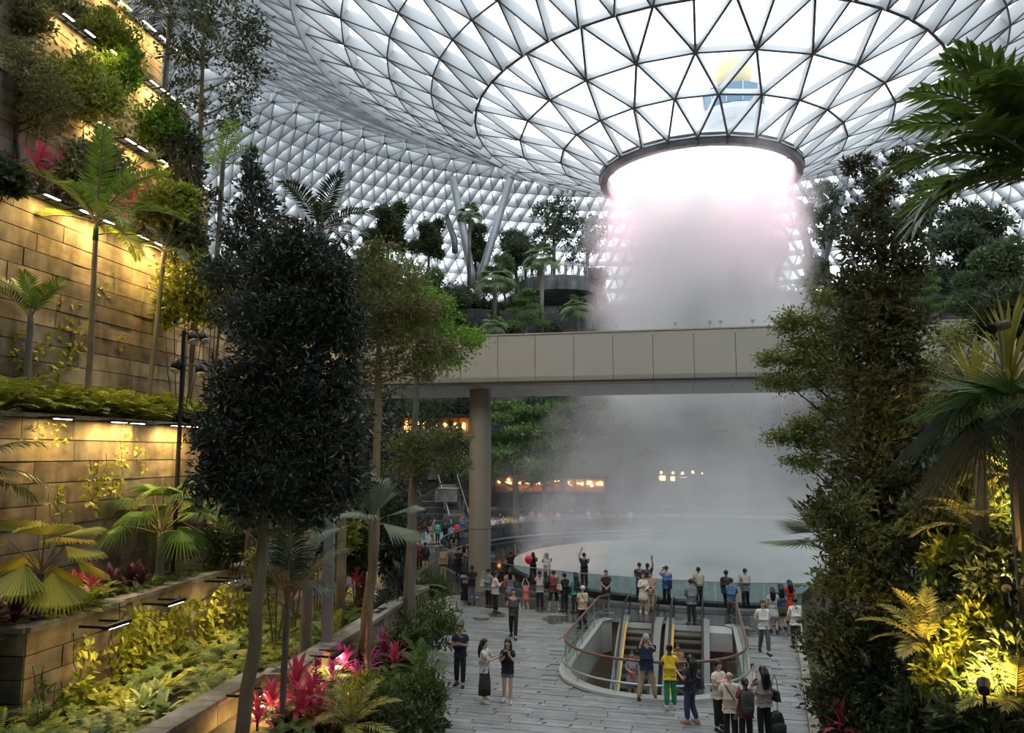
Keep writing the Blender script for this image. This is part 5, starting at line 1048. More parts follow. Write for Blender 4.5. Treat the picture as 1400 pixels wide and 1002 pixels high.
# lit shrubs of the mound
for i, (px, py, rx, ry, d, m, lab) in enumerate([(1270, 700, 36, 30, 12.6, G_deep, 'dark leafy shrub between the slender tree and the shaggy palm'), (1310, 760, 40, 30, 12.0, G_yel, 'yellow lamplit shrub below the shaggy palm fronds'), (1370, 770, 40, 40, 10.6, G_deep, 'dark shrub in front of the lamplit leaves at the picture edge'), (1290, 830, 40, 34, 11.6, G_mid, 'mid-green shrub at the middle of the mound beside the climbing bush'),
     (1350, 850, 40, 30, 10.6, G_yel, 'bright yellow lamplit shrub at the middle of the mound'), (1390, 900, 40, 40, 9.8, G_deep, 'dark leafy shrub low at the picture edge'), (1300, 910, 40, 34, 10.8, G_yel, 'yellow-green lamplit shrub low on the mound'), (1345, 960, 50, 34, 10.0, G_mid, 'green shrub at the bottom of the mound'), (1270, 970, 44, 34, 11.2, G_deep, 'dark green shrub at the bottom beside the climbing bush'), (1250, 590, 40, 34, 15.5, G_mid, 'leafy shrub behind the slender dark tree at bridge-foot height'), (1330, 650, 50, 40, 13.4, G_deep, 'dark shrub behind the shaggy palm'),
     (1300, 700, 60, 50, 15, G_mid, 'green shrub deep in the mound behind the lamplit ones'), (1395, 700, 40, 40, 12, G_mid, 'green shrub behind the trunk of the shaggy palm'), (1380, 430, 40, 40, 13.5, G_deep, 'dark shrub top behind the stone-coloured spotlight'), (1350, 990, 60, 20, 9.6, G_deep, 'lowest dark shrub cut by the picture bottom')]):
    c = at(px, py, d); base = Vector((c.x, c.y, min(rz_(c.x, c.y), c.z-.2))); L = PL(d, base)
    shrub('mound_shrub', lab, base, [L(px, py, rx, ry, 60), L(px+rx*.6, py+ry*.4, rx*.6, ry*.6, 28), L(px-rx*.6, py+ry*.4, rx*.6, ry*.6, 28)], (.15, .40), 14, m, 550+i, .3)
for i, (px, py, d, m, sc, lab) in enumerate([(1335, 720, 11.4, G_palmy, .75, 'yellow lamplit feather palm in the middle of the mound'), (1265, 880, 11.0, G_palmy, .7, 'yellow lamplit feather palm low on the mound beside the climbing bush'), (1390, 960, 9.6, G_palmy, .6, 'yellow feather palm in the bottom corner of the picture'), (1390, 650, 11.6, G_bright, .8, 'bright green feather palm behind the shaggy palm trunk')]):
    c = at(px, py, d); g0 = min(rz_(c.x, c.y), c.z-.3); palm('palm_shrub', lab, (c.x, c.y, g0), [(0, 0, 0), (0, 0, c.z-g0)], (.06, .05), fr_set(m, B_pale, 1.2, .34, .06, 16, (1.3, .95, .6, .25), (.8, 1.0, 1.1, 1.0), seed=200+10*i), 12, a0=i, sc=sc, seed=60+i)
pts = []
for k in range(240):
    y = rng.uniform(8.5, 24); x = rbedx(y)+rng.uniform(.15, 6); pts.append((x, y, rz_(x, y)+.02))
fern_bed('ground_cover', 'green ground cover over the planted mound', pts, G_mid, .5, 7, 14, 'ground cover')
c = at(1150, 985, 13.0); rosette('cordyline', 'red cordyline glimpsed at the bottom under the climbing bush', (c.x, c.y, c.z-.4), 'pink', 14, .4, .7, 'cordyline', None, 520)
# warm uplights hidden in the mound
def uplight(P, label, tgt, w=60, col=(1, .68, .18)):
    t = thing('garden_uplight', label, 'lamp', tuple(P)); v = (Vector(tgt)-Vector(P)).normalized()
    b = MB(); b.tube([(0, 0, -.3), (0, 0, 0)], .02, 5); b.build('spike', M_black, t); b = MB(); b.tube([-v*.08, v*.12], [.06, .075], 10); b.build('can', M_black, t); b = MB(); b.tube([v*.121, v*.125], .06, 10); b.build('lens', M_lamp, t)
    L = bpy.data.lights.new('garden_uplight', 'SPOT'); L.energy = w; L.color = col; L.spot_size = math.radians(110); L.spot_blend = .7; L.shadow_soft_size = .08
    lo = bpy.data.objects.new('uplight_beam', L); COL.objects.link(lo); lo.parent = t; lo.location = v*.14; lo.rotation_euler = v.to_track_quat('-Z', 'Y').to_euler(); return t
for i, (px, py, d, tx, ty, td, w, lab) in enumerate([(1345, 940, 9.2, 1340, 840, 11.0, 230, 'warm uplight low among the yellow shrubs of the mound'), (1300, 1000, 9.8, 1290, 880, 11.4, 200, 'warm uplight at the picture bottom beside the climbing bush'), (1375, 800, 10.2, 1350, 690, 12.2, 260, 'warm uplight below the shaggy palm'), (1250, 860, 11.6, 1230, 720, 13.4, 130, 'warm uplight between the climbing bush and the yellow feather palm'), (1398, 700, 10.8, 1380, 600, 13, 200, 'warm uplight behind the shaggy palm trunk')]):
    uplight(at(px, py, d), lab, at(tx, ty, td), w)
p = at(1366, 447, 9.6); t = thing('spotlight', 'stone-coloured tube spotlight on a post beside the spiky plant', 'spotlight', tuple(p)); b = MB(); b.tube([(-.12, -.05, -.03), (.12, .02, .04)], .06, 12); b.build('can', B_pale, t, True); b = MB(); b.tube([(-.125, -.052, -.032), (-.13, -.054, -.034)], .066, 12); b.build('rim', M_black, t)
b = MB(); b.tube([(0, 0, -3.2), (0, 0, 0)], .014, 6); b.build('post', M_tube, t)
# warm uplights in the left beds
for i, (px, py, z, tx, ty, td, w, lab) in enumerate([(470, 960, .8, 500, 850, 21, 55, 'warm uplight among the shrubs before the olive tree trunk'), (330, 1000, 1.0, 350, 800, 16.5, 60, 'warm uplight at the foot of the pale lit trunk'), (470, 765, 1.6, 465, 690, 28, 140, 'warm uplight behind the broad-leaf palm')]):
    uplight(onz(px, py, z), lab, at(tx, ty, td), w)
# ================================================================== TREES OF THE BACK HILL
def dup(root, loc, rz=0, sc=1.0, label=None, group=None):
    r_ = root.copy(); COL.objects.link(r_); r_.location = loc; r_.rotation_euler = (0, 0, rz); r_.scale = (sc,)*3
    if label: r_['label'] = label
    if group: r_['group'] = group
    for ch in list(root.children):
        c = ch.copy(); COL.objects.link(c); c.parent = r_
        for g in list(ch.children):
            d = g.copy(); COL.objects.link(d); d.parent = c
    return r_
def proto_tree(name, h, cr, lm_, seed, shape, leaf=.42, nl=12, bark=None):
    r = np.random.default_rng(seed); lob = []
    if shape == 'round':
        for k in range(11): a = r.uniform(0, 6.3); q = r.uniform(0, .75)*cr; zz = h-cr*1.0+r.uniform(-.75, .8)*cr; lob.append(((q*math.cos(a), q*math.sin(a), zz), (cr*.44, cr*.44, cr*.36), 60))
    elif shape == 'layer':
        for k in range(12): a = k*2.4; zz = h*(.35+.62*k/11); q = cr*(1-.55*k/11)*.62; lob.append(((q*math.cos(a), q*math.sin(a), zz), (cr*.55*(1.1-.5*k/11), cr*.55*(1.1-.5*k/11), cr*.035), 44))
    elif shape == 'cone':
        for k in range(12): zz = h*(.25+.72*k/11); q = cr*(1-.85*k/11); a = k*2.4; lob.append(((q*.4*math.cos(a), q*.4*math.sin(a), zz), (q*.7+.15, q*.7+.15, h*.09), 30))
    elif shape == 'airy':
        for k in range(12): a = r.uniform(0, 6.3); q = r.uniform(.2, .8)*cr; zz = h*(.5+.48*k/11); lob.append(((q*math.cos(a), q*math.sin(a), zz), (cr*.4, cr*.4, cr*.24), 18))
    return tree(name, 'x y z w', (0, 0, 0), [(0, 0, -1.5), (.05, 0, h*.45), (0, .05, h*.93)], (.03*h+.05, .03), lob, leaf=(leaf, .5), nl=nl, lmat=lm_, bark=bark or B_dark, seed=seed, flat=.45, every=3, twig=.02)
PROTO = {}; USED = set()
def hill(kind, px, ytop, ybase, depth, label, group=None, name=None):
    """place one plant of the hill by its top and foot in the photograph"""
    bt = at(px, ybase, depth); tp = at(px, ytop, depth); hgt = tp.z-bt.z; src, h0 = PROTO[kind]; s = hgt/h0
    if kind not in USED:
        USED.add(kind); src.location = bt; src.scale = (s,)*3; src.rotation_euler = (0, 0, rng.uniform(0, 6.28)); src['label'] = label
        if group: src['group'] = group
        return src
    return dup(src, bt, rng.uniform(0, 6.28), s, label, group)
PROTO['round'] = (proto_tree('round_tree', 8, 3.2, G_far, 31, 'round'), 8); PROTO['dense'] = (proto_tree('dense_tree', 8, 2.6, G_deep, 32, 'round'), 8); PROTO['airy'] = (proto_tree('airy_hill_tree', 9, 3.2, G_far, 33, 'airy', .38, 10, B_grey), 9)
G_layer = lm('leaf_tiered', (.05, .10, .025), (.15, .24, .07), .6, .25); PROTO['layer'] = (proto_tree('tiered_tree', 8, 3.4, G_layer, 34, 'layer', .26, 16, B_grey), 8); PROTO['light'] = (proto_tree('light_tree', 8, 3.0, G_farl, 35, 'round'), 8); PROTO['cone'] = (proto_tree('slim_tree', 8, 1.9, G_far, 36, 'cone'), 8)
def shrub_proto(m, seed): return (shrub('hill_shrub', 'x y z w', (0, 0, 0), [((0, 0, .9), (1.2, 1.2, .8), 60), ((.9, .3, .6), (.8, .8, .6), 30), ((-.9, -.2, .6), (.8, .8, .6), 30)], (.34, .45), 10, m, seed), 1.8)
PROTO['shrub'] = shrub_proto(G_far, 37); PROTO['shrubd'] = shrub_proto(G_deep, 38); PROTO['shrubl'] = shrub_proto(G_farl, 39)
ff = [fan_mesh(G_farl, B_grey, R=1.25, pet=1.2, e0=e, nseg=16, span=3.4, join=.5, droop=d, pleat=.05, tilt=tl, r=np.random.default_rng(9)) for e, tl, d in ((1.3, -.5, .4), (.9, -.7, .6), (.45, -.8, .8), (.05, -.7, .9))]
PROTO['fan'] = (palm('hill_fan_palm', 'x y z w', (0, 0, 0), [(0, 0, -1), (.1, 0, 3.0)], (.2, .16), ff, 22, leafname='fan_leaf', seed=70, rings=False), 5.0)
PROTO['tallfan'] = (palm('tall_fan_palm', 'x y z w', (0, 0, 0), [(0, 0, -1), (.1, 0, 7.0)], (.2, .16), ff, 18, leafname='fan_leaf', seed=71, rings=False, sc=.8), 8.6)
for a in [('dense', 530, 280, 372, 84, 'dark round tree on the hilltop above the olive layered tree'), ('dense', 586, 302, 378, 84, 'smaller dark round tree between the olive tree and the V columns'), ('tallfan', 641, 276, 378, 84, 'tall fan palm rising between the legs of the V columns'), ('dense', 650, 312, 385, 91, 'dark round tree behind the V columns'), ('round', 706, 318, 392, 92, 'green round tree right of the V columns'),
          ('airy', 757, 276, 392, 93, 'tall airy tree standing behind the people on the lookout deck'), ('airy', 803, 300, 400, 90, 'faint sparse tree between the lookout deck and the mist'), ('fan', 676, 358, 432, 76, 'fan palm with round crown below the foot of the V columns'), ('fan', 675, 428, 476, 68, 'low broad fan palm behind the bridge parapet, below the other'), ('fan', 790, 402, 462, 71, 'fan palm behind the bridge at the edge of the mist'),
          ('tallfan', 740, 330, 470, 74, 'thin tall palm stem in front of the lookout deck'), ('layer', 720, 398, 470, 73, 'tiered tree on the hill below the lookout deck'), ('light', 690, 350, 410, 82, 'pale green tree below the round tree by the V columns'), ('light', 590, 372, 450, 78, 'pale green tree under the small dark round tree'), ('round', 625, 395, 460, 76, 'green tree on the hill next to the bright layered sprays'), ('round', 815, 370, 425, 84, 'round tree half veiled by the mist beside the deck'),
          ('layer', 705, 548, 712, 70, 'bright tiered tree right beside the column, below the bridge'), ('layer', 745, 552, 708, 72, 'bright tiered tree with thin trunk at the edge of the mist below the bridge'), ('airy', 728, 548, 706, 78, 'airy tree between the two bright tiered trees'), ('layer', 850, 560, 700, 77, 'tiered tree deep in the mist'), ('round', 790, 560, 690, 80, 'round tree veiled by mist behind the tiered trees'), ('round', 700, 590, 690, 79, 'dark green tree behind the tiered tree by the column'),
          ('round', 590, 545, 640, 76, 'dark tree below the bridge behind the glowing restaurant'), ('cone', 618, 600, 668, 72, 'slim green tree at the restaurant terrace'), ('layer', 500, 340, 440, 72, 'tiered tree behind the olive layered tree'), ('dense', 450, 330, 420, 80, 'dark tree behind the dark palm top'), ('layer', 1010, 575, 700, 80, 'tiered tree faint in the mist below the bridge'),
          ('airy', 1132, 255, 400, 86, 'sparse tree beside the tube column right of the mist'), ('airy', 1205, 240, 410, 90, 'light green tree top behind the slender dark tree'), ('round', 1330, 285, 420, 70, 'broad tree on the far hill between the slender tree and the feather palm'), ('airy', 1280, 250, 420, 74, 'airy tall tree on the far hill beside the broad one'), ('light', 1385, 330, 440, 62, 'dark tree on the far hill under the feather palm fronds'), ('layer', 1265, 370, 452, 66, 'tiered tree on the far hill above the bridge end'), ('light', 1112, 352, 412, 84, 'dark tree at the foot of the tube columns right of the mist'), ('light', 1325, 375, 450, 64, 'pale tree on the far hill above the bridge end')]: hill(*a)
r_ = np.random.default_rng(77)
def where(k, deg):
    led = {2: 'lowest planted shelf above the shops', 3: 'shelf level with the restaurant', 4: 'middle hill ledge', 5: 'upper hill ledge', 6: 'hilltop below the dome'}[k]
    sd = 'far left flank' if deg > 38 else 'part below the lookout deck' if deg > 14 else 'part veiled by the mist' if deg > -22 else 'part right of the mist'
    return led, sd
for i in range(130):
    k = int(r_.integers(3, 7)); R = TIERS[k][0]; z = TIERS[k][2]; deg = r_.uniform(-62, 62); p = polar(R+r_.uniform(.8, 3.2), deg, z-.1); kind = ('shrub', 'shrubd', 'shrubl', 'shrub')[r_.integers(4)]
    src, h0 = PROTO[kind]; c_ = {'shrub': 'mid-green', 'shrubd': 'dark', 'shrubl': 'pale'}[kind]; led, sd = where(k, deg); lab = '%s shrub on the %s, %s' % (c_, led, sd); grp = '%s shrubs, %s, %s' % (c_, led, sd)
    s = r_.uniform(.8, 1.9)
    if kind not in USED: USED.add(kind); src.location = p; src.scale = (s,)*3; src['label'] = lab; src['group'] = grp
    else: dup(src, p, r_.uniform(0, 6.3), s, lab, grp)
for i in range(46):
    k = int(r_.integers(2, 7)); R = TIERS[k][0]; z = TIERS[k][2]; deg = r_.choice([r_.uniform(8, 60), r_.uniform(-60, 10)]); p = polar(R+r_.uniform(1.2, 3.4), deg, z-.1); kind = ('round', 'light', 'cone', 'dense', 'layer')[r_.integers(5)]
    src, h0 = PROTO[kind]; nm = {'round': 'round green', 'light': 'pale round', 'cone': 'slim pointed', 'dense': 'dark dense', 'layer': 'flat-tiered'}[kind]
    d = dup(src, p, r_.uniform(0, 6.3), r_.uniform(.42, .72), '%s tree on the %s, %s' % (nm, *where(k, deg)), '%s trees, %s, %s' % (nm, *where(k, deg)))
for i in range(40):
    deg = r_.uniform(-45, 55); p = polar(26.2+r_.uniform(0, 2.2), deg, 1.4); kind = ('shrub', 'shrubl')[r_.integers(2)]; src, h0 = PROTO[kind]
    dup(src, p, r_.uniform(0, 6.3), r_.uniform(.45, .75), 'low %s shrub in the planter before the shops, %s' % ('mid-green' if kind == 'shrub' else 'pale', where(2, deg)[1]), 'low %s planter shrubs, %s' % ('mid-green' if kind == 'shrub' else 'pale', where(2, deg)[1]))
t = dup(PROTO['shrubl'][0], at(770, 695, 73.5), .4, .8, 'yellow-flowered shrub in the planter behind the seated people'); [setattr(c, 'data', c.data.copy()) for c in t.children if c.name.startswith('foliage')]
for c in t.children:
    if c.name.startswith('foliage'): c.data.materials[0] = G_yel
if 'group' in t: del t['group']
# ================================================================== PEOPLE
CLO = {}
def cloth(c):
    k = tuple(round(x, 3) for x in c)
    if k not in CLO: CLO[k] = mat('cloth_%d' % len(CLO), k, .85, 0, c2=tuple(min(1, x*1.35+.01) for x in k), scale=9, bump=.25)
    return CLO[k]
SKINS = [mat('skin_light', (.62, .40, .29), .55), mat('skin_tan', (.47, .28, .18), .55), mat('skin_dark', (.16, .085, .05), .55)]
HAIR = [mat('hair_black', (.010, .009, .009), .4), mat('hair_grey', (.36, .35, .33), .6), mat('hair_brown', (.045, .025, .015), .45)]
M_shoe = mat('shoe_black', (.015, .015, .016), .5); M_shoew = mat('shoe_white', (.6, .6, .58), .6); M_eye = mat('eye_dark', (.01, .008, .007), .2); M_lip = mat('lips', (.30, .10, .08), .5)
JOBS = []
def job(verts, edges, rad, root, sub=1): JOBS.append((verts, edges, rad, root, sub)); return len(JOBS)-1
ARMS = {'down': ((.215, -.02, 1.12), (.225, .07, .87)), 'photo': ((.215, .20, 1.22), (.075, .33, 1.50)), 'phone': ((.22, .05, 1.12), (.055, .25, 1.20)), 'raise': ((.25, .04, 1.62), (.23, .08, 1.88)), 'hold': ((.22, .04, 1.12), (.05, .25, 1.02)), 'back': ((.24, -.09, 1.13), (.06, -.17, .95)),
        'fwd': ((.20, .14, 1.14), (.19, .36, 1.08)), 'up': ((.24, .06, 1.55), (.12, .14, 1.80)), 'swing': ((.22, -.13, 1.14), (.22, -.10, .90)), 'bent': ((.23, .0, 1.12), (.20, .22, 1.24)), 'cradle': ((.23, .05, 1.14), (.0, .24, 1.17)), 'rail': ((.21, .14, 1.13), (.17, .34, 1.10))}
LEGS = {'stand': (((.095, .015, .50), (.10, -.01, .085)), ((.095, .02, .50), (.11, .03, .085))), 'wide': (((.15, .02, .50), (.22, -.02, .085)), ((.15, .02, .50), (.22, .02, .085))), 'walk': (((.095, .17, .53), (.09, .22, .085)), ((.09, .0, .49), (.09, -.24, .12))), 'sit': (((.11, .42, .50), (.11, .44, .085)), ((.10, .43, .50), (.12, .40, .085))), 'step': (((.095, .05, .50), (.09, .04, .085)), ((.09, .06, .50), (.12, -.10, .10)))}
def person(pos, h, yaw, label, arms=('down', 'down'), legs='stand', top=((.02, .02, .025), 'short'), bot=((.02, .02, .025), 'trousers'), hair=('short', 0), skin=1, shoes=0, fingers=True, face=False, lean=0, head_tilt=0, female=False, extras=(), rot_extra=None):
    t = thing('person', label, 'person', tuple(pos), math.radians(yaw)); s = h/1.72; t.scale = (s, s, s)
    dz = -.42 if legs == 'sit' else 0.; sh = .155 if female else .175; hw = 1.0 if not female else .93
    def z_(p): return (p[0], p[1]+lean*max(0, p[2]-.95), p[2]+dz)
    V = [(0, 0, .95), (0, 0, 1.09), (0, .005, 1.29), (0, 0, 1.43), (0, .01, 1.49), (0, .025+head_tilt*.04, 1.55), (0, .015+head_tilt*.08, 1.62), (0, .0+head_tilt*.10, 1.685)]; V = [z_(p) for p in V]
    R = [(.150, .11), (.130*hw, .098), (.158*hw, .115), (.064, .062), (.054, .054), (.070, .077), (.080, .094), (.060, .070)]; E_ = [(i, i+1) for i in range(7)]
    V.append(z_((0, .112+head_tilt*.06, 1.595))); R.append((.014, .014)); E_.append((6, len(V)-1))          # nose
    for sx in (-1, 1): V.append(z_((sx*.082, .0+head_tilt*.06, 1.60))); R.append((.012, .02)); E_.append((6, len(V)-1))     # ears
    arm_pts = []; leg_pts = []
    for sx, ap in zip((-1, 1), arms):
        (e, w) = ARMS[ap] if isinstance(ap, str) else ap
        S_ = z_((sx*sh, 0, 1.385)); El = z_((sx*e[0], e[1], e[2])); Wr = z_((sx*w[0], w[1], w[2])); arm_pts.append((S_, El, Wr)); k = len(V)
        V += [S_, El, Wr]; R += [(.060*hw, .060*hw), (.046*hw, .046*hw), (.031, .031)]; E_ += [(2, k), (k, k+1), (k+1, k+2)]
        hd = Vector(Wr)-Vector(El); hd.normalize(); lat = hd.cross(Vector((0, 1, 0)) if abs(hd.y) < .8 else Vector((0, 0, 1))); lat.normalize(); nn = hd.cross(lat); pm = Vector(Wr)+hd*.075
        V.append(tuple(pm)); R.append((.032, .024)); E_.append((k+2, k+3))
        if fingers:
            for q, (o, l) in enumerate(((-.030, .070), (-.010, .084), (.010, .080), (.029, .062))):
                a = pm+lat*o+hd*.03; b_ = pm+lat*o*1.1+hd*(.03+l*.55)+nn*.012; c_ = pm+lat*o*1.1+hd*(.03+l*.85)+nn*.035; m = len(V); V += [tuple(a), tuple(b_), tuple(c_)]; R += [(.0095,)*2, (.0085,)*2, (.007,)*2]; E_ += [(k+3, m), (m, m+1), (m+1, m+2)]
            m = len(V); V += [tuple(Vector(Wr)+hd*.035+lat*.035), tuple(Vector(Wr)+hd*.08+lat*.055+nn*.02)]; R += [(.012,)*2, (.009,)*2]; E_ += [(k+2, m), (m, m+1)]
        else: m = len(V); V.append(tuple(pm+hd*.07)); R.append((.018, .012)); E_.append((k+3, m))
    for sx, (kn, an) in zip((-1, 1), LEGS[legs]):
        zz = 1 if legs != 'sit' else 0
        Hp = z_((sx*.085, 0, .88)); Kn = (sx*kn[0], kn[1], kn[2]); An = (sx*an[0], an[1], an[2]); To = (sx*(an[0]+.02), an[1]+.14, .04 if an[2] < .1 else an[2]-.06); leg_pts.append((Hp, Kn, An, To)); k = len(V)
        V += [Hp, Kn, An, To]; R += [(.095, .095), (.064, .064), (.042, .042), (.036, .03)]; E_ += [(0, k), (k, k+1), (k+1, k+2), (k+2, k+3)]
    parts = [('body', job(V, E_, R, 0), SKINS[skin])]
    tc, tk = top; bc, bk = bot
    # upper garment follows the torso and arms
    V2 = [z_((0, 0, .955 if 'dress' not in bk else .985)), z_((0, 0, 1.08)), z_((0, .005, 1.29)), z_((0, 0, 1.44))]; R2 = [(.178, .134), (.160*hw, .122), (.185*hw, .137), (.088, .08)]; E2_ = [(0, 1), (1, 2), (2, 3), (0, 4)]; V2 += [z_((0, 0, .92 if 'dress' not in bk else .95))]; R2 += [(.178, .134)]
    for (S_, El, Wr) in arm_pts:
        k = len(V2); S_, El, Wr = map(Vector, (S_, El, Wr))
        if tk == 'long': V2 += [tuple(S_), tuple(El), tuple(Wr-(Wr-El)*.06)]; R2 += [(.080, .080), (.060, .060), (.044, .044)]; E2_ += [(2, k), (k, k+1), (k+1, k+2)]
        elif tk == 'short': V2 += [tuple(S_), tuple(S_+(El-S_)*.62)]; R2 += [(.082, .082), (.072, .072)]; E2_ += [(2, k), (k, k+1)]
        else: V2 += [tuple(S_*.9+Vector(V2[2])*.1)]; R2 += [(.066, .066)]; E2_ += [(2, k)]
    parts.append(('shirt' if bk != 'dress' else 'dress_top', job(V2, E2_, R2, 0), cloth(tc)))
    if bk in ('trousers', 'shorts', 'capri'):
        V3 = [z_((0, 0, 1.06)), z_((0, 0, .90))]; R3 = [(.158, .118), (.168, .128)]; E3 = [(0, 1), (0, 2)]; V3.append(z_((0, 0, 1.085))); R3.append((.152, .114))
        for (Hp, Kn, An, To) in leg_pts:
            k = len(V3); Hp, Kn, An = map(Vector, (Hp, Kn, An))
            if bk == 'trousers': V3 += [tuple(Hp), tuple(Kn), tuple(An+(Kn-An)*.03)]; R3 += [(.112, .112), (.086, .086), (.070, .070)]; E3 += [(1, k), (k, k+1), (k+1, k+2)]
            elif bk == 'capri': V3 += [tuple(Hp), tuple(Kn), tuple(Kn+(An-Kn)*.35)]; R3 += [(.112, .112), (.086, .086), (.074, .074)]; E3 += [(1, k), (k, k+1), (k+1, k+2)]
            else: V3 += [tuple(Hp), tuple(Hp+(Kn-Hp)*.62)]; R3 += [(.115, .115), (.104, .104)]; E3 += [(1, k), (k, k+1)]
        parts.append((bk if bk != 'capri' else 'trousers', job(V3, E3, R3, 1), cloth(bc)))
    elif bk in ('skirt', 'dress', 'longdress'):
        b = MB(); lo = {'skirt': .52, 'dress': .50, 'longdress': .22}[bk]; fl = {'skirt': .215, 'dress': .225, 'longdress': .215}[bk]; n = 20; V3 = []; prof = [(.135, .10, 1.08), (.165, .12, .93), (fl*.95, fl*.75, (lo+.93)/2), (fl, fl*.82, lo), (fl*.9, fl*.72, lo+.015)]
        if legs == 'sit': prof = [(.135, .10, 1.08), (.17, .14, .9)]
        for j, (rx, ry, zz) in enumerate(prof):
            for i in range(n): a = 2*math.pi*i/n; w = 1+(.05*math.sin(a*6)*(j >= 2)); V3.append(z_((rx*w*math.cos(a), ry*w*math.sin(a)+.01, zz)))
        b.add(V3, [[j*n+i, j*n+(i+1) % n, (j+1)*n+(i+1) % n, (j+1)*n+i] for j in range(len(prof)-1) for i in range(n)]); b.build('skirt', cloth(tc if bk == 'dress' else bc), t, True)
    for (Hp, Kn, An, To) in leg_pts:
        b = MB(); An, To = Vector(An), Vector(To); d = (To-An); d.z = 0; d.normalize(); z0 = An.z-.085; a = math.atan2(d.y, d.x)
        c_ = An+d*.06; b.box((c_.x, c_.y, z0+.02), (.27, .095, .04), a); b.tube([An-d*.06+Vector((0, 0, -.03)), An+Vector((0, 0, -.02)), An+d*.09+Vector((0, 0, -.045)), An+d*.18+Vector((0, 0, -.055))], [.036, .052, .045, .03], 8); b.build('shoe', M_shoe if shoes == 0 else (M_shoew if shoes == 1 else SKINS[skin]), t, True)
    # hair: a shell over the skull, open at the face
    hk, hc = hair; hm = HAIR[hc] if isinstance(hc, int) else cloth(hc); b = MB(); n = 14; V4 = []; c0 = Vector(z_((0, -.008+head_tilt*.07, 1.625)))
    if hk != 'bald':
        rows = 8; lowz = {'short': -.35, 'long': -.8, 'tail': -.5, 'cap': -.05, 'bob': -.95, 'bun': -.5}[hk]
        for j in range(rows+1):
            th = j/rows
            for i in range(n):
                a = 2*math.pi*i/n; front = max(0, math.sin(a)); low = lowz+(0.30-lowz)*min(1, front*1.5)**1.2 if hk != 'cap' else lowz
                ph = math.pi/2-th*(math.pi/2-math.asin(max(-.98, low))); V4.append(c0+Vector((.096*math.cos(a)*math.cos(ph), .115*math.sin(a)*math.cos(ph), .112*math.sin(ph))))
        b.add([tuple(v) for v in V4], [[j*n+i, j*n+(i+1) % n, (j+1)*n+(i+1) % n, (j+1)*n+i] for j in range(rows) for i in range(n)])
        if hk == 'long':
            for dx in (-.045, 0, .045): b.tube([c0+Vector((dx, -.06, .03)), c0+Vector((dx*1.3, -.10, -.12)), c0+Vector((dx*1.35, -.125, -.27)), c0+Vector((dx*1.1, -.125, -.42))], [.05, .058, .05, .02], 7)
        if hk == 'tail': b.tube([c0+Vector((0, -.10, .03)), c0+Vector((0, -.15, -.02)), c0+Vector((0, -.15, -.16)), c0+Vector((0, -.13, -.28))], [.025, .04, .035, .01], 7)
        if hk == 'bun': b.ball(c0+Vector((0, -.10, .07)), .045, 6)
        if hk == 'cap': b.box(c0+Vector((0, .12, .0)), (.13, .10, .012))
        b.build('hair' if hk != 'cap' else 'cap', hm, t, True)
    if face:
        for sx in (-1, 1): b = MB(); b.ball(z_((sx*.030, .094+head_tilt*.05, 1.622)), (.012, .008, .007), 5); b.build('eye', M_eye, t, True)
        b = MB(); b.ball(z_((0, .094+head_tilt*.05, 1.556)), (.022, .008, .006), 5); b.build('mouth', M_lip, t, True)
    t['_jobs'] = len(parts); PEOPLE.append((t, parts)); return t
PEOPLE = []
K = (.012, .012, .014); NAVY = (.012, .018, .045); WHT = (.62, .60, .57); CREAM = (.55, .46, .30); GREY = (.20, .20, .21); BEIGE = (.36, .28, .19); RED = (.45, .03, .03); BLUE = (.05, .14, .36); TEAL = (.06, .35, .33); DENIM = (.10, .15, .25); PINK = (.62, .22, .22); MAROON = (.20, .03, .04)
def fp(px, py, z=0): return onz(px, py, z)
# --- the plaza's front
person(fp(629, 938), 1.74, 172, 'man in dark navy polo looking down at his hands by the planted kerb', ('phone', 'phone'), 'step', (NAVY, 'short'), (K, 'trousers'), face=True, head_tilt=.5)
person(fp(662, 960), 1.64, -105, 'woman in long dark olive dress over a white tee, holding up a phone', (((.20, .20, 1.18), (.06, .40, 1.27)), ((.20, .18, 1.18), (.03, .40, 1.25))), 'stand', ((.55, .53, .50), 'short'), ((.035, .034, .026), 'longdress'), ('long', 0), 0, 1, face=True, female=True)
person(fp(694, 960), 1.64, 172, 'woman in black tee and denim shorts with long hair, hands at her chin', (((.19, .08, 1.12), (.06, .17, 1.33)), ((.20, .10, 1.12), (.03, .18, 1.30))), 'step', (K, 'short'), ((.16, .21, .30), 'shorts'), ('long', 0), 0, 1, face=True, female=True)
person(fp(702, 872), 1.74, 176, 'photographer in grey vest walking over the plaza with raised camera', ('down', ((.24, .10, 1.12), (.20, .26, 1.33))), 'walk', ((.06, .065, .075), 'short'), (K, 'trousers'), face=True, skin=0)
person(fp(645, 826), 1.68, 5, 'person in black tee and blue jeans standing against the column', ('hold', 'hold'), 'stand', (K, 'short'), ((.10, .14, .22), 'trousers'), ('tail', 0), female=True)
person(fp(677, 838), 1.70, -70, 'man in pale pink shirt and dark trousers looking at a phone beside the column', ('phone', 'phone'), 'stand', ((.60, .50, .48), 'long'), (K, 'trousers'), head_tilt=.5)
person(fp(668, 831), 1.66, -40, 'person in grey vest with a pale bag, half behind the man in pink shirt', ('phone', 'hold'), 'stand', (GREY, 'short'), (K, 'trousers'))
person(fp(697, 828), 1.60, 10, 'woman in lavender-grey dress with long black hair behind the photographer', ('bent', 'bent'), 'stand', ((.24, .25, .36), 'sleeveless'), ((.24, .25, .36), 'dress'), ('long', 0), 0, female=True)
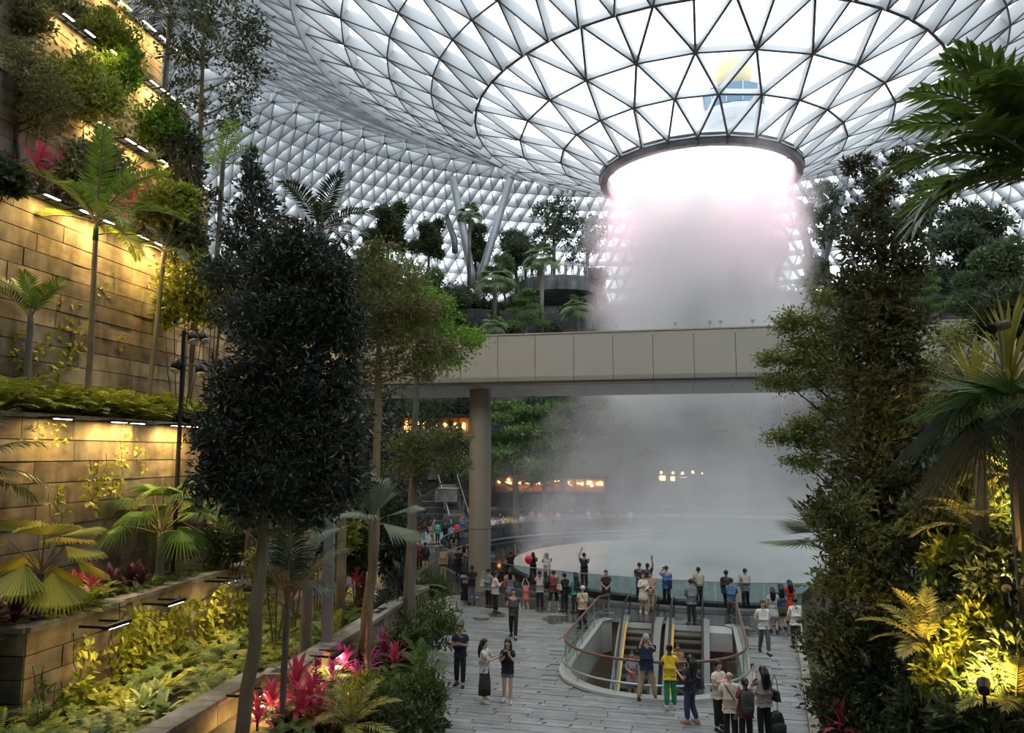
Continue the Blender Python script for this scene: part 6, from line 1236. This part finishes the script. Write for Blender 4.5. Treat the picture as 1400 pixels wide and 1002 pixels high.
person(fp(719, 832), 1.12, 15, 'little girl in coral dress reaching both arms up to the red balloon', ('up', 'up'), 'walk', ((.72, .18, .17), 'short'), ((.72, .18, .17), 'dress'), ('bob', 0), 0, 1, female=True)
person(fp(738, 834), 1.64, 0, 'woman in patterned top and black trousers, nearest the red balloon', ('photo', 'photo'), 'stand', ((.42, .36, .38), 'short'), (K, 'trousers'), ('tail', 0), female=True)
person(fp(757, 834), 1.64, 0, 'woman in maroon top and black capri trousers raising a phone', ('raise', 'photo'), 'wide', (MAROON, 'short'), (K, 'capri'), ('short', 0), 0, 1, female=True)
person(fp(772, 837), 1.62, 20, 'person all in black carrying a cream shoulder bag, before the pool rail', ('hold', 'down'), 'stand', (K, 'short'), (K, 'trousers'), ('bob', 0), female=True)
person(fp(787, 838), 1.66, 15, 'woman in turquoise top with black backpack before the pool rail', ('bent', 'hold'), 'stand', (TEAL, 'short'), (K, 'trousers'), ('long', 0), female=True)
person(fp(797, 860), 1.60, 20, 'older man in pale yellow shirt and light cap with a strap across his back', ('hold', 'hold'), 'step', (CREAM, 'short'), (K, 'trousers'), ('cap', (.55, .50, .42)))
person(fp(799, 806), 1.76, 0, 'tall person in black lifting a camera at the pool rail', ('up', 'photo'), 'stand', (K, 'short'), (K, 'trousers'))
person(fp(829, 834), 1.66, 178, 'woman in black dress facing the plaza with her back to the rail', ('hold', 'hold'), 'stand', (K, 'short'), (K, 'dress'), ('short', 0), face=True, female=True)
person(fp(698, 800), 1.72, 0, 'dark-dressed person with one arm raised at the rail behind the lavender dress', ('down', 'raise'), 'stand', (K, 'short'), (K, 'dress'), ('bob', 0), female=True)
person(fp(729, 801), 1.66, 0, 'person in black at the pool rail behind the red balloon', ('photo', 'photo'), 'stand', (K, 'short'), (K, 'trousers'), ('long', 0), female=True)
person(fp(748, 803), 1.70, 5, 'man in white shirt at the pool rail behind the maroon top', ('photo', 'photo'), 'stand', (WHT, 'short'), (K, 'trousers'), ('short', 1))
# --- round the escalators
person(fp(885, 958), 1.74, -6, 'grey-haired man in navy polo and khaki trousers photographing over the well handrail', ('photo', 'photo'), 'wide', (NAVY, 'short'), ((.36, .27, .16), 'trousers'), ('short', 1))
person(fp(917, 969), 1.62, -8, 'person in bright yellow top and green trousers at the well handrail', ('rail', 'bent'), 'stand', ((.72, .50, .02), 'short'), ((.02, .22, .07), 'trousers'), ('bun', 0), 2, 1, female=True)
person(fp(945, 989), 1.62, 35, 'woman in dark blue with long hair standing side-on next to the yellow top', ('bent', 'bent'), 'step', ((.02, .025, .04), 'short'), ((.03, .05, .10), 'trousers'), ('long', 0), 1, 2, female=True)
person(fp(984, 998), 1.62, -150, 'woman in white top cradling a baby in pink', ('cradle', 'cradle'), 'stand', ((.62, .58, .52), 'short'), (K, 'trousers'), ('bob', 0), 0, face=True, female=True)
person(fp(1000, 1022), 1.68, -5, 'bald man in cream shirt with a dark strap across his back', ('phone', 'phone'), 'stand', ((.60, .52, .40), 'short'), (K, 'trousers'), ('bald', 0), 0)
person(fp(1021, 1026), 1.56, 0, 'girl with ponytail and dark backpack over a red and black top', ('down', 'hold'), 'stand', ((.16, .02, .03), 'short'), (K, 'trousers'), ('tail', 0), 0, female=True)
person(fp(1046, 1012), 1.66, 15, 'woman in grey blouse with black shoulder bag, holding up a phone', ('photo', 'down'), 'stand', ((.30, .27, .25), 'short'), (K, 'trousers'), ('long', 0), 0, female=True)
person(fp(880, 838), 1.64, 178, 'woman in white jacket with bare legs at the head of the escalator', ('hold', 'phone'), 'step', ((.60, .56, .50), 'long'), ((.60, .56, .50), 'dress'), ('long', 2), 0, 1, face=True, female=True)
person(fp(890, 838), 1.66, 170, 'person in beige trousers half behind the white jacket', ('hold', 'hold'), 'stand', ((.30, .20, .13), 'short'), (BEIGE, 'trousers'), ('short', 0))
person(fp(886, 824), 1.72, 0, 'man in black at the pool rail waving one arm up', ('down', 'raise'), 'stand', (K, 'short'), (K, 'trousers'), skin=2)
person(fp(875, 822), 1.70, -20, 'person in black with a dark bag close beside the waving man', ('bent', 'hold'), 'stand', ((.02, .02, .03), 'short'), (K, 'trousers'))
person(fp(912, 830), 1.74, 5, 'man in bright blue tee with elbows out, taking a picture at the rail', (((.30, .08, 1.40), (.10, .22, 1.52)), 'down'), 'stand', ((.03, .10, .34), 'short'), (K, 'trousers'), ('cap', (.012, .012, .014)))
person(fp(946, 855), 1.76, 5, 'man in grey shirt and black trousers on the escalator landing', ('hold', 'hold'), 'stand', ((.17, .17, .175), 'long'), (K, 'trousers'))
person(fp(956, 832), 1.74, 5, 'man at the rail with a pale backpack, beyond the grey shirt', ('hold', 'hold'), 'stand', ((.33, .29, .24), 'short'), (K, 'trousers'))
person(fp(994, 836), 1.70, -30, 'man in black at the rail behind the denim shirt', ('down', 'hold'), 'walk', (K, 'short'), (K, 'trousers'), skin=2)
person(fp(1001, 852), 1.72, -15, 'man in denim-blue shirt leaning at the end of the well handrail', ('rail', 'rail'), 'walk', ((.06, .12, .22), 'long'), ((.02, .025, .04), 'trousers'), lean=.12)
person(fp(1020, 833), 1.70, 10, 'man in pale grey tee and black trousers at the pool rail with a brown bag', ('hold', 'hold'), 'stand', ((.40, .37, .34), 'short'), (K, 'trousers'))
person(fp(1045, 893), 1.72, 176, 'man in white shirt and grey trousers walking towards the viewer, hands behind him', ('back', 'back'), 'walk', (WHT, 'long'), ((.09, .09, .10), 'trousers'), ('short', 2), 0, face=True)
person(fp(1058, 864), 1.64, -10, 'woman in pale grey dress with a black bag on her shoulder', ('down', 'bent'), 'step', ((.45, .44, .43), 'short'), ((.45, .44, .43), 'dress'), ('long', 0), 0, female=True)
person(fp(1069, 860), 1.68, 5, 'woman in blue top and olive skirt between the grey dress and the red dress', ('hold', 'down'), 'step', ((.05, .10, .20), 'short'), ((.10, .085, .02), 'skirt'), ('long', 0), 0, female=True)
person(fp(1081, 852), 1.66, 5, 'woman in red dress with long dark hair before the pool rail', ('hold', 'hold'), 'step', ((.50, .03, .02), 'short'), ((.50, .03, .02), 'dress'), ('long', 0), 0, female=True)
person(fp(1089, 886), 1.68, 0, 'man in white shirt and black trousers seen from behind near the stiff fan palm', ('hold', 'hold'), 'stand', (WHT, 'long'), (K, 'trousers'))
# --- riders
def esc_pos(vc, s): return E2(s, vc, -.03 if s > 7.9 else -.03-(7.9-s)*math.tan(math.radians(30)))
person(esc_pos(-.95, 5.1)+Vector((0, 0, .02)), 1.6, 178, 'woman in grey patterned dress riding the escalator with a red bag', ('down', 'hold'), 'stand', ((.28, .27, .28), 'long'), ((.28, .27, .28), 'dress'), ('short', 0), 0, face=True, female=True)
person(esc_pos(.55, 5.5)+Vector((0, 0, .02)), 1.6, 178, 'rider with dark hair half hidden behind the person in yellow and green', ('down', 'down'), 'stand', ((.30, .20, .12), 'short'), (K, 'trousers'), ('short', 0))
person(esc_pos(1.0, 4.7)+Vector((0, 0, .02)), 1.62, 178, 'rider in mustard-yellow top on the escalator beside the woman in dark blue', ('bent', 'down'), 'stand', ((.50, .33, .04), 'short'), (K, 'trousers'), ('long', 0), female=True)
# --- the walk by the cascade
far = [(606, 792, 1.72, 'man in beige polo and black shorts standing before the column', 170, (BEIGE, 'short'), (K, 'shorts'), 'short', ('down', 'down'), 'stand'), (581, 783, 1.68, 'person in dark jacket and shorts with a backpack near the second pale trunk', 10, (K, 'long'), ((.03, .03, .035), 'shorts'), 'bob', ('hold', 'down'), 'stand'),
       (557, 772, 1.62, 'woman in white and red shirt at the edge of the trees', -20, ((.55, .45, .43), 'short'), (DENIM, 'trousers'), 'long', ('bent', 'down'), 'stand'), (573, 778, 1.6, 'person in checked dark red shirt beside the pale trunk', 0, (MAROON, 'short'), (K, 'trousers'), 'short', ('down', 'down'), 'stand'), (590, 746, 1.74, 'person in beige coat striding past the cascade', -60, (BEIGE, 'long'), (BEIGE, 'trousers'), 'short', ('swing', 'up'), 'walk'),
       (598, 743, 1.62, 'person in teal top walking towards the cascade', 0, (TEAL, 'short'), (K, 'trousers'), 'short', ('down', 'down'), 'step'), (609, 742, 1.66, 'person all in black walking beside the teal top', 0, (K, 'long'), (K, 'trousers'), 'short', ('down', 'down'), 'step'), (617, 749, 1.66, 'person in light blue shirt and black trousers beside the red top', -10, ((.22, .30, .42), 'short'), (K, 'trousers'), 'short', ('down', 'hold'), 'stand'),
       (625, 742, 1.56, 'person in bright red top left of the column', 10, ((.60, .05, .05), 'short'), (K, 'trousers'), 'bob', ('bent', 'bent'), 'stand'), (632, 736, 1.7, 'person in royal blue tee and beige trousers wearing an orange cap', 20, (BLUE, 'short'), (BEIGE, 'trousers'), 'cap', ('photo', 'down'), 'stand'), (620, 768, 1.62, 'person in beige dress beside the column, midway along the walk', 10, (BEIGE, 'short'), (BEIGE, 'dress'), 'long', ('hold', 'hold'), 'stand'),
       (627, 792, 1.66, 'person in black standing close to the waste bin and column', 0, (K, 'short'), (K, 'trousers'), 'short', ('hold', 'hold'), 'stand'), (634, 784, 1.60, 'woman in pinkish top beside the column', 10, ((.45, .28, .25), 'short'), (BEIGE, 'trousers'), 'long', ('bent', 'hold'), 'stand'), (572, 740, 1.62, 'person in red tee behind the pale trunk by the cascade', 0, (RED, 'short'), (K, 'trousers'), 'bob', ('down', 'down'), 'stand'), (578, 737, 1.6, 'child-sized figure in red next to the other red tee', 0, (RED, 'short'), (DENIM, 'trousers'), 'short', ('down', 'down'), 'stand'), (556, 800, 1.5, 'person in dark red seated low at the kerb end', 40, (MAROON, 'short'), (K, 'trousers'), 'short', ('hold', 'hold'), 'stand')]
rail = [(674, 735, 1.62, 'person in white top and dark skirt at the far rail next to the column', 180, (WHT, 'short'), (K, 'skirt'), 'short', ('hold', 'hold'), 'stand'), (681, 734, 1.6, 'person in tan top at the far rail near the column', 180, (BEIGE, 'short'), (GREY, 'trousers'), 'bob', ('photo', 'hold'), 'stand'), (688, 733, 1.64, 'person in white tee and blue jeans at the far rail', 175, (WHT, 'short'), (DENIM, 'trousers'), 'short', ('photo', 'photo'), 'stand'), (695, 731, 1.58, 'person in yellow top at the far rail', 180, ((.55, .40, .12), 'short'), (DENIM, 'trousers'), 'long', ('photo', 'hold'), 'stand'),
        (705, 728, 1.25, 'child in orange top at the far rail', 180, ((.62, .25, .10), 'short'), (GREY, 'shorts'), 'short', ('hold', 'hold'), 'stand'), (713, 730, 1.68, 'woman in white top and black skirt taller than the children at the far rail', 160, ((.45, .47, .44), 'short'), (K, 'skirt'), 'long', ('hold', 'down'), 'stand'), (700, 731, 1.5, 'person in peach top beside the orange child', 180, ((.55, .35, .25), 'short'), (BEIGE, 'trousers'), 'bob', ('photo', 'photo'), 'stand'), (727, 723, 1.74, 'man in pink shirt and grey trousers on the far side of the pool', 170, ((.60, .28, .30), 'short'), ((.15, .15, .16), 'trousers'), 'short', ('hold', 'down'), 'stand'), (720, 723, 1.1, 'small child in red held in front of the pink shirt', 180, ((.55, .06, .06), 'short'), (WHT, 'shorts'), 'short', ('hold', 'hold'), 'stand'),
        (781, 716, 1.68, 'person in tan clothes standing alone on the far promenade', 180, ((.32, .24, .14), 'short'), ((.33, .27, .20), 'trousers'), 'short', ('photo', 'hold'), 'stand'), (845, 722, 1.68, 'faint person in red veiled by the mist on the far promenade', 180, (RED, 'short'), (GREY, 'trousers'), 'short', ('down', 'down'), 'stand'), (862, 722, 1.66, 'faint pale person veiled by the mist on the far promenade', 180, (WHT, 'short'), (GREY, 'trousers'), 'short', ('down', 'down'), 'stand')]
for (px, py, h, lab, yaw, top, bot, hk, ar, lg) in far+rail: person(fp(px, py), h, yaw, lab, ar, lg, top, bot, (hk, 0 if hk != 'cap' else (.6, .15, .05)), int(rng.integers(2)), fingers=False, female=hk in ('long', 'bob'))
# seated people on the low wall beyond the pool
for i, (px, lab, tc, bc) in enumerate([(737, 'seated person with bare legs in peach on the low stone wall', (.62, .36, .30), PINK), (752, 'seated person in red on the low stone wall', (.50, .05, .06), K), (762, 'seated person in white on the low stone wall beside the red one', WHT, (.4, .38, .3)), (803, 'seated person in white clothes near the edge of the mist', WHT, WHT), (815, 'seated person in coral on the low wall in the mist', (.6, .2, .18), PINK), (684, 'seated person in navy on the low wall next to the column', NAVY, DENIM)]):
    best = min((abs((polar(21.6, d).x/polar(21.6, d).y)*F+700-px), d) for d in np.linspace(-60, 80, 900) if polar(21.6, d).y > 50); p = polar(21.62, best[1]); v = Vector((AX.x-p.x, AX.y-p.y)); yaw = math.degrees(math.atan2(v.y, v.x))-90
    person((p.x, p.y, .38), 1.62, yaw, lab, ('hold', 'hold'), 'sit', (tc, 'short'), (bc, 'trousers'), ('short', 0), 0, fingers=False)
person(at(686, 703, 71.5)*1.0 if False else Vector((*polar(23.5, 38)[:2], .9)), 1.7, 190, 'person in blue shirt standing on the seating terrace behind the far rail', ('down', 'hold'), 'stand', ((.10, .18, .34), 'short'), (DENIM, 'trousers'), ('short', 0), 0, fingers=False)
# people on the lookout deck
dcol = [(NAVY, K), (K, K), ((.30, .08, .08), K), (WHT, WHT), ((.10, .12, .16), K), ((.45, .33, .24), BEIGE), ((.40, .28, .20), K), ((.05, .10, .40), WHT), (WHT, GREY), ((.5, .32, .22), K), ((.42, .26, .2), DENIM), ((.30, .22, .18), K)]
dl = ['navy', 'black', 'dark red', 'white', 'slate', 'tan', 'brown', 'royal blue', 'white over grey', 'peach', 'rosy', 'dusky brown']
for i, (a, b_) in enumerate(dcol):
    x = -3.9+i*.72; y = -math.sqrt(max(.2, (Rd-.5)**2-x*x)); person(DECK+Vector((x, y, 0)), 1.6+.12*rng.uniform(-1, 1), 180+rng.uniform(-25, 25), 'person in %s standing at the rail of the lookout deck' % dl[i], ('rail', 'rail') if i % 3 else ('photo', 'photo'), 'stand', (a, 'short'), (b_, 'trousers'), ('short', 0), int(rng.integers(2)), fingers=False)
# ---- grow all the skins in one evaluation
def grow():
    objs = []
    for (V, E_, R, root, sub) in JOBS:
        me = bpy.data.meshes.new('skin'); me.from_pydata([tuple(v) for v in V], E_, []); o = bpy.data.objects.new('skin', me); COL.objects.link(o)
        m = o.modifiers.new('s', 'SKIN'); m.use_smooth_shade = True; m.branch_smoothing = .4; sl = me.skin_vertices[0].data
        for i, r in enumerate(R): sl[i].radius = r; sl[i].use_root = (i == root)
        m2 = o.modifiers.new('u', 'SUBSURF'); m2.levels = sub; m2.render_levels = sub; objs.append(o)
    dg = bpy.context.evaluated_depsgraph_get(); out = [bpy.data.meshes.new_from_object(o.evaluated_get(dg)) for o in objs]
    for o in objs: me = o.data; bpy.data.objects.remove(o); bpy.data.meshes.remove(me)
    return out
GROWN = grow()
for t, parts in PEOPLE:
    del t['_jobs']
    for nm, j, m in parts:
        me = GROWN[j]; me.materials.clear(); me.materials.append(m); me.name = nm; me.polygons.foreach_set('use_smooth', np.ones(len(me.polygons), bool)); link(nm, me, t)
# ---- things held or carried
def who(s): return next(t for t, _ in PEOPLE if s in t['label'])
def wpt(t, p):
    a = t.rotation_euler.z; s = t.scale.x; return Vector((t.location.x+s*(p[0]*math.cos(a)-p[1]*math.sin(a)), t.location.y+s*(p[0]*math.sin(a)+p[1]*math.cos(a)), t.location.z+s*p[2]))
def gadget(t, p, label, kind='phone', sc=1.0):
    q = wpt(t, p); e = thing(kind, label, kind, tuple(q), t.rotation_euler.z)
    if kind == 'phone':
        b = MB(); b.box((0, 0, 0), (.078, .012, .155)); b.build('case', M_black, e); b = MB(); b.box((0, -.008, 0), (.068, .003, .14)); b.build('screen', M_tglass, e)
    else:
        b = MB(); b.box((0, 0, 0), (.15, .08, .10)); b.box((0, 0, .06), (.06, .06, .03)); b.build('body', M_black, e); b = MB(); b.tube([(0, .04, 0), (0, .14, 0)], [.04, .045], 12); b.build('lens', M_rubber, e)
    return e
gadget(who('long dark olive dress'), (0, .49, 1.30), 'dark phone held out by the woman in the long olive dress'); gadget(who('denim shorts'), (.0, .27, 1.36), 'dark phone held at the chin by the woman in denim shorts')
gadget(who('photographer'), (.22, .36, 1.42), 'black camera raised by the photographer on the plaza', 'camera'); gadget(who('navy polo and khaki'), (0, .42, 1.57), 'dark phone held up by the grey-haired man at the well', 'phone')
gadget(who('man in pale pink'), (0, .36, 1.22), 'phone looked at by the man in pink shirt'); gadget(who('grey blouse'), (-.03, .40, 1.60), 'phone held up by the woman in grey blouse'); gadget(who('bright blue tee'), (-.05, .30, 1.56), 'phone held up by the man in bright blue tee')
def backpack(t, label, col, sc=1.0):
    q = wpt(t, (0, -.20, 1.20)); e = thing('backpack', label, 'backpack', tuple(q), t.rotation_euler.z); e.scale = (sc,)*3; m = cloth(col)
    b = MB(); b.lathe([(.02, -.24), (.14, -.23), (.155, -.1), (.15, .1), (.11, .22), (.02, .25)], 14); me = b.build('bag', m, e, True); me.scale = (1, .62, 1); b = MB(); b.lathe([(.02, -.12), (.10, -.11), (.105, .0), (.02, .03)], 12); o = b.build('pocket', m, e, True); o.location = (0, -.07, -.08); o.scale = (1, .5, 1)
    for sx in (-.09, .09): b = MB(); b.tube([(sx, .06, .2), (sx*1.2, .2, .22), (sx*1.3, .31, .05), (sx*1.2, .27, -.1), (sx, .08, -.16)], .016, 5); b.build('strap', m, e)
    return e
backpack(who('ponytail and dark backpack'), 'dark grey backpack on the girl with the ponytail', (.05, .05, .055)); backpack(who('pale backpack'), 'pale beige backpack worn by a man at the pool rail', (.40, .35, .28)); backpack(who('turquoise top'), 'black backpack on the woman in turquoise', K, .9); backpack(who('dark jacket and shorts'), 'dark backpack on the person in shorts near the pale trunk', (.03, .03, .035), .9)
def handbag(t, p, label, col, sc=1.0, strap=.45):
    q = wpt(t, p); e = thing('handbag', label, 'bag', tuple(q), t.rotation_euler.z); e.scale = (sc,)*3; m = cloth(col); b = MB(); b.box((0, 0, 0), (.12, .32, .22), taper=.75); b.build('pouch', m, e); b = MB(); b.tube([(0, -.12, .10), (0, -.09, strap*.8), (0, 0, strap), (0, .09, strap*.8), (0, .12, .10)], .010, 5); b.build('strap', m, e); return e
handbag(who('grey blouse'), (.30, -.02, 1.02), 'black shoulder bag of the woman in grey blouse', K); handbag(who('pale grey dress'), (.24, -.06, 1.1), 'black bag on the shoulder of the pale grey dress', K, .9); handbag(who('all in black carrying'), (-.25, 0, 1.12), 'cream bag of the person in black before the rail', (.50, .42, .30)); handbag(who('riding the escalator with a red bag'), (0, .30, .95), 'bright red handbag held by the rider on the escalator', (.55, .05, .04), 1.0, .3); handbag(who('pale grey tee'), (-.26, 0, 1.05), 'brown bag of the man in pale grey tee', (.22, .13, .07), .9); handbag(who('lavender-grey'), (-.26, .05, 1.0), 'red bag carried by the woman in lavender-grey dress', (.45, .04, .05), .9); handbag(who('denim-blue shirt'), (.28, .05, 1.0), 'mustard bag hanging from the man in denim shirt', (.40, .25, .06), .9); handbag(who('long hair standing side-on'), (.26, -.02, 1.0), 'dark bag of the woman in dark blue by the well', (.03, .03, .035), 1.1); handbag(who('grey vest with a pale'), (-.26, -.05, 1.08), 'pale bag of the person in grey vest', (.48, .47, .44), 1.1)
for s, lab in (('bald man', 'dark cross-body strap bag of the bald man'), ('older man in pale yellow', 'dark cross-body strap bag of the older man in light cap')):
    t0 = who(s); e = thing('crossbody_bag', lab, 'bag', tuple(wpt(t0, (0, 0, 0))), t0.rotation_euler.z); e.scale = t0.scale; b = MB(); b.tube([(-.13, -.02, 1.42), (-.11, -.10, 1.40), (0, -.145, 1.22), (.13, -.11, 1.03), (.175, 0, .98)], .014, 5); b.build('strap', M_black, e); b = MB(); b.box((.21, .03, .93), (.09, .22, .18), taper=.85); b.build('pouch', M_black, e)
# baby in the woman's arms
t0 = who('cradling a baby'); q = wpt(t0, (0, .27, 1.20)); tb = thing('baby', 'baby in pink blanket carried by the woman in white top', 'baby', tuple(q), t0.rotation_euler.z)
b = MB(); b.tube([(-.20, 0, -.02), (-.1, .0, 0), (.08, 0, .02), (.16, 0, .04), (.20, 0, .05)], [.03, .085, .095, .06, .045], 10); b.ball((.25, 0, .07), (.06, .058, .062), 7); b.build('body', SKINS[0], tb, True); b = MB(); b.tube([(-.22, .005, -.025), (-.1, .005, 0), (.08, .005, .02), (.17, .003, .035)], [.035, .095, .105, .055], 10); b.build('blanket', cloth((.62, .25, .28)), tb, True)
# red balloon
t0 = who('coral dress'); q = fp(723, 832); zb_ = 2.05; t = thing('balloon', 'round red balloon floating above the little girl in coral', 'balloon', (q.x, q.y, zb_)); b = MB(); b.lathe([(.005, -.20), (.10, -.14), (.165, -.03), (.17, .05), (.12, .14), (.005, .18)], 18); b.build('skin', mat('balloon_red', (.65, .015, .02), .25), t, True); b = MB(); b.tube([(0, 0, -.2), (.02, 0, -.5), (-.05, 0, -.75)], .006, 4); b.build('string', M_white, t)
# big dark pushchair bag at the bottom of the picture
q = fp(1062, 1012); t = thing('rolling_backpack', 'large black wheeled backpack standing at the picture bottom beside the grey blouse', 'backpack', tuple(q), .15); b = MB(); b.lathe([(.05, .06), (.19, .08), (.21, .25), (.20, .45), (.15, .60), (.05, .65)], 16); o = b.build('bag', M_rubber, t, True); o.scale = (1, .65, 1); b = MB(); b.lathe([(.05, -.14), (.18, -.12), (.19, .06), (.05, .12)], 12); o = b.build('pocket', cloth((.03, .03, .033)), t, True); o.location = (0, -.14, .32); o.scale = (1, .5, 1)
for sx in (-.15, .15): b = MB(); b.tube([(sx-.02, .08, .05), (sx+.02, .08, .05)], .05, 10); b.build('wheel', M_black, t)
b = MB(); b.tube([(-.1, .11, .55), (-.1, .11, .85), (.1, .11, .85), (.1, .11, .55)], .012, 6); b.build('pull_handle', M_alu, t)
# ================================================================== MIST OF THE WATERFALL
def mist():
    prof = [(7.2, 25.5), (7.4, 22), (7.2, 18), (7.2, 14), (8.0, 11), (10.5, 8.5), (13.0, 5.5), (13.2, 3), (12.6, .8), (11.0, .22)]
    b = MB(); b.lathe([(.001, .2)]+[(r+1.2, z) for r, z in prof[::-1]]+[(.001, 25.5)], 40, c=(0, 0, 0))
    m = bpy.data.materials.new('mist_volume'); m.use_nodes = True; N = m.node_tree.nodes; L = m.node_tree.links; N.clear(); out = N.new('ShaderNodeOutputMaterial'); vs = N.new('ShaderNodeVolumeScatter'); L.new(vs.outputs[0], out.inputs['Volume'])
    vs.inputs['Color'].default_value = (.86, .765, .79, 1); vs.inputs['Anisotropy'].default_value = .15  # pink lamp glow and dimmed skylight put into the scatter colour
    tc = N.new('ShaderNodeTexCoord'); sx = N.new('ShaderNodeSeparateXYZ'); L.new(tc.outputs['Object'], sx.inputs[0])
    def mth(op, a, b_=None, c=None):
        n = N.new('ShaderNodeMath'); n.operation = op
        for i, v in enumerate((a, b_, c)):
            if v is None: continue
            if isinstance(v, (int, float)): n.inputs[i].default_value = v
            else: L.new(v, n.inputs[i])
        return n.outputs[0]
    r = mth('SQRT', mth('ADD', mth('MULTIPLY', sx.outputs[0], sx.outputs[0]), mth('MULTIPLY', sx.outputs[1], sx.outputs[1])))
    fc = N.new('ShaderNodeFloatCurve'); cv = fc.mapping.curves[0]; pts = sorted((z/26, rr/16) for rr, z in prof[:-1])
    cv.points[0].location = (0, 12.5/16); cv.points[1].location = (1, pts[-1][1])
    for p in pts: cv.points.new(*p)
    fc.mapping.update(); L.new(mth('DIVIDE', sx.outputs[2], 26.0), fc.inputs['Value']); R = mth('MULTIPLY', fc.outputs[0], 16.0)
    mp = N.new('ShaderNodeMapping'); mp.inputs['Scale'].default_value = (1, 1, .55); L.new(tc.outputs['Object'], mp.inputs[0])
    nz = N.new('ShaderNodeTexNoise'); nz.inputs['Scale'].default_value = .42; nz.inputs['Detail'].default_value = 6; nz.inputs['Roughness'].default_value = .6; L.new(mp.outputs[0], nz.inputs['Vector'])
    q = mth('DIVIDE', r, R); edge = mth('ADD', mth('MULTIPLY', mth('SUBTRACT', 1.0, q), 3.0), mth('MULTIPLY', mth('SUBTRACT', nz.outputs['Fac'], .5), 4.2)); edge.node.use_clamp = True
    zf = N.new('ShaderNodeFloatCurve'); cz = zf.mapping.curves[0]; cz.points[0].location = (0, .3); cz.points[1].location = (1, .5)
    for p in ((.06, .14), (.2, .075), (.33, .085), (.42, .36), (.55, .75), (.75, .72), (.93, .58)): cz.points.new(*p)
    zf.mapping.update(); L.new(mth('DIVIDE', sx.outputs[2], 26.0), zf.inputs['Value'])
    n2 = N.new('ShaderNodeTexNoise'); n2.inputs['Scale'].default_value = .17; n2.inputs['Detail'].default_value = 3; L.new(tc.outputs['Object'], n2.inputs['Vector'])
    bil = mth('MULTIPLY', mth('SUBTRACT', n2.outputs['Fac'], .36), 5.0); bil.node.use_clamp = True
    core = mth('SUBTRACT', 1.0, mth('DIVIDE', r, 5.0)); core.node.use_clamp = True
    up = mth('DIVIDE', mth('SUBTRACT', sx.outputs[2], 8.0), 4.0); up.node.use_clamp = True
    shape = mth('ADD', mth('MULTIPLY', mth('ADD', mth('MULTIPLY', bil, 1.3), mth('MULTIPLY', core, 1.6)), mth('SUBTRACT', 1.0, up)), up)
    L.new(mth('MULTIPLY', mth('MULTIPLY', mth('MULTIPLY', edge, zf.outputs[0]), shape), MIST_D), vs.inputs['Density'])
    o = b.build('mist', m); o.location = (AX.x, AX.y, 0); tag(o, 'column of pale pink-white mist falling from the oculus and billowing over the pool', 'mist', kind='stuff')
MIST_D = .9
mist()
